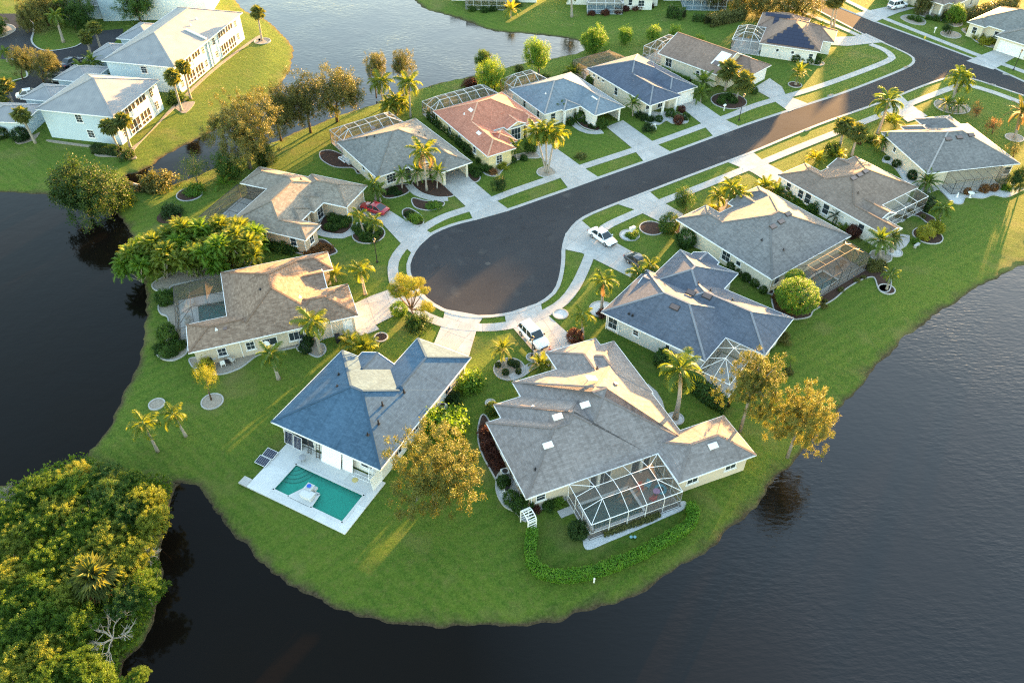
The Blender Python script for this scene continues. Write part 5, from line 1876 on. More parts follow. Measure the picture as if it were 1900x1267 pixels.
def frond_mesh(kind, var, m):
    k = (kind, var, m.name)
    if k not in _FM:
        if kind == 'fan':
            v, f = fan(var)
        elif kind == 'date':
            v, f = feather(45 + 22 * var, 22, .12, .2, var, .045)
        elif kind == 'areca':
            v, f = feather(70 + 35 * var, 16, .3, .3, var, .06)
        else:
            v, f = feather(75 + 35 * var, 22, .55, .34, var, .05)
        _FM[k] = mesh_data('frond_' + kind, v, f, m)
    return _FM[k]


PK = dict(queen=('feather', 17, (72, -38), 2.6, .16, .11), coco=('feather', 16, (68, -40), 2.7, .2, .13), royal=('feather', 15, (70, -35), 2.9, .27, .17), foxtail=('feather', 12, (66, -30), 2.2, .15, .1),
          date=('date', 30, (85, -45), 2.2, .22, .2), pygmy=('date', 22, (80, -30), 1.5, .1, .09), sabal=('fan', 30, (88, -62), 1.75, .2, .17), bush=('areca', 18, (84, 20), 2.0, .05, .05))


def palm(label, base, crown, kind='queen', L=None, m=None, group=None, name='palm_tree', nf=None, bend=0.0, trunks=1, dead=0, seed=None):
    mk, n_, (e1, e0), L0, r0, r1 = PK[kind]
    n_ = nf or n_
    L = L or L0
    m = m or L_PALM
    rnd = random.Random(seed if seed is not None else hash(label) % 9999)
    rnd = random.Random(sum(ord(c) * (i + 3) for i, c in enumerate(label)))
    b = G(*base)
    root = empty(name, (b.x, b.y, 0), 0)
    tag(root, label, 'palm' if name == 'palm_tree' else 'plant', group)
    if crown is None:
        tops = [Vector((0, 0, .25))]
    else:
        t = above(b, *crown) - b
        tops = [t]
        for k in range(trunks - 1):
            tops.append(t + Vector((rnd.uniform(.9, 1.6) * (-1) ** k, rnd.uniform(-.8, .8), rnd.uniform(-1.6, -.4))) if kind != 'bush' else Vector((rnd.uniform(-1.5, 1.5), rnd.uniform(-1.6, 1.0), t.z * (.2, .5, .78, .95, .35, .65, .85)[k % 7])))
    for ti, top in enumerate(tops):
        if crown is not None:
            pts, rad = [], []
            K = 9
            off = Vector((0, 0, 0)) if ti == 0 else Vector((rnd.uniform(-.3, .3), rnd.uniform(-.3, .3), 0))
            for i in range(K + 1):
                t_ = i / K
                p = off.lerp(top, t_)
                p.z = top.z * t_
                p += Vector((bend * math.sin(math.pi * t_), 0, 0))
                flare = 1 + .5 * math.exp(-t_ * 9)
                pts.append(p)
                rad.append((r0 + (r1 - r0) * t_) * flare * (1.06 if i % 2 else .97))
            pts[0] = pts[0] + Vector((0, 0, -.15))
            MB().tube(pts, rad, 9).build('trunk', M_PALMTRUNK, root, True)
            if kind in ('royal', 'foxtail', 'queen', 'coco'):
                MB().tube([top + Vector((0, 0, -.1)), top + Vector((0, 0, .35)), top + Vector((0, 0, .75))], [r1 * 1.05, r1 * 1.15, r1 * .4], 8).build('crown_shaft', M_SHAFT, root, True)
        top = top + Vector((0, 0, .35 if crown else 0))
        golden = 2.39996
        for k in range(n_):
            q = (k + .5) / n_
            el = R(e1 + (e0 - e1) * q ** .9) + R(rnd.uniform(-8, 8))
            az = k * golden + rnd.uniform(-.2, .2)
            sc = L * rnd.uniform(.85, 1.1) * (.8 + .2 * min(1, q * 2))
            var = min(2, int(q * 3))
            mm = m if not (dead and k >= n_ - dead) else M_DRY
            start = top
            if kind == 'bush':
                start = top + Vector((math.cos(az) * .35 * rnd.random(), math.sin(az) * .35 * rnd.random(), 0))
            M = Matrix.Translation(start) @ Matrix.Rotation(az, 4, 'Z') @ Matrix.Rotation(-el, 4, 'Y') @ Matrix.Rotation(rnd.uniform(-.4, .4), 4, 'X') @ Matrix.Diagonal((sc, sc, sc, 1))
            obj('frond', frond_mesh(mk, var, mm), root, M)
    return root


# ------------------------------------------------------------------ plants: crowns of leaves
def crown_mesh(name, m, seed, lobes=7, clumps=95, leaves=46, size=.06, cr=.17, flat=1.0, shell=.55, spread=.62, dome=False):
    rnd = np.random.RandomState(seed)
    L = []
    for i in range(lobes):
        d = rnd.normal(size=3)
        d /= np.linalg.norm(d)
        d[2] = abs(d[2]) * .9 - .15 if not dome else abs(d[2]) * .8
        L.append((d * spread * rnd.uniform(.5, 1), rnd.uniform(.34, .52)))
    P = []
    while len(P) < clumps:
        c, r = L[rnd.randint(lobes)]
        d = rnd.normal(size=3)
        d /= np.linalg.norm(d)
        q = c + d * r * (shell + (1 - shell) * rnd.rand()) * np.array([1, 1, .85])
        if dome and q[2] < -.05:
            continue
        P.append(q)
    P = np.array(P)
    n = clumps * leaves
    ctr = np.repeat(P, leaves, 0)
    off = rnd.normal(size=(n, 3)) * cr * .55
    C = ctr + off
    C[:, 2] *= flat
    out_ = C - np.array([0, 0, -.15])
    out_ /= np.linalg.norm(out_, axis=1)[:, None] + 1e-6
    nr = rnd.normal(size=(n, 3)) * .75 + out_ * .6 + np.array([0, 0, .35])
    nr /= np.linalg.norm(nr, axis=1)[:, None]
    # bring the crown to unit size
    if not dome:
        mid = (np.percentile(C, 2, 0) + np.percentile(C, 98, 0)) / 2
        C -= mid
        P = P - mid
    k = np.array([1 / np.percentile(np.abs(C[:, 0]), 97), 1 / np.percentile(np.abs(C[:, 1]), 97), 1 / np.percentile(np.abs(C[:, 2]), 97)])
    C *= k
    P = P * k
    t = np.cross(nr, rnd.normal(size=(n, 3)))
    t /= np.linalg.norm(t, axis=1)[:, None]
    b = np.cross(nr, t)
    s = size * rnd.uniform(.6, 1.3, size=(n, 1))
    V = np.stack([C - t * s * .5, C + b * s * .32, C + t * s * .6, C - b * s * .32], 1).reshape(-1, 3)
    F = np.arange(n * 4).reshape(n, 4)
    me = bpy.data.meshes.new(name)
    me.vertices.add(len(V))
    me.vertices.foreach_set('co', V.astype(np.float32).ravel())
    me.loops.add(n * 4)
    me.loops.foreach_set('vertex_index', F.astype(np.int32).ravel())
    me.polygons.add(n)
    me.polygons.foreach_set('loop_start', np.arange(0, n * 4, 4, dtype=np.int32))
    me.polygons.foreach_set('loop_total', np.full(n, 4, dtype=np.int32))
    me.materials.append(m)
    me.update(calc_edges=True)
    return me, P


_CM = {}
STY = dict(fine=dict(lobes=16, clumps=380, leaves=130, size=.038, cr=.052, spread=.64, shell=.55),
           airy=dict(lobes=13, clumps=300, leaves=80, size=.052, cr=.075, spread=.64, shell=.5), dense=dict(lobes=12, clumps=420, leaves=60, size=.06, cr=.085, spread=.58, shell=.72),
           round=dict(lobes=5, clumps=170, leaves=50, size=.08, cr=.13, spread=.42, shell=.85), topiary=dict(lobes=2, clumps=520, leaves=46, size=.055, cr=.05, spread=.12, shell=.97),
           shrub=dict(lobes=6, clumps=90, leaves=40, size=.14, cr=.17, spread=.5, dome=True, shell=.8), ball=dict(lobes=1, clumps=120, leaves=40, size=.13, cr=.1, spread=.02, shell=.95),
           wisp=dict(lobes=9, clumps=130, leaves=40, size=.055, cr=.12, spread=.65), mang=dict(lobes=12, clumps=300, leaves=90, size=.055, cr=.07, spread=.62, dome=True, shell=.7))


def crown(style, var, m):
    k = (style, var, m.name)
    if k not in _CM:
        _CM[k] = crown_mesh('crown_' + style, m, 11 + var * 7 + len(style), **STY[style])
    return _CM[k]


def mpp(p):
    """metres that one picture point spans at world point p"""
    return (p.y * _c - (p.z - CAM_H) * _s) / FPX


def tree(label, base, cpx, wpx, hpx, m, style='airy', var=0, bark=None, name='broadleaf_tree', group=None, cat='tree', trunk_r=None, up=0.0, rz=None, limbs=6, flat=None):
    b = G(*base)
    c = above(b, *cpx)
    k = mpp(c)
    rx = wpx * k * .43
    rz_ = hpx * k * .46
    c.z = max(c.z, rz_ * .75)
    root = empty(name, (b.x, b.y, min(0, b.z)), 0)
    tag(root, label, cat, group)
    rel = c - b
    me, P = crown(style, var % 3, m)
    rnd = random.Random(len(label) * 13 + var)
    a = rnd.uniform(0, 6.28) if rz is None else rz
    M = Matrix.Translation(rel) @ Matrix.Rotation(a, 4, 'Z') @ Matrix.Diagonal((rx, rx * rnd.uniform(.9, 1.08), rz_, 1))
    obj('crown', me, root, M)
    tr = trunk_r or max(.09, rx * .055)
    mb = MB()
    fork = Vector((rel.x * .5, rel.y * .5, max(.6, rel.z - rz_ * .55)))
    mb.tube([(0, 0, -.3), (fork.x * .3, fork.y * .3, fork.z * .5), fork], [tr * 1.35, tr, tr * .8], 8)
    for q in range(limbs):
        e = M @ Vector(P[(q * 17 + var) % len(P)] * .85)
        mid = fork.lerp(e, .5) + Vector((rnd.uniform(-.3, .3), rnd.uniform(-.3, .3), rz_ * .12))
        mb.tube([fork, mid, e], [tr * .6, tr * .38, tr * .12], 6)
    mb.build('trunk', bark or M_BARK, root, True)
    return root


def shrub(label, px, r, m, style='shrub', var=0, h=1.0, group=None, name='shrub', cat='shrub', z=0.0):
    b = G(*px)
    me, P = crown(style, var % 3, m)
    rnd = random.Random(var * 31 + int(px[0]))
    zc = r * h if style in ('ball', 'topiary', 'round') else .0
    M = Matrix.Translation((b.x, b.y, z + zc * .85)) @ Matrix.Rotation(rnd.uniform(0, 6.28), 4, 'Z') @ Matrix.Diagonal((r, r * rnd.uniform(.85, 1.1), r * h, 1))
    o = obj(name, me, None, M)
    tag(o, label, cat, group)
    return o


def shrubs(label, group, pts, r, m, style='shrub', h=1.0, name='shrub'):
    ords = ['first', 'second', 'third', 'fourth', 'fifth', 'sixth', 'seventh', 'eighth', 'ninth']
    xs = sorted(q[0] for q in pts)
    for i, p in enumerate(pts):
        lab = label + ', ' + ords[xs.index(p[0])] + ' from the left'
        shrub(lab if len(lab.split()) <= 16 else label, p, r * (.85 + .3 * ((i * 37) % 10) / 10), m, style, i, h, group, name)


def hedge(label, line, w, h, m, size=.13, dens=150, name='hedge', closed=False, cat='hedge', z0=.0):
    P = resample(spline([G2(*p) for p in line], 5), .3)
    Lf = offset_line(P, 1.0)
    rnd = np.random.RandomState(len(P))
    P, Nn = np.array(P), np.array(Lf) - np.array(P)
    n = int(len(P) * .3 * dens * (w + 2 * h))
    i = rnd.randint(0, len(P) - 1, n)
    t = rnd.rand(n, 1)
    c = P[i] * (1 - t) + P[i + 1] * t
    a = rnd.uniform(-.12, math.pi + .12, n)
    ca, sa = np.cos(a), np.sin(a)
    # rounded box section
    q = 1 / np.maximum(np.abs(ca), np.abs(sa)) ** .75
    jit = 1 + rnd.normal(size=n) * .09 + .12 * np.sin(i * .9) * np.cos(i * .37)
    x = ca * q * w / 2 * jit
    zz = z0 + np.maximum(0.03, sa * q * h * jit * .95)
    nrm = Nn[i]
    C = np.stack([c[:, 0] + nrm[:, 0] * x, c[:, 1] + nrm[:, 1] * x, zz], 1)
    nr = np.stack([nrm[:, 0] * ca, nrm[:, 1] * ca, sa + .3], 1) * .8 + rnd.normal(size=(n, 3)) * .6
    nr /= np.linalg.norm(nr, axis=1)[:, None]
    tt = np.cross(nr, rnd.normal(size=(n, 3)))
    tt /= np.linalg.norm(tt, axis=1)[:, None]
    bb = np.cross(nr, tt)
    s = size * rnd.uniform(.6, 1.35, size=(n, 1))
    V = np.stack([C - tt * s * .5, C + bb * s * .35, C + tt * s * .6, C - bb * s * .35], 1).reshape(-1, 3)
    core = MB()
    ring = []
    Pl, Pr = offset_line([tuple(p) for p in P], w * .36), offset_line([tuple(p) for p in P], -w * .36)
    root = empty(name, (0, 0, 0))
    tag(root, label, cat)
    F = np.arange(n * 4).reshape(n, 4)
    mobj('foliage', V.tolist(), F.tolist(), m, root)
    cv, cf = [], []
    for p, q_ in zip(Pl, Pr):
        cv += [(p[0], p[1], z0), (p[0], p[1], z0 + h * .78), (q_[0], q_[1], z0 + h * .78), (q_[0], q_[1], z0)]
    for k in range(len(P) - 1):
        for j in range(3):
            cf.append((4 * k + j, 4 * k + j + 1, 4 * k + j + 5, 4 * k + j + 4))
    mobj('branch_core', cv, cf, M_HCORE, root)
    return root


M_HCORE = plain('hedge_core', (.03, .04, .012), .95, .3, 5)

# ------------------------------------------------------------------ palms
palm('tall grey-trunked palm standing in the gravel ring beside the hedge', (1253, 776), (1262, 690), 'royal', 3.2, L_PALM, bend=.2)
palm('short feathery palm on the left lawn, nearer the pond', (292, 836), (268, 790), 'foxtail', 2.3, L_PALMY)
palm('slender feathery palm on the left lawn, right of its twin', (345, 809), (323, 772), 'foxtail', 2.0, L_PALMY)
palm('drooping palm on the lawn below the satellite dish', (517, 703), (503, 661), 'coco', 2.3, L_PALM)
palm('feathery palm in the gravel bed by the air conditioner', (596, 657), (580, 600), 'coco', 2.8, L_PALMY)
palm('bright yellow-green palm in front of the brown house', (678, 546), (669, 504), 'coco', 2.4, L_PALMY)
palm('sunlit palm in the round bed by the red car, left one', (676, 436), (667, 402), 'foxtail', 1.9, L_PALMY)
palm('sunlit palm in the round bed by the red car, right one', (691, 438), (694, 412), 'foxtail', 2.0, L_PALMY, bend=.2)
palm('tall shaggy palm in front of the grey house with the open garage', (792, 354), (786, 286), 'queen', 3.4, L_PALMY, dead=2)
palm('small palm right of the tall shaggy palm', (811, 350), (812, 322), 'pygmy', 2.0, L_PALM)
palm('bushy small palm at the window of the grey house', (746, 350), (746, 328), 'pygmy', 2.0, L_PALM)
palm('bushy palm at the corner of the grey house', (697, 372), (694, 342), 'queen', 1.9, L_PALM, nf=12)
palm('second bushy palm at the corner of the grey house', (706, 374), (702, 354), 'queen', 1.9, L_PALM, nf=12)
palm('low dark palm by the front door of the grey house', (775, 345), (774, 322), 'pygmy', 2.2, L_PALM)
palm('tall trio of feathery palms by the driveway of the terracotta house', (1014, 320), (1013, 246), 'queen', 3.0, L_PALMY, trunks=3)
palm('small fan of fronds at the terracotta house front', (958, 296), (957, 274), 'queen', 2.0, L_PALM, nf=12)
palm('tall palm at the pond behind the grey house, left one', (711, 207), (706, 156), 'queen', 3.2, L_PALMY)
palm('tall palm at the pond behind the grey house, right one', (762, 219), (759, 158), 'queen', 3.2, L_PALMY)
palm('low leafy palms under the two tall pond palms', (735, 214), (735, 188), 'queen', 2.6, L_PALMY, trunks=3)
palm('young palm under the golden trees at the pond', (625, 224), (622, 208), 'foxtail', 1.6, L_PALM)
for lab, b, c_ in (('fan palm at the gap between the two apartment blocks, left one', (337, 206), (320, 146)), ('fan palm at the gap between the two apartment blocks, right one', (354, 184), (340, 128)),
                   ('fan palm at the near corner of the front apartment block, left one', (223, 282), (202, 238)), ('fan palm at the near corner of the front apartment block, right one', (242, 274), (229, 227)),
                   ('lone fan palm on the pond bank at the far end of the apartments', (486, 76), (478, 26)), ('lone fan palm beside the apartment garage at the left edge', (66, 266), (40, 216)),
                   ('fan palm in the car park by the dark lane, left one', (169, 101), (159, 71)), ('fan palm in the car park by the dark lane, right one', (187, 91), (175, 54)),
                   ('fan palm at the left edge of the car park, upper one', (26, 196), (10, 160)), ('fan palm at the left edge of the car park, lower one', (12, 206), (1, 182)),
                   ('fan palm at the top edge behind the rear apartments, left one', (340, 24), (330, 4)), ('fan palm at the top edge behind the rear apartments, right one', (352, 20), (348, 2))):
    palm(lab, b, c_, 'sabal', 1.9, L_SABAL, 'fan palms around the apartments')
palm('king palm on the grassy car park island', (118, 79), (103, 32), 'royal', 2.6, L_PALM)
palm('bushy palms against the apartment garages, lower one', (158, 150), (152, 128), 'queen', 2.4, L_PALM, trunks=2)
palm('bushy palms against the apartment garages, upper one', (176, 140), (172, 118), 'pygmy', 2.6, L_PALM)
palm('bushy palm beside the rear apartment block roof', (256, 70), (251, 56), 'queen', 2.2, L_PALM, trunks=3)
palm('small palm at the left edge of the car park', (14, 116), (10, 100), 'queen', 1.8, L_PALM)
palm('palm with golden tips beside the front walk of the navy house', (1116, 575), (1119, 526), 'coco', 2.5, L_PALM, dead=1)
palm('small drooping palm by the white vehicle driveway', (1081, 628), (1081, 588), 'coco', 2.0, L_PALMY, nf=11)
palm('palm beside the dark parked car, left one', (1191, 533), (1183, 508), 'coco', 2.0, L_PALM)
palm('palm beside the dark parked car, right one', (1206, 521), (1206, 496), 'coco', 2.0, L_PALMY)
palm('sunny pair of palms before the topiary house, front one', (1333, 390), (1333, 368), 'queen', 2.2, L_PALMY)
palm('sunny pair of palms before the topiary house, back one', (1347, 395), (1357, 352), 'queen', 2.6, L_PALMY, trunks=2)
palm('fan palm by the sidewalk before the taupe house, right one', (1580, 290), (1591, 249), 'sabal', 2.1, L_SABAL)
palm('fan palm by the sidewalk before the taupe house, left one', (1557, 279), (1566, 236), 'sabal', 2.1, L_SABAL)
palm('tall royal palm beside the sunlit street', (1629, 248), (1648, 192), 'royal', 3.6, L_PALM)
palm('tall double-trunked palm on the street corner', (1765, 188), (1781, 143), 'royal', 3.0, L_PALM, trunks=2)
palm('bushy low date palm under the double palm, left one', (1756, 205), (1755, 196), 'pygmy', 2.4, L_PALM)
palm('bushy low date palm under the double palm, right one', (1777, 209), (1776, 198), 'pygmy', 2.4, L_PALM)
palm('leaning date palm at the right edge with orange fruit stalks', (1883, 256), (1894, 212), 'date', 3.2, L_OLIVE, dead=3)
palm('bushy date palm at the white gravel corner of the far right house', (1718, 352), (1718, 341), 'date', 2.6, L_PALM)
palm('bushy date palm behind the taupe house, left one', (1632, 477), (1632, 449), 'date', 2.5, L_PALM)
palm('bushy date palm behind the taupe house, right one', (1655, 468), (1656, 446), 'date', 2.0, L_SABAL)
palm('thin palm on the lake lawn behind the taupe house', (1740, 420), (1749, 390), 'coco', 2.2, L_PALM)
palm('small palm in the mulch spot by the lake', (1645, 537), (1652, 514), 'foxtail', 1.7, L_PALM)
palm('fan palm beside the street lamp, left one', (1345, 169), (1352, 132), 'sabal', 2.6, L_SABAL)
palm('fan palm beside the street lamp, right one', (1365, 184), (1379, 154), 'sabal', 2.6, L_SABAL)
palm('dense low palm before the red-brown gabled house', (1306, 172), (1304, 156), 'date', 3.0, L_PALM)
palm('low palm at the garage of the navy tiled house', (1300, 190), (1300, 176), 'pygmy', 2.4, L_PALM)
palm('young palm at the corner of the slate blue house', (1174, 216), (1174, 197), 'pygmy', 2.2, L_PALM)
palm('bushy date palm alone on the corner lawn', (1476, 158), (1481, 136), 'date', 2.6, L_PALMY)
palm('palms at the corner of the solar-roofed house', (1525, 78), (1521, 60), 'date', 2.6, L_PALMY, trunks=2)
palm('very tall thin palm at the top edge, left trunk', (1540, 54), (1549, 4), 'sabal', 2.4, L_OLIVE)
palm('very tall thin palm at the top edge, right trunk', (1546, 52), (1558, -8), 'sabal', 2.4, L_OLIVE)
palm('young date palm in the round pebble bed of the front lawn', (932, 678), (932, 650), 'date', 1.9, L_PALMY)
palm('low bright palm against the garage corner of the grey-mauve house', (1004, 680), None, 'bush', 2.0, L_PALMY, nf=18)
palm('yellow-green palm clump behind the blue roof', (672, 652), None, 'bush', 2.6, L_PALMY, nf=24)
palm('lower palm clump left of the blue roof tip', (650, 640), None, 'bush', 2.0, L_PALMY, nf=18)
palm('bushy palm at the porch of the brown house', (624, 522), (621, 512), 'pygmy', 2.0, L_PALMY)
palm('small palm beside the front walk of the slate blue house', (1042, 222), (1036, 200), 'queen', 1.8, L_PALM)
palm('bushy palm behind the slate blue house', (1064, 140), None, 'bush', 3.0, L_PALMY, nf=24)
palm('small palm at the pale house on the right edge', (1822, 66), (1819, 50), 'date', 2.2, L_PALMY)
palm('feathery palm clump at the sunny drive of the taupe house', (1420, 352), None, 'bush', 2.4, L_PALMY, nf=20)
palm('second feathery palm clump beside the taupe house', (1440, 362), None, 'bush', 2.2, L_PALM, nf=18)
palm('sunny palm clump before the taupe house garden, left one', (1512, 300), None, 'bush', 2.2, L_YELLOW, nf=18)
palm('sunny palm clump before the taupe house garden, right one', (1548, 292), None, 'bush', 2.4, L_PALMY, nf=20)
palm('yellow-green palm clump at the far right house front', (1652, 232), None, 'bush', 2.6, L_PALMY, nf=20)
palm('dark spiky palm at the left corner of the far right house', (1638, 280), (1636, 266), 'date', 2.2, L_PALM)
palm('small palm by the side wall of the taupe house', (1562, 432), None, 'bush', 1.7, L_PALM, nf=14)
palm('dark palm under the side window of the taupe house', (1552, 414), (1551, 404), 'pygmy', 1.8, L_DARK)
palm('banana-like plant near the channel behind the black cage', (415, 345), None, 'bush', 2.4, L_LIME, nf=10)
palm('small palm in front of the left bay of the taupe house', (1468, 370), None, 'bush', 1.8, L_PALM, nf=14)
palm('cabbage palm rising from the mangrove thicket', (182, 1110), (178, 1075), 'sabal', 2.6, L_SABAL, dead=7)

ORD = ['first', 'second', 'third', 'fourth', 'fifth', 'sixth', 'seventh', 'eighth', 'ninth', 'tenth', 'eleventh', 'twelfth']
# big areca thicket on the left shore
spots = [(262, 520), (285, 505), (310, 516), (335, 498), (362, 512), (388, 496), (412, 506), (438, 490), (462, 497), (478, 478), (300, 488), (340, 478), (375, 474), (410, 468), (445, 466), (268, 498)]
for i, p in enumerate(spots):
    b = G(*p)
    row = 'back' if p[1] < 490 and i > 8 else 'front'
    nth = sorted([q[0] for k, q in enumerate(spots) if ('back' if q[1] < 490 and k > 8 else 'front') == row]).index(p[0])
    palm('arching areca palm in the left shore thicket, %s from the left in its %s row' % (ORD[nth], row), p, (p[0] - 3, p[1] - 34 - (i * 13) % 16), 'bush', 1.95, L_PALMY if i % 3 else L_LIME, 'areca thicket on the left shore', nf=26, trunks=8)

# ------------------------------------------------------------------ broadleaf trees
tree('large olive oak between the channel and the grey-tan house', (464, 313), (455, 232), 140, 112, L_OLIVE, 'fine', 0, M_BARKG, limbs=9)
tree('golden-leaved tree at the pond, middle one of three', (576, 244), (566, 182), 92, 92, L_OLIVE, 'airy', 1)
tree('golden-leaved tree at the pond, right one of three', (625, 224), (628, 166), 96, 84, L_OLIVE, 'airy', 2)
tree('golden-leaved tree at the pond, left one of three', (521, 259), (508, 200), 84, 84, L_OLIVE, 'airy', 0)
tree('small olive tree on the far pond edge, left of the tall palms', (698, 180), (697, 122), 44, 48, L_OLIVE, 'airy', 1)
tree('small olive tree on the far pond edge, behind the tall palms', (748, 176), (748, 118), 48, 46, L_OLIVE, 'airy', 2)
tree('round leafy tree behind the white-ribbed cages', (918, 172), (913, 138), 62, 56, L_LIME, 'dense', 0)
tree('smaller leafy tree behind the round one at the pond', (900, 140), (898, 110), 34, 36, L_GREEN, 'dense', 1)
tree('tall clump tree at the pond behind the slate blue house', (1000, 142), (996, 98), 54, 56, L_LIME, 'dense', 2)
tree('round glossy tree at the tip of the far pond', (1104, 98), (1104, 74), 50, 46, L_LIME, 'dense', 0)
for i, (p, c_, w) in enumerate((((1161, 82), (1161, 66), 30), ((1212, 80), (1212, 64), 30), ((1254, 74), (1254, 60), 26), ((1300, 84), (1299, 74), 20))):
    tree(['small bushy tree on the lawn behind the gabled house, leftmost', 'small bushy tree on the lawn behind the gabled house, second', 'small bushy tree on the lawn behind the gabled house, third', 'small bushy tree on the lawn behind the gabled house, rightmost'][i], p, c_, w, w, L_LIME, 'round', i, group='bushy lawn trees')
tree('golden-lit feathery tree at the lake corner, left one with bent trunk', (1373, 800), (1398, 708), 124, 122, L_GOLD, 'fine', 1, M_BARKG, limbs=9)
tree('golden-lit feathery tree overhanging the right lake', (1462, 845), (1486, 774), 122, 132, L_GOLD, 'fine', 2, M_BARKG, limbs=8)
tree('round olive-gold tree between the two front houses', (808, 940), (803, 870), 172, 150, L_GOLD, 'fine', 0, M_BARKG, limbs=9)
tree('dense dark tree on the left lawn bridge', (166, 398), (162, 354), 134, 106, L_DARK, 'dense', 1)
tree('wispy willow-like tree by the channel', (366, 338), (360, 310), 62, 60, L_GREEN, 'wisp', 0, M_BARKG)
tree('dark tall shrub tree beside the large oak', (488, 302), (487, 282), 46, 58, L_DARK, 'dense', 2)
tree('round topiary tree at the bronze pool cage, lower tier', (1486, 582), (1481, 548), 80, 60, L_LIME, 'topiary', 0)
tree('round topiary tree at the bronze pool cage, upper tier', (1474, 545), (1475, 517), 42, 36, L_LIME, 'topiary', 1)
tree('olive tree spreading over the car park wedge, left one', (42, 148), (42, 114), 52, 50, L_OLIVE, 'airy', 0)
tree('olive tree spreading over the car park wedge, right one', (80, 154), (84, 118), 56, 54, L_OLIVE, 'airy', 2)
tree('dark oak on the car park island, right one', (142, 55), (138, 22), 78, 62, L_GREEN, 'airy', 1)
tree('dark oak on the car park island, left one', (90, 48), (84, 10), 84, 66, L_OLIVE, 'airy', 0)
tree('dark oak before the top left apartment block', (262, 42), (250, 8), 74, 44, L_GREEN, 'airy', 2)
tree('golden small tree in the car park by the top left', (55, 60), (52, 34), 44, 50, L_OLIVE, 'airy', 2)
tree('dark leafy tree at the left edge of the car park', (-6, 66), (-6, 46), 40, 36, L_GREEN, 'airy', 1)
for i, (p, c_, w) in enumerate((((1425, 34), (1424, 8), 70), ((1490, 30), (1486, 4), 80), ((1385, 26), (1382, 2), 60), ((1340, 14), (1336, -8), 60))):
    tree(['hazy golden tree behind the solar roof, second from the right', 'hazy golden tree behind the solar roof, rightmost', 'hazy golden tree behind the solar roof, third from the right', 'hazy golden tree behind the solar roof, leftmost'][i], p, c_, w, w * .8, L_OLIVE, 'airy', i)
tree('small crepe myrtle on the corner lawn, nearest the street', (1812, 216), (1813, 202), 22, 26, L_RUSSET, 'wisp', 0)
tree('small crepe myrtle on the corner lawn, middle one', (1841, 248), (1843, 232), 28, 28, L_RUSSET, 'wisp', 1)
tree('grey-green small tree beside the leaning date palm', (1880, 292), (1881, 274), 34, 34, L_OLIVE, 'wisp', 2)
tree('small dark tree in the sandy island across the street', (1764, 64), (1758, 52), 20, 20, L_DARK, 'round', 1)
tree('leafy tree at the porch across the cross street', (1775, 42), (1774, 26), 36, 34, L_LIME, 'dense', 0)
tree('leafy shrub tree at the garage across the cross street', (1716, 26), (1714, 8), 36, 36, L_OLIVE, 'dense', 1)
tree('small thin tree in the gravel circle of the back lawn', (392, 742), (384, 700), 44, 54, L_YELLOW, 'wisp', 1)
tree('thin young tree in the lake lawn behind the navy house', (1466, 682), (1466, 668), 24, 20, L_LIME, 'wisp', 0, trunk_r=.05)
tree('dark evergreen street tree beside the topiary driveway', (1272, 390), (1270, 368), 40, 40, L_GREEN, 'round', 2)
tree('dense small tree before the terracotta house', (988, 282), (984, 268), 30, 32, L_GREEN, 'dense', 2)
tree('dark round tree on the lawn by the terracotta house sidewalk', (925, 352), (925, 340), 28, 30, L_DARK, 'round', 0)
tree('hedge tree at the right edge beside the far right house', (1892, 356), (1890, 330), 36, 44, L_DARK, 'dense', 1)

# flat-crowned yellow tree in front of the bulb: pads of leaves on bare limbs
b = G(771, 598)
root = empty('broadleaf_tree', (b.x, b.y, 0))
tag(root, 'flat-padded bright yellow-green tree at the edge of the cul-de-sac', 'tree')
mb = MB()
fork = Vector((-.35, 0, 2.1))
mb.tube([(0, 0, -.2), (-.1, 0, 1.0), fork], [.17, .13, .1], 8)
for (px, py, r) in ((742, 527, .95), (763, 520, .75), (777, 528, .6), (788, 535, .55), (735, 536, .7), (756, 545, .6), (772, 552, .4), (790, 561, .75), (800, 567, .4), (748, 536, .8), (769, 535, .5), (728, 530, .5)):
    c = above(b, px, py) - b
    c.y += ((px * 7) % 5 - 2) * .35
    me, P = crown('round', px % 3, L_YELLOW)
    obj('leaf_pad', me, root, Matrix.Translation(c) @ Matrix.Diagonal((r * 1.15, r * 1.15, r * .62, 1)))
    mid = fork.lerp(c, .55) + Vector((0, 0, -.1))
    mb.tube([fork, mid, c], [.07, .05, .02], 6)
mb.build('trunk', M_BARK, root, True)

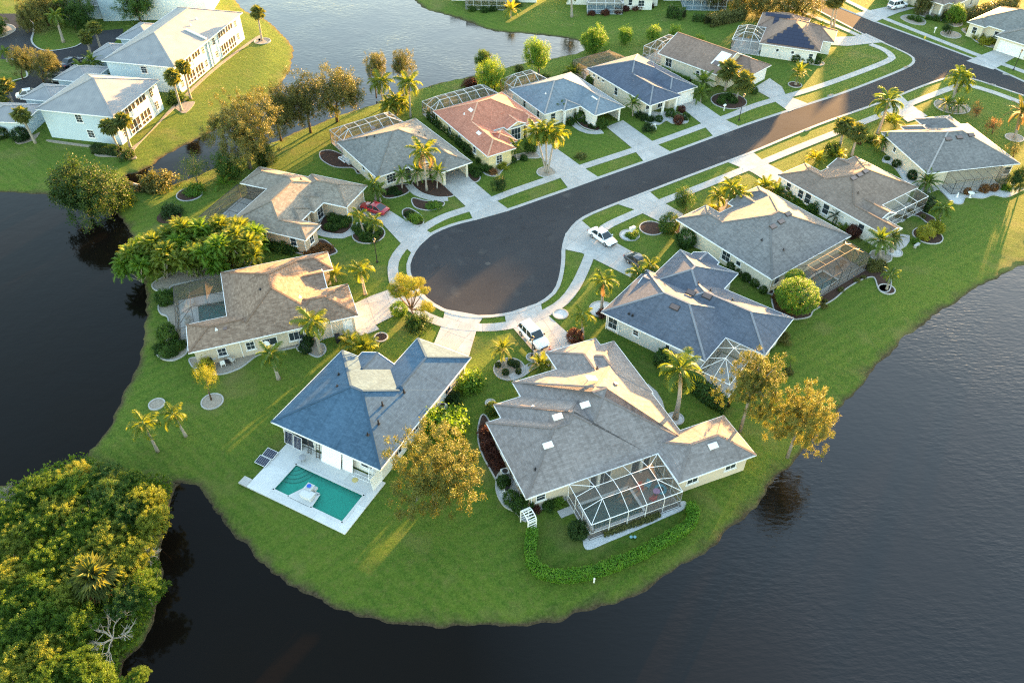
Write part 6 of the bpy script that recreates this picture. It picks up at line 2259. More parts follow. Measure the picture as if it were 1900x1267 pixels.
# ------------------------------------------------------------------ mangrove thicket, lower left
MV = [(195, 892, 58, 34, 0), (130, 899, 62, 34, 1), (245, 903, 54, 36, 0), (95, 914, 60, 38, 0), (150, 918, 70, 50, 0), (205, 925, 64, 50, 0), (275, 935, 56, 56, 1), (60, 930, 60, 50, 0),
      (120, 960, 70, 54, 1), (180, 968, 64, 52, 0), (235, 962, 62, 52, 0), (285, 975, 54, 56, 1), (20, 960, 60, 50, 0), (70, 985, 64, 54, 0), (140, 1005, 66, 54, 0), (205, 1008, 70, 54, 1), (262, 1030, 60, 56, 1),
      (30, 1015, 62, 54, 1), (95, 1040, 66, 58, 0), (160, 1052, 68, 56, 1), (230, 1065, 64, 54, 1), (280, 1095, 60, 56, 0), (20, 1072, 64, 56, 1), (75, 1098, 70, 60, 0), (135, 1112, 70, 60, 1), (235, 1120, 62, 56, 0),
      (25, 1130, 68, 60, 0), (85, 1158, 72, 62, 0), (150, 1172, 66, 58, 0), (30, 1195, 74, 64, 0), (95, 1220, 70, 62, 1), (155, 1232, 66, 58, 0), (30, 1255, 78, 66, 1), (100, 1275, 76, 66, 0), (175, 1280, 66, 60, 0), (-40, 1000, 70, 60, 0), (-40, 1100, 76, 64, 0), (-45, 1200, 80, 66, 0), (262, 1262, 40, 30, 0)]
rowname = lambda y: 'top' if y < 900 else 'upper' if y < 985 else 'middle' if y < 1080 else 'lower' if y < 1190 else 'bottom'
for i, (x, y, w, h_, k) in enumerate(MV):
    mates = sorted(q[0] for q in MV if rowname(q[1]) == rowname(y) and q[4] == k)
    lab = '%s mangrove bush, %s thicket row at lower left, %s such from the left' % (('dark green', 'golden-tipped')[k], rowname(y), ORD[mates.index(x)])
    tree(lab, (x, y + 24), (x, y - 4), w * 1.25, h_ * 1.2, (L_MANG, L_MANGY)[k] if i % 5 else L_GREEN if not k else L_MANGY, 'mang', i, M_BARKG, 'mangrove_bush', 'mangrove bushes ' + rowname(y) + (' green', ' gold')[k], 'bush', limbs=5)


# dark undergrowth on the mud below the mangroves
ug = np.random.RandomState(5)
mgx = np.array(MG)
pts = []
cand = np.stack([ug.uniform(-52, -22, 60000), ug.uniform(24, 64, 60000)], 1)
inm = sdf(MG, cand[:, 0], cand[:, 1]) > .1
cand = cand[inm][:26000]
n = len(cand)
C = np.stack([cand[:, 0], cand[:, 1], ug.uniform(-.5, .8, n)], 1)
nr = ug.normal(size=(n, 3)) + np.array([0, 0, 1.0])
nr /= np.linalg.norm(nr, axis=1)[:, None]
tt = np.cross(nr, ug.normal(size=(n, 3)))
tt /= np.linalg.norm(tt, axis=1)[:, None]
bb = np.cross(nr, tt)
s_ = ug.uniform(.18, .42, size=(n, 1))
V = np.stack([C - tt * s_ * .5, C + bb * s_ * .35, C + tt * s_ * .6, C - bb * s_ * .35], 1).reshape(-1, 3)
tag(mobj('undergrowth', V.tolist(), np.arange(n * 4).reshape(n, 4).tolist(), L_MANG), 'dark tangled undergrowth below the mangrove bushes', kind='stuff')


def bare(label, base, top, wpx, m, seed):
    rnd = random.Random(seed)
    b = G(*base)
    c = above(b, *top) - b
    k = mpp(b + c) * wpx * .5
    mb = MB()
    mb.tube([(0, 0, -.3), (0, 0, .5), c * .45], [.12, .1, .08], 6)
    f = c * .45

    def grow(p, d, L, r, lv):
        e = p + d * L
        mid = p.lerp(e, .5) + Vector([rnd.uniform(-.1, .1) * L for _ in range(3)])
        mb.tube([p, mid, e], [r, r * .75, r * .5], 5, False)
        if lv:
            for _ in range(4 if lv > 1 else 3):
                nd = (d + Vector([rnd.uniform(-.8, .8) for _ in range(3)])).normalized()
                grow(p.lerp(e, rnd.uniform(.45, 1)), nd, L * rnd.uniform(.5, .75), r * .55, lv - 1)
    for q in range(9):
        a = q * 2 * math.pi / 9 + rnd.random()
        grow(f, Vector((math.cos(a), math.sin(a), rnd.uniform(.25, .9))).normalized(), k * .55, .055, 2)
    o = mb.build('dead_tree', m)
    o.location = (b.x, b.y, -.4)
    tag(o, label, 'tree')


M_DEADW = plain('dead_wood', (.42, .38, .33), .9, .2, 6)
bare('big leafless grey tree leaning out over the water from the mangroves', (205, 1195), (208, 1160), 130, M_DEADW, 4)
bare('leafless grey branches at the right tip of the mangroves', (272, 1040), (272, 1020), 60, M_DEADW, 9)
bare('leafless grey branches between the golden mangrove crowns', (165, 950), (168, 935), 60, M_DEADW, 12)
bare('leafless grey branches at the upper end of the mangroves', (240, 905), (242, 888), 50, M_DEADW, 15)
bare('grey-brown reed-like branches at the left edge of the mangroves', (10, 925), (8, 910), 60, M_BARKG, 21)

# ------------------------------------------------------------------ hedges and shrubs
hedge('curved clipped green hedge around the back lawn of the white-caged house', [(988, 988), (985, 1010), (984, 1035), (992, 1056), (1012, 1068), (1045, 1073), (1085, 1068), (1130, 1055), (1180, 1034), (1225, 1010), (1262, 990), (1281, 972), (1285, 955), (1276, 936)], 1.0, 1.0, L_HEDGE, .15, 220)
hedge('tall leafy hedge along the small white cage', [(1218, 668), (1240, 682), (1268, 704), (1298, 728), (1330, 752), (1352, 764)], 1.7, 1.7, L_GREEN, .24, 80)
hedge('clipped box hedge at the front apartment corner', [(174, 281), (190, 283), (208, 285), (226, 287)], 1.6, 1.3, L_DARK, .2, 80)
hedge('long low hedge beside the red-brown gabled house', [(1224, 134), (1250, 146), (1280, 157)], 1.3, 1.2, L_LIME, .22, 70)
hedge('leafy hedge row between the grey and terracotta houses', [(800, 218), (815, 232), (835, 246), (858, 268), (880, 290)], 1.8, 1.6, L_GREEN, .26, 60)
hedge('shaded shrub row left of the slate blue house garage', [(1092, 152), (1105, 160)], 1.5, 1.4, L_GREEN, .24, 60)
hedge('clipped box hedge at the top edge lawn', [(1238, 30), (1256, 33), (1270, 36)], 2.4, 2.2, L_GREEN, .3, 50)
hedge('low hedge right of the clipped box hedge', [(1284, 38), (1310, 40), (1340, 42)], 1.6, 1.3, L_GREEN, .28, 50)
hedge('leafy shrub row behind the top edge lawns', [(1312, 48), (1350, 40), (1380, 34)], 2.6, 2.2, L_OLIVE, .3, 45)
hedge('shrub row along the far side house across the street', [(1750, 40), (1800, 36), (1850, 22), (1880, 10)], 2.6, 2.2, L_OLIVE, .3, 40)
hedge('dark clipped hedge behind the taupe house patio', [(1702, 372), (1716, 382), (1732, 396)], 2.2, 1.6, L_DARK, .24, 70)
hedge('low brown-green planting along the foot of the white cage', [(1118, 992), (1140, 985), (1160, 978), (1185, 970), (1212, 960), (1225, 953)], .7, .55, L_OLIVE, .12, 160)

shrubs('round green shrub in the pebble bed at the corner of the grey-mauve house', 'corner shrubs', [(949, 932), (969, 946)], .95, L_GREEN, 'ball')
shrub('small dark shrub between the air conditioner and the pool pipes', (934, 900), .7, L_GREEN, 'ball', 1)
shrubs('rusty red low plant in the mulch along the grey-mauve house', 'red plants', [(899, 815), (906, 832), (914, 848), (922, 864), (902, 800)], .8, L_RED)
shrub('dark round shrub at the left corner of the white pool cage', (1072, 992), .95, L_DARK, 'ball', 2)
shrub('red-brown shrub under the back window of the grey-mauve house', (992, 946), .6, L_RED)
shrub('light green shrub under the eave beside the white cage', (1018, 938), .7, L_GREEN)
shrub('bright shrub at the wall corner beside the white cage door', (1036, 932), .6, L_LIME)
shrub('square green shrub at the front step of the grey-mauve house', (914, 764), .75, L_GREEN, 'ball', 1)
shrub('bright leafy bush beside the blue roof, upper one', (872, 716), 1.6, L_LIME, 'shrub', 1, 1.3)
shrub('bright leafy bush beside the blue roof, lower one', (826, 800), 2.3, L_LIME, 'shrub', 2, 1.2)
shrub('dark ferny plant along the right wall of the blue-roofed house', (838, 742), 1.0, L_DARK, 'shrub', 0)
shrub('round sunlit bush right of the long driveway', (741, 582), 1.05, L_LIME, 'ball', 0, .85)
shrub('leafy bush under the flat-padded yellow tree', (774, 606), 1.5, L_GREEN, 'shrub', 1, .9)
shrub('rusty red bush beside the white vehicle driveway', (1066, 632), .95, L_RED, 'ball', 1)
shrub('small red shrub in the palm ring before the navy house', (1116, 585), .7, L_RED)
shrubs('low green plant in the round pebble bed with the date palm', 'pebble bed plants', [(924, 680), (958, 680), (938, 694), (962, 692), (948, 676)], .42, L_DARK, 'ball')
shrubs('round clipped shrub in the mulch before the house with the red car', 'clipped mulch shrubs', [(628, 424), (640, 420), (632, 411), (620, 428), (645, 412), (610, 425)], .62, L_GREEN, 'ball', .8)
shrub('leafy bush by the wall before the house with the red car', (622, 410), 1.1, L_GREEN, 'shrub', 1)
shrubs('dense green shrub in the round bed by the red car', 'round bed shrubs', [(668, 434), (678, 444), (692, 446), (700, 434), (684, 428), (664, 426)], .9, L_GREEN, 'shrub')
shrubs('mixed low plant at the gable corner of the house with the red car', 'gable corner plants', [(596, 458), (610, 462), (584, 466), (572, 472), (602, 470)], .7, L_RUSSET, 'shrub', .8)
shrubs('broad-leaved bush along the shaded wall of the house with the red car', 'shaded wall bushes', [(500, 456), (524, 462), (540, 466), (512, 462)], 1.1, L_GREEN, 'shrub')
shrub('bright leafy bush beside the drive near the red car', (772, 410), 1.0, L_LIME, 'shrub')
shrub('dark small bush beside the drive near the red car', (760, 400), .7, L_DARK, 'shrub')
shrubs('low plant in the mulch by the grey house window', 'window plants', [(722, 360), (738, 360), (730, 353)], .7, L_DARK, 'shrub', .7)
shrub('bright green mound in the mulch island of the grey house lawn', (806, 384), 1.2, L_LIME, 'shrub', 2, .5)
shrubs('shrub beside the open garage of the grey house', 'garage shrubs', [(884, 326), (876, 318), (896, 316)], .9, L_GREEN)
shrubs('shrub along the yellow wall of the terracotta house', 'yellow wall shrubs', [(892, 300), (880, 288), (872, 274), (905, 318), (860, 262)], 1.0, L_GREEN)
shrub('orange-leaved plant before the terracotta house', (914, 322), .7, L_RUSSET)
shrub('bright yellow-green plant before the terracotta house', (932, 312), .9, L_YELLOW)
shrubs('low green shrub under the arched window of the terracotta house', 'arched window shrubs', [(968, 252), (980, 250), (950, 300), (972, 296)], .8, L_GREEN)
shrub('small spiky shrub on the lawn before the slate blue house', (1078, 293), .85, L_SABAL, 'shrub', 0)
shrubs('round green shrub at the porch of the slate blue house', 'porch shrubs', [(1058, 232), (1076, 224)], .9, L_GREEN, 'ball')
shrub('round green shrub at the garage of the slate blue house', (1117, 238), 1.0, L_GREEN, 'ball')
shrubs('low plant in the mulch before the slate blue house', 'slate bed plants', [(1086, 230), (1096, 236), (1102, 238)], .45, L_DARK)
shrubs('rounded shrub in the white gravel before the navy tiled house', 'gravel ball shrubs', [(1222, 226), (1243, 216), (1256, 222), (1272, 222)], .8, L_GREEN, 'ball', .9)
shrubs('red-brown rounded shrub in the white gravel before the navy tiled house', 'gravel red shrubs', [(1264, 208), (1258, 229)], .8, L_RED, 'ball', .9)
shrubs('low hedge plant along the porch of the navy tiled house', 'porch hedge plants', [(1186, 216), (1196, 222), (1206, 224)], .9, L_DARK, 'shrub')
shrub('clipped lawn bush beside the white garden seat', (1202, 242), 1.1, L_DARK, 'shrub', 1)
shrubs('low shrub in the fan palm ring by the lamp', 'fan ring shrubs', [(1340, 184), (1350, 182), (1360, 190), (1338, 192)], .9, L_GREEN)
shrub('small round shrub at the gabled house driveway corner', (1398, 174), .7, L_GREEN, 'ball')
shrubs('small clipped shrub along the solar-roofed house', 'solar house shrubs', [(1415, 102), (1430, 104), (1446, 107), (1464, 110), (1476, 114), (1490, 114), (1502, 118), (1514, 118)], .8, L_GREEN, 'ball', .9)
shrub('tall leafy shrub at the right corner of the solar-roofed house', (1480, 108), 1.2, L_DARK)
shrub('round dark topiary ball at the topiary house driveway', (1239, 428), 1.45, L_GREEN, 'topiary', 1, 1.0, None, 'topiary_shrub')
shrub('round green bush at the corner of the topiary house', (1271, 455), 1.35, L_GREEN, 'ball', 2)
shrubs('small clipped shrub along the side wall of the topiary house', 'side wall shrubs', [(1370, 510), (1384, 520), (1400, 530), (1415, 543), (1356, 500)], .6, L_GREEN, 'ball')
shrubs('orange-flowered low shrub under the topiary tree', 'orange shrubs', [(1446, 562), (1455, 570), (1466, 578), (1440, 554)], .75, L_RUSSET)
shrubs('small plant in the mulch along the bronze cage', 'cage mulch plants', [(1530, 560), (1560, 540), (1590, 522), (1602, 516), (1528, 570)], .42, L_OLIVE)
shrub('pale green shrub at the far end of the bronze cage', (1618, 500), .9, L_OLIVE)
shrubs('bright sunlit shrub in the palm bed before the topiary house', 'sunny bed shrubs', [(1322, 390), (1362, 384), (1378, 372), (1390, 366)], .9, L_YELLOW)
shrubs('shrub along the white side wall of the taupe house', 'taupe wall shrubs', [(1482, 376), (1508, 386), (1496, 380)], .95, L_LIME)
shrub('tall shrub by the downspout of the taupe house', (1508, 392), 1.1, L_GREEN, 'shrub', 1, 1.4)
shrub('red-brown round shrub by the side wall of the taupe house', (1580, 440), 1.0, L_RED, 'ball')
shrub('dark tall croton before the taupe house', (1543, 284), 1.2, L_DARK, 'shrub', 0, 1.5)
shrub('small red shrub beside the white gravel of the far right house', (1592, 266), .5, L_RED)
shrub('green shrub beside the tall royal palm', (1612, 262), 1.0, L_GREEN)
shrub('yellow croton beside the tall royal palm', (1624, 266), .9, L_YELLOW)
shrubs('round clipped ball in the white gravel of the far right house', 'white gravel balls', [(1661, 309), (1691, 332)], .75, L_DARK, 'ball')
shrub('small grass tuft in the white gravel of the far right house', (1645, 296), .5, L_GREEN)
shrubs('orange-brown small bush in front of the dark lanai', 'lanai bushes', [(1793, 360), (1824, 356), (1842, 354)], .65, L_RUSSET, 'ball')
shrub('bright green mound beside the lanai bushes', (1865, 352), .85, L_LIME)
shrub('pale variegated shrub on the lake lawn, left one', (1714, 440), 1.15, L_YELLOW, 'ball', 0, .8)
shrub('pale variegated shrub on the lake lawn, right one', (1733, 430), 1.15, L_YELLOW, 'ball', 1, .8)
shrubs('low plant in the mulch behind the taupe house', 'taupe back plants', [(1666, 404), (1676, 404), (1690, 394), (1712, 404)], .5, L_OLIVE)
shrub('olive shrub beside the lake bed', (1628, 496), 1.1, L_OLIVE)
shrub('flowering bush at the back corner of the navy house', (1448, 630), 1.1, L_OLIVE)
shrub('dark shrub under the back eave of the navy house', (1420, 645), .9, L_GREEN)
shrub('small white-flowered shrub in the lake lawn', (1462, 692), .55, L_OLIVE)
shrub('red-leaved bush behind the white-ribbed cage by the pond', (872, 160), 1.4, L_RED, 'shrub', 1, 1.1)
shrub('grey spiky plant on the pond bank behind the slate blue house', (963, 130), .9, L_SABAL)
shrubs('shrub along the black patio of the slate blue house', 'slate back shrubs', [(1096, 150), (1010, 150)], 1.0, L_GREEN)
shrub('round shrub on the left shore beside the dark cage, upper one', (309, 563), 1.15, L_GREEN, 'ball', 0)
shrub('big round shrub on the left shore beside the dark cage', (314, 632), 1.35, L_GREEN, 'ball', 1)
shrubs('leafy shrub in the rounded corner bed of the dark cage', 'corner bed shrubs', [(296, 650), (308, 656), (334, 644), (322, 656)], .9, L_GREEN)
shrub('small bright bush at the left corner of the brown house', (380, 690), 1.2, L_YELLOW, 'shrub', 1, 1.3)
shrub('dark clipped shrub beside the air conditioner of the brown house', (568, 652), .75, L_DARK, 'ball')
shrub('tall dark clipped shrub by the palm of the brown house', (574, 640), .65, L_DARK, 'ball', 1, 1.3)
shrub('russet shrub standing in the channel', (294, 345), 2.6, L_OLIVE, 'shrub', 1, .9, z=-.5)
shrub('dark round bush on the channel bank', (430, 328), 2.3, L_GREEN, 'round', 1)
shrub('dark bush on the left lawn above the thicket', (318, 398), 1.6, L_DARK, 'shrub', 1, .8)
shrub('leafy green bush in the round bed by the channel', (362, 356), 1.5, L_LIME, 'shrub', 2, .7)
shrub('yellowish marsh grass at the culvert end', (226, 372), 2.2, L_YELLOW, 'shrub', 1, .5)
shrub('low marsh shrub beside the culvert end', (236, 352), 1.4, L_OLIVE, 'shrub', 0, .6)
shrub('round dark bush by the apartment garage', (41, 260), 1.5, L_DARK, 'ball', 0, .75)
shrub('dark bush at the left edge below the apartment garage', (3, 255), 1.3, L_DARK, 'ball', 1, .8)
shrub('dark bush at the palm bed of the front apartment block', (236, 292), 1.3, L_DARK, 'shrub', 1)
shrubs('bushy shrub between the apartment blocks', 'apartment gap shrubs', [(322, 192), (334, 186), (326, 182)], 1.3, L_GREEN)
shrubs('low shrub at the house across the cross street', 'across street shrubs', [(1722, 36), (1735, 38), (1756, 42), (1690, 36), (1704, 40)], .9, L_GREEN)
shrubs('sunlit low shrub at the pale house on the right edge', 'right edge shrubs', [(1800, 60), (1812, 72), (1826, 82), (1838, 80), (1846, 74)], 1.2, L_YELLOW)
shrubs('low planting at the foot of the top edge pool cage', 'top cage plants', [(1098, 28), (1122, 27), (1146, 25), (1160, 20), (1180, 18), (1204, 14)], 1.0, L_RED)
shrubs('low planting at the cage on the far pond bank', 'far bank plants', [(876, 20), (900, 22), (915, 20), (945, 16), (960, 12)], 1.0, L_GREEN)
palm('golden bushy palm on the far pond bank', (948, 34), (948, 20), 'pygmy', 2.6, L_YELLOW)
palm('lone tall palm with pale trunk at the top edge lawn', (1061, 32), (1060, -10), 'royal', 3.0, L_PALM)

# ------------------------------------------------------------------ vehicles
def loft_car(label, wheel_a, wheel_b, side, paint, kind='sedan', name='parked_car', cat='car'):
    """wheel_a = rear wheel contact, wheel_b = front wheel contact on the visible side (+1 right side, -1 left side)"""
    a, b = G(*wheel_a, .06), G(*wheel_b, .06)
    d = (b - a)
    yaw = math.atan2(d.y, d.x)
    suv = kind == 'suv'
    L, Wd, H = (4.9, 1.95, 1.75) if suv else ((4.75, 1.84, 1.46) if kind == 'sedan' else (4.6, 1.85, 1.36))
    wbs = 2.85 if suv else 2.72
    rightv = Vector((math.sin(yaw), -math.cos(yaw), 0))
    c = (a + b) / 2 - rightv * side * (Wd / 2 - .12)
    root = empty(name, (c.x, c.y, .062), yaw)
    tag(root, label, cat)
    hw = Wd / 2
    belt = .98 if suv else .84
    hood = 1.0 if suv else .8
    tail = 1.02 if suv else .88
    x0, x1 = -L / 2, L / 2
    # lower body: sections from tail to nose (x, half width, sill z, shoulder z)
    S = [(x0, .74, .42, .62), (x0 + .06, .86, .34, tail - .12), (x0 + .3, .97, .26, tail - .02), (x0 + .9, 1, .22, belt + .02), (-.4, 1, .2, belt), (.7, 1, .2, belt), (1.15, .99, .2, belt), (x1 - .75, .96, .22, hood), (x1 - .25, .9, .28, hood - .1), (x1 - .06, .8, .34, hood - .22), (x1, .66, .4, .58)]
    v, f = [], []
    for x, w, zs, zb in S:
        w *= hw
        ring = [(w * .84, zs), (w * .985, zs + .12), (w, (zs + zb) / 2), (w * .955, zb - .06), (w * .86, zb), (w * .4, zb + .035)]
        pts = ring + [(-p, q) for p, q in reversed(ring)]
        v += [(x, p, q) for p, q in pts]
    n = 12
    for i in range(len(S) - 1):
        for k in range(n):
            p, q = i * n + k, i * n + (k + 1) % n
            f.append((p, q, q + n, p + n))
    f.append(tuple(range(n)))
    f.append(tuple(reversed(range((len(S) - 1) * n, len(S) * n))))
    me = mesh_data('body', v, f, paint, smooth=True)
    body = obj('body', me, root)
    # cabin: four lines (windscreen base, roof front, roof rear, rear glass base)
    if suv:
        xb = (1.12, .42, -1.95, -2.28)
    elif kind == 'sedan':
        xb = (1.2, .35, -.95, -1.75)
    else:
        xb = (1.0, .2, -.75, -1.8)
    wb_, wt = hw * .9, hw * (.74 if suv else .68)
    zb = belt + .02
    top = [(xb[1], wt, H), (xb[2], wt, H), (xb[2], -wt, H), (xb[1], -wt, H)]
    bot = [(xb[0], wb_, zb), (xb[3], wb_, zb), (xb[3], -wb_, zb), (xb[0], -wb_, zb)]
    cv = [*bot, *top, (xb[1] - .3, 0, H + .05), (xb[2] + .3, 0, H + .05)]
    cab = mesh_data('cabin', cv, [(0, 1, 5, 4), (2, 3, 7, 6), (1, 2, 6, 5), (3, 0, 4, 7), (4, 5, 9, 8), (6, 7, 8, 9), (5, 6, 9), (7, 4, 8)], paint)
    obj('cabin', cab, root)

    def quad(nm, P, m, lift=.012, sh=.9, par=None):
        P = [Vector(p) for p in P]
        ce = sum(P, Vector()) / len(P)
        nn = (P[1] - P[0]).cross(P[2] - P[0]).normalized()
        if nn.dot(ce - Vector((0, 0, zb - .5))) < 0:
            nn = -nn
        Q = [ce + (p - ce) * sh + nn * lift for p in P]
        return mobj(nm, Q, [tuple(range(len(Q)))], m, par or root)
    quad('windshield', [bot[0], bot[3], top[3], top[0]], M_CGLASS, .015, .93)
    quad('rear_window', [bot[1], bot[2], top[2], top[1]], M_CGLASS, .015, .88)
    for sg in (1, -1):
        B0, B1, T0, T1 = [Vector((p[0], p[1] * sg, p[2])) for p in (bot[0], bot[1], top[0], top[1])]
        cuts = (0, .48, 1) if not suv else (0, .38, .72, 1)
        for k in range(len(cuts) - 1):
            quad('side_window', [B0.lerp(B1, cuts[k]), B0.lerp(B1, cuts[k + 1]), T0.lerp(T1, cuts[k + 1]), T0.lerp(T1, cuts[k])], M_CGLASS, .014, .86)
        MB().box((xb[0] - .28, sg * (hw + .06), belt + .08), (.14, .2, .14)).build('mirror', paint if not suv else M_BLACK, root)
        MB().box((x1 - .16, sg * hw * .66, hood - .22), (.16, .34, .12)).build('headlight', M_SKYL, root)
        MB().box((x0 + .05, sg * hw * .7, tail - .2), (.08, .36, .14)).build('tail_light', M_RED, root)
        if suv:
            bar('roof_rail', M_STEEL, root, (xb[1] - .2, sg * wt * .93, H + .05), (xb[2] + .15, sg * wt * .93, H + .05), .05)
        for sx in (-1, 1):
            wx = sx * wbs / 2 + (.05 if suv else .08)
            wr = .38 if suv else .33
            mw = MB()
            mw.lathe((0, 0, 0), [(wr * .6, -.11), (wr * .96, -.11), (wr, -.06), (wr, .06), (wr * .96, .11), (wr * .6, .11)], 18)
            t = mw.build('wheel', M_BLACK, root, True)
            t.matrix_basis = Matrix.Translation((wx, sg * (hw - .1), wr)) @ Matrix.Rotation(math.pi / 2, 4, 'X')
            rim = MB().lathe((0, 0, 0), [(wr * .62, -.12), (wr * .62, .12)], 12).build('rim', M_STEEL, t)
    MB().box((x1 - .02, 0, .5), (.06, hw * 1.1, .2)).build('grille', M_BLACK, root)
    MB().box((0, 0, .3), (L * .8, Wd * .86, .2)).build('underbody', M_BLACK, root)
    if suv:
        MB().box((-.75, 0, H + .045), (1.7, wt * 1.2, .03)).build('sunroof', M_CGLASS if False else paint, root)
    return root


P_WHITE = paint_mat('paint_white', (.78, .79, .8))
P_RED = paint_mat('paint_red', (.34, .012, .02))
P_DARK = paint_mat('paint_midnight', (.02, .028, .045))
P_GREY = paint_mat('paint_grey', (.13, .14, .15))
loft_car('white sport utility vehicle with black wheels on the sunlit driveway', (968, 623), (990, 646), 1, P_WHITE, 'suv')
loft_car('white sedan parked at the kerb end of the stained driveway', (1099, 441), (1121, 456), 1, P_WHITE, 'sedan')
loft_car('dark blue coupe half hidden by palms on the stained driveway', (1167, 489), (1188, 503), 1, P_DARK, 'coupe')
loft_car('red coupe parked in front of the tan garage', (706.5, 402), (672.5, 391), -1, P_RED, 'coupe')
loft_car('white car on the driveway across the cross street', (1660, 19), (1678, 15.5), 1, P_WHITE, 'suv')
loft_car('white car parked behind the apartment garages', (49, 184), (66, 181), 1, P_WHITE, 'sedan')
loft_car('grey car parked behind the apartment garages', (102, 155), (119, 157), 1, P_GREY, 'suv')
loft_car('dark car in the car park beside the bushy palms', (134, 124), (146, 118), 1, P_DARK, 'sedan')


# ------------------------------------------------------------------ street lamps and garden things
def lamp(label, base, top):
    b = G(*base)
    hgt = max(3.4, (above(b, *top) - b).z)
    r = empty('street_lamp', (b.x, b.y, 0))
    tag(r, label, 'street lamp', 'street lamps')
    MB().lathe((0, 0, 0), [(.16, 0), (.16, .25), (.09, .35), (.065, .5), (.055, hgt - .75), (.1, hgt - .7), (.1, hgt - .64)], 10).build('pole', M_DARKMETAL, r, False)
    MB().lathe((0, 0, 0), [(.1, hgt - .62), (.2, hgt - .2)], 6).build('lantern_glass', M_LAMPGL, r)
    MB().lathe((0, 0, 0), [(.25, hgt - .2), (.12, hgt - .05), (.03, hgt), (.02, hgt + .12)], 8).build('lantern_cap', M_DARKMETAL, r)


lamp('black street lamp on the lawn by the round palm bed', (700, 487), (692, 442))
lamp('black street lamp in the verge beside the straight street', (1371, 224), (1378, 174))
lamp('black street lamp beside the white vehicle', (987, 662), (986, 630))
lamp('black street lamp at the right edge by the cross street', (1880, 131), (1892, 92))


def ac(label, p, rz=0.0, z=.05):
    c = G(*p) if not isinstance(p, Vector) else p
    r = empty('air_conditioner', (c.x, c.y, z), rz)
    tag(r, label, 'air conditioner')
    MB().box((0, 0, .05), (1.0, 1.0, .1)).build('pad', M_CONC, r)
    MB().box((0, 0, .5), (.78, .78, .8)).build('housing', M_ACG, r)
    MB().lathe((0, 0, .91), [(.3, 0), (.3, .03)], 14).build('fan_grille', M_DARKMETAL, r)
    for k in range(7):
        MB().box((0, -.395, .2 + k * .1), (.7, .02, .04)).build('louvre', M_DARKMETAL, r)


ac('grey air conditioner in the mulch beside the grey-mauve house', (937, 884), R(20))
ac('grey air conditioner beside the brown house palm', (563, 645), R(20))
ac('grey air conditioner by the wall of the topiary house', (1334, 478), R(-53))
ac('grey drum-like unit beside the blue-roofed house wall', (822, 762), R(-27))


def bin_(label, p, m):
    c = G(*p)
    r = empty('wheelie_bin', (c.x, c.y, .03), R(20))
    tag(r, label, 'bin')
    MB().add([(-.25, -.3, 0), (.25, -.3, 0), (.25, .3, 0), (-.25, .3, 0), (-.3, -.37, .95), (.3, -.37, .95), (.3, .37, .95), (-.3, .37, .95)], CF).build('body', m, r)
    MB().box((0, 0, 1.0), (.64, .8, .09)).build('lid', m, r)
    for s in (-1, 1):
        t = MB().lathe((0, 0, 0), [(.1, -.03), (.1, .03)], 10).build('wheel', M_BLACK, r)
        t.matrix_basis = Matrix.Translation((s * .25, .33, .1)) @ Matrix.Rotation(math.pi / 2, 4, 'Y')


bin_('black wheeled bin by the side door of the brown house', (628, 634), M_BLACK)
bin_('black wheeled bin by the wall of the topiary house', (1346, 486), M_BLACK)

# satellite dish on the brown house wall
c = loc('H3', 8.6, .35, 1.3)
r = empty('satellite_dish', c, R(20))
tag(r, 'white satellite dish on the side of the brown house', 'dish')
MB().lathe((0, 0, 0), [(.05, 0), (.3, .05), (.45, .14), (.43, .15)], 16).build('reflector', M_ALUW, r).rotation_euler = (R(65), 0, 0)
bar('arm', M_STEEL, r, (0, .25, -.2), (0, 0, 0), .04)

# pool pipes beside the grey-mauve house
r = empty('pool_equipment', loc('H2', 7.0, -.4, .05), R(-67))
tag(r, 'white pool pipes and pump beside the grey-mauve house', 'pool pump')
for a_, b_ in (((-.9, -.5, .3), (.9, -.5, .3)), ((-.5, -.9, .3), (-.5, .1, .3)), ((.3, -.8, .25), (.3, .2, .25)), ((.7, -.6, .6), (.7, .1, .6)), ((.7, .1, .1), (.7, .1, .7)), ((-.9, -.5, 0), (-.9, -.5, .5))):
    bar('pipe', M_ALUW, r, a_, b_, .07)
MB().lathe((.2, -.2, 0), [(.22, 0), (.24, .5), (.15, .62)], 12).build('filter_tank', M_BLACK, r)
MB().box((-.3, -.1, .2), (.5, .3, .3)).build('pump', M_BLACK, r)
r = empty('pool_equipment', G(640, 300), R(-50))
tag(r, 'white and grey pool equipment beside the grey house', 'pool pump')
for k in range(5):
    bar('pipe', M_ALUW, r, (-1.1 + k * .4, -.5, .45 - .05 * k), (-.9 + k * .4, .5, .5), .12)
bar('pipe', M_ALUW, r, (-1.2, -.5, .35), (.9, -.5, .35), .1)
MB().box((1.1, .2, .4), (.8, .7, .8)).build('heater', M_ACG, r)
MB().lathe((.3, .3, 0), [(.25, 0), (.27, .6), (.15, .75)], 12).build('filter_tank', M_ACG, r)

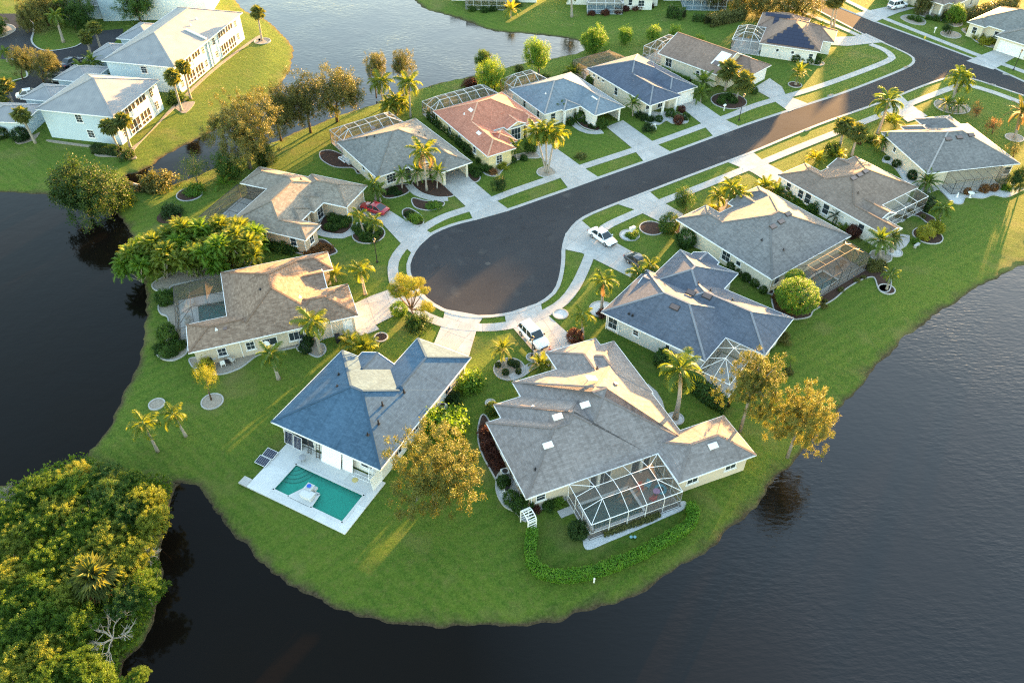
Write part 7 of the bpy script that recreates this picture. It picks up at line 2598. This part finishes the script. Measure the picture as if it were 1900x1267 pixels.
# white garden arch
a_, b_ = G(975, 972), G(985, 984)
c = G(984, 980)
r = empty('garden_arch', (c.x - .2, c.y + .3, 0), R(-62))
tag(r, 'white lattice garden arch at the end of the curved hedge', 'garden arch')
for s in (-1, 1):
    for y in (-.45, .45):
        bar('post', M_WHITE, r, (s * .75, y, 0), (s * .75, y, 1.75), .09)
    for k in range(4):
        bar('slat', M_WHITE, r, (s * .75, -.45, .35 + k * .4), (s * .75, .45, .35 + k * .4), .07)
K = 7
for k in range(K + 1):
    t = math.pi * k / K
    p = (-.75 * math.cos(t), 1.75 + .42 * math.sin(t))
    bar('slat', M_WHITE, r, (p[0], -.5, p[1]), (p[0], .5, p[1]), .07)
    if k:
        for y in (-.45, .45):
            bar('arch_rib', M_WHITE, r, (q[0], y, q[1]), (p[0], y, p[1]), .08)
    q = p
sp = empty('spigot_post', G(1102, 1080))
tag(sp, 'small white pipe standing in the lawn below the hedge', 'pipe')
MB().lathe((0, 0, 0), [(.07, 0), (.07, .55), (.09, .56), (.09, .66)], 10).build('pipe', M_ALUW, sp)
MB().lathe((0, 0, .66), [(.05, 0), (.05, .08)], 8).build('cap', M_ALUW, sp)
for lab, p in (('blue-grey valve lid in the lawn inside the hedge, left one', (1171, 996)), ('blue-grey valve lid in the lawn inside the hedge, right one', (1178, 996))):
    o = MB().lathe((0, 0, 0), [(.16, 0), (.16, .06), (.1, .08)], 12).build('valve_lid', plain('lid_teal', (.2, .38, .4), .7))
    o.location = G(*p)
    tag(o, lab, 'valve lid', 'valve lids in the lawn')
st = empty('stepping_slab', G(1049, 952))
o = MB().box((0, 0, .03), (1.5, .9, .1)).build('paver', M_CONC)
o.location, o.rotation_euler = G(1050, 950), (0, 0, R(25))
tag(o, 'flat paver slab at the screen door of the white cage', 'paver')
bpy.data.objects.remove(st)

# orange cone by the white vehicle
c = empty('traffic_cone', G(1020, 649))
tag(c, 'red-orange cone in front of the garage by the white vehicle', 'cone')
MB().box((0, 0, .03), (.4, .4, .05)).build('foot', M_ORANGE, c)
MB().lathe((0, 0, .05), [(.15, 0), (.03, .65)], 12).build('body', M_ORANGE, c)
MB().lathe((0, 0, .05), [(.118, .25), (.09, .4)], 12).build('band', M_WHITE, c)

# mailbox garden beside the white sedan
c = G(1172, 436)
r = empty('mailbox', (c.x, c.y, 0), R(33))
tag(r, 'white-topped mailbox post in the gravel ring beside the white sedan', 'mailbox')
MB().box((0, 0, .5), (.14, .14, 1.0)).build('post', M_WHITE, r)
MB().box((0, 0, 1.15), (.85, .4, .32)).build('box', M_ALUW, r)
MB().box((0, 0, 1.34), (.95, .5, .06)).build('roof', M_ACG, r)
shrubs('sunny plant around the mailbox post', 'mailbox plants', [(1166, 438), (1174, 442), (1178, 436)], .6, L_LIME)
for lab, px, py in (('white mailbox at the kerb of the gabled house driveway', 1343, 206), ('white post box at the sunny sidewalk', 1376, 322), ('white post box across the cross street', 1733, 62)):
    c = G(px, py)
    r = empty('mailbox', (c.x, c.y, 0), R(33))
    tag(r, lab, 'mailbox')
    MB().box((0, 0, .5), (.12, .12, 1.0)).build('post', M_WHITE, r)
    MB().box((0, 0, 1.1), (.5, .25, .28)).build('box', M_ALUW, r)
hyd = empty('fire_hydrant', G(1715, 74))
tag(hyd, 'yellow fire hydrant by the far sidewalk', 'hydrant')
M_YEL = plain('hydrant_yellow', (.6, .45, .05), .5)
MB().lathe((0, 0, 0), [(.18, 0), (.18, .06), (.12, .08), (.12, .55), (.17, .57), (.17, .62), (.1, .74), (.03, .8)], 12).build('barrel', M_YEL, hyd)
for s in (-1, 1):
    bar('nozzle', M_YEL, hyd, (0, 0, .45), (s * .2, 0, .45), .12)

# garden furniture along the brown house
chair('white and black striped patio chair by the brown house wall', G(415, 679), R(25), M_ALUW, .05)
chair('black patio chair beside the striped one', G(424, 676), R(10), M_BLACK, .05)
chair('blue-grey patio chair by the downspout of the brown house', G(432, 673), R(-15), M_ACG, .05)
r = empty('barbecue_grill', G(390, 676), R(20))
tag(r, 'black barbecue grill by the brown house wall', 'grill')
MB().box((0, 0, .45), (.9, .5, .7)).build('cart', M_BLACK, r)
MB().lathe((0, 0, .8), [(.38, 0), (.38, .12), (.25, .3), (.05, .35)], 12).build('lid', M_BLACK, r)
for s in (-1, 1):
    MB().box((s * .65, 0, .8), (.4, .45, .05)).build('side_shelf', M_ACG, r)
# white fence of the brown house corner
r = empty('fence', loc('H3', .1, -.3, 0), R(19.8))
tag(r, 'short white rail fence at the left corner of the brown house', 'fence')
for k in range(3):
    bar('post', M_WHITE, r, (k * .75, -.4, 0), (k * .75, -.4, 1.0), .08)
for z in (.3, .95):
    bar('rail', M_WHITE, r, (0, -.4, z), (1.5, -.4, z), .06)
# things on the lawns
o = empty('garden_bench', G(1212, 241), R(20))
tag(o, 'white garden seat on the lawn before the navy tiled house', 'bench')
MB().box((0, 0, .42), (1.1, .45, .06)).build('seat', M_WHITE, o)
MB().box((0, .22, .7), (1.1, .06, .5)).build('backrest', M_WHITE, o)
for s in (-1, 1):
    MB().box((s * .48, 0, .2), (.06, .4, .42)).build('leg', M_WHITE, o)
o = empty('bird_bath', G(1799, 366))
tag(o, 'white bird bath in the gravel before the dark lanai', 'bird bath')
MB().lathe((0, 0, 0), [(.3, 0), (.12, .1), (.1, .6), (.45, .72), (.48, .8), (.4, .78)], 14).build('basin', M_WHITE, o)
o = empty('garden_statue', G(1775, 366))
tag(o, 'small white garden statue left of the bird bath', 'statue')
MB().lathe((0, 0, 0), [(.2, 0), (.2, .15), (.13, .2), (.15, .45), (.08, .6), (.1, .7), (.06, .82)], 10).build('figure', M_WHITE, o)
o = empty('garden_bench', G(1700, 458), R(40))
tag(o, 'small pale bench on the lake lawn beside the young plant', 'bench')
MB().box((0, 0, .4), (1.2, .4, .06)).build('seat', M_CONC, o)
for s in (-1, 1):
    MB().box((s * .45, 0, .2), (.12, .35, .38)).build('leg', M_CONC, o)
shrub('young plant beside the small pale bench', (1698, 450), .6, L_LIME)
# small dock planks at the culvert
o = empty('culvert_pipe', G(247, 347, -.35), R(-20))
tag(o, 'pale culvert pipe ends at the channel', 'pipe')
for s in (-1, 1):
    t = MB().tube([(-.9, s * .5, 0), (.9, s * .5, 0)], [.35, .35], 12, False).build('pipe', M_CONC, o)
    MB().tube([(-.92, s * .5, 0), (-.8, s * .5, 0)], [.42, .42], 12).build('collar', M_CURB, o)
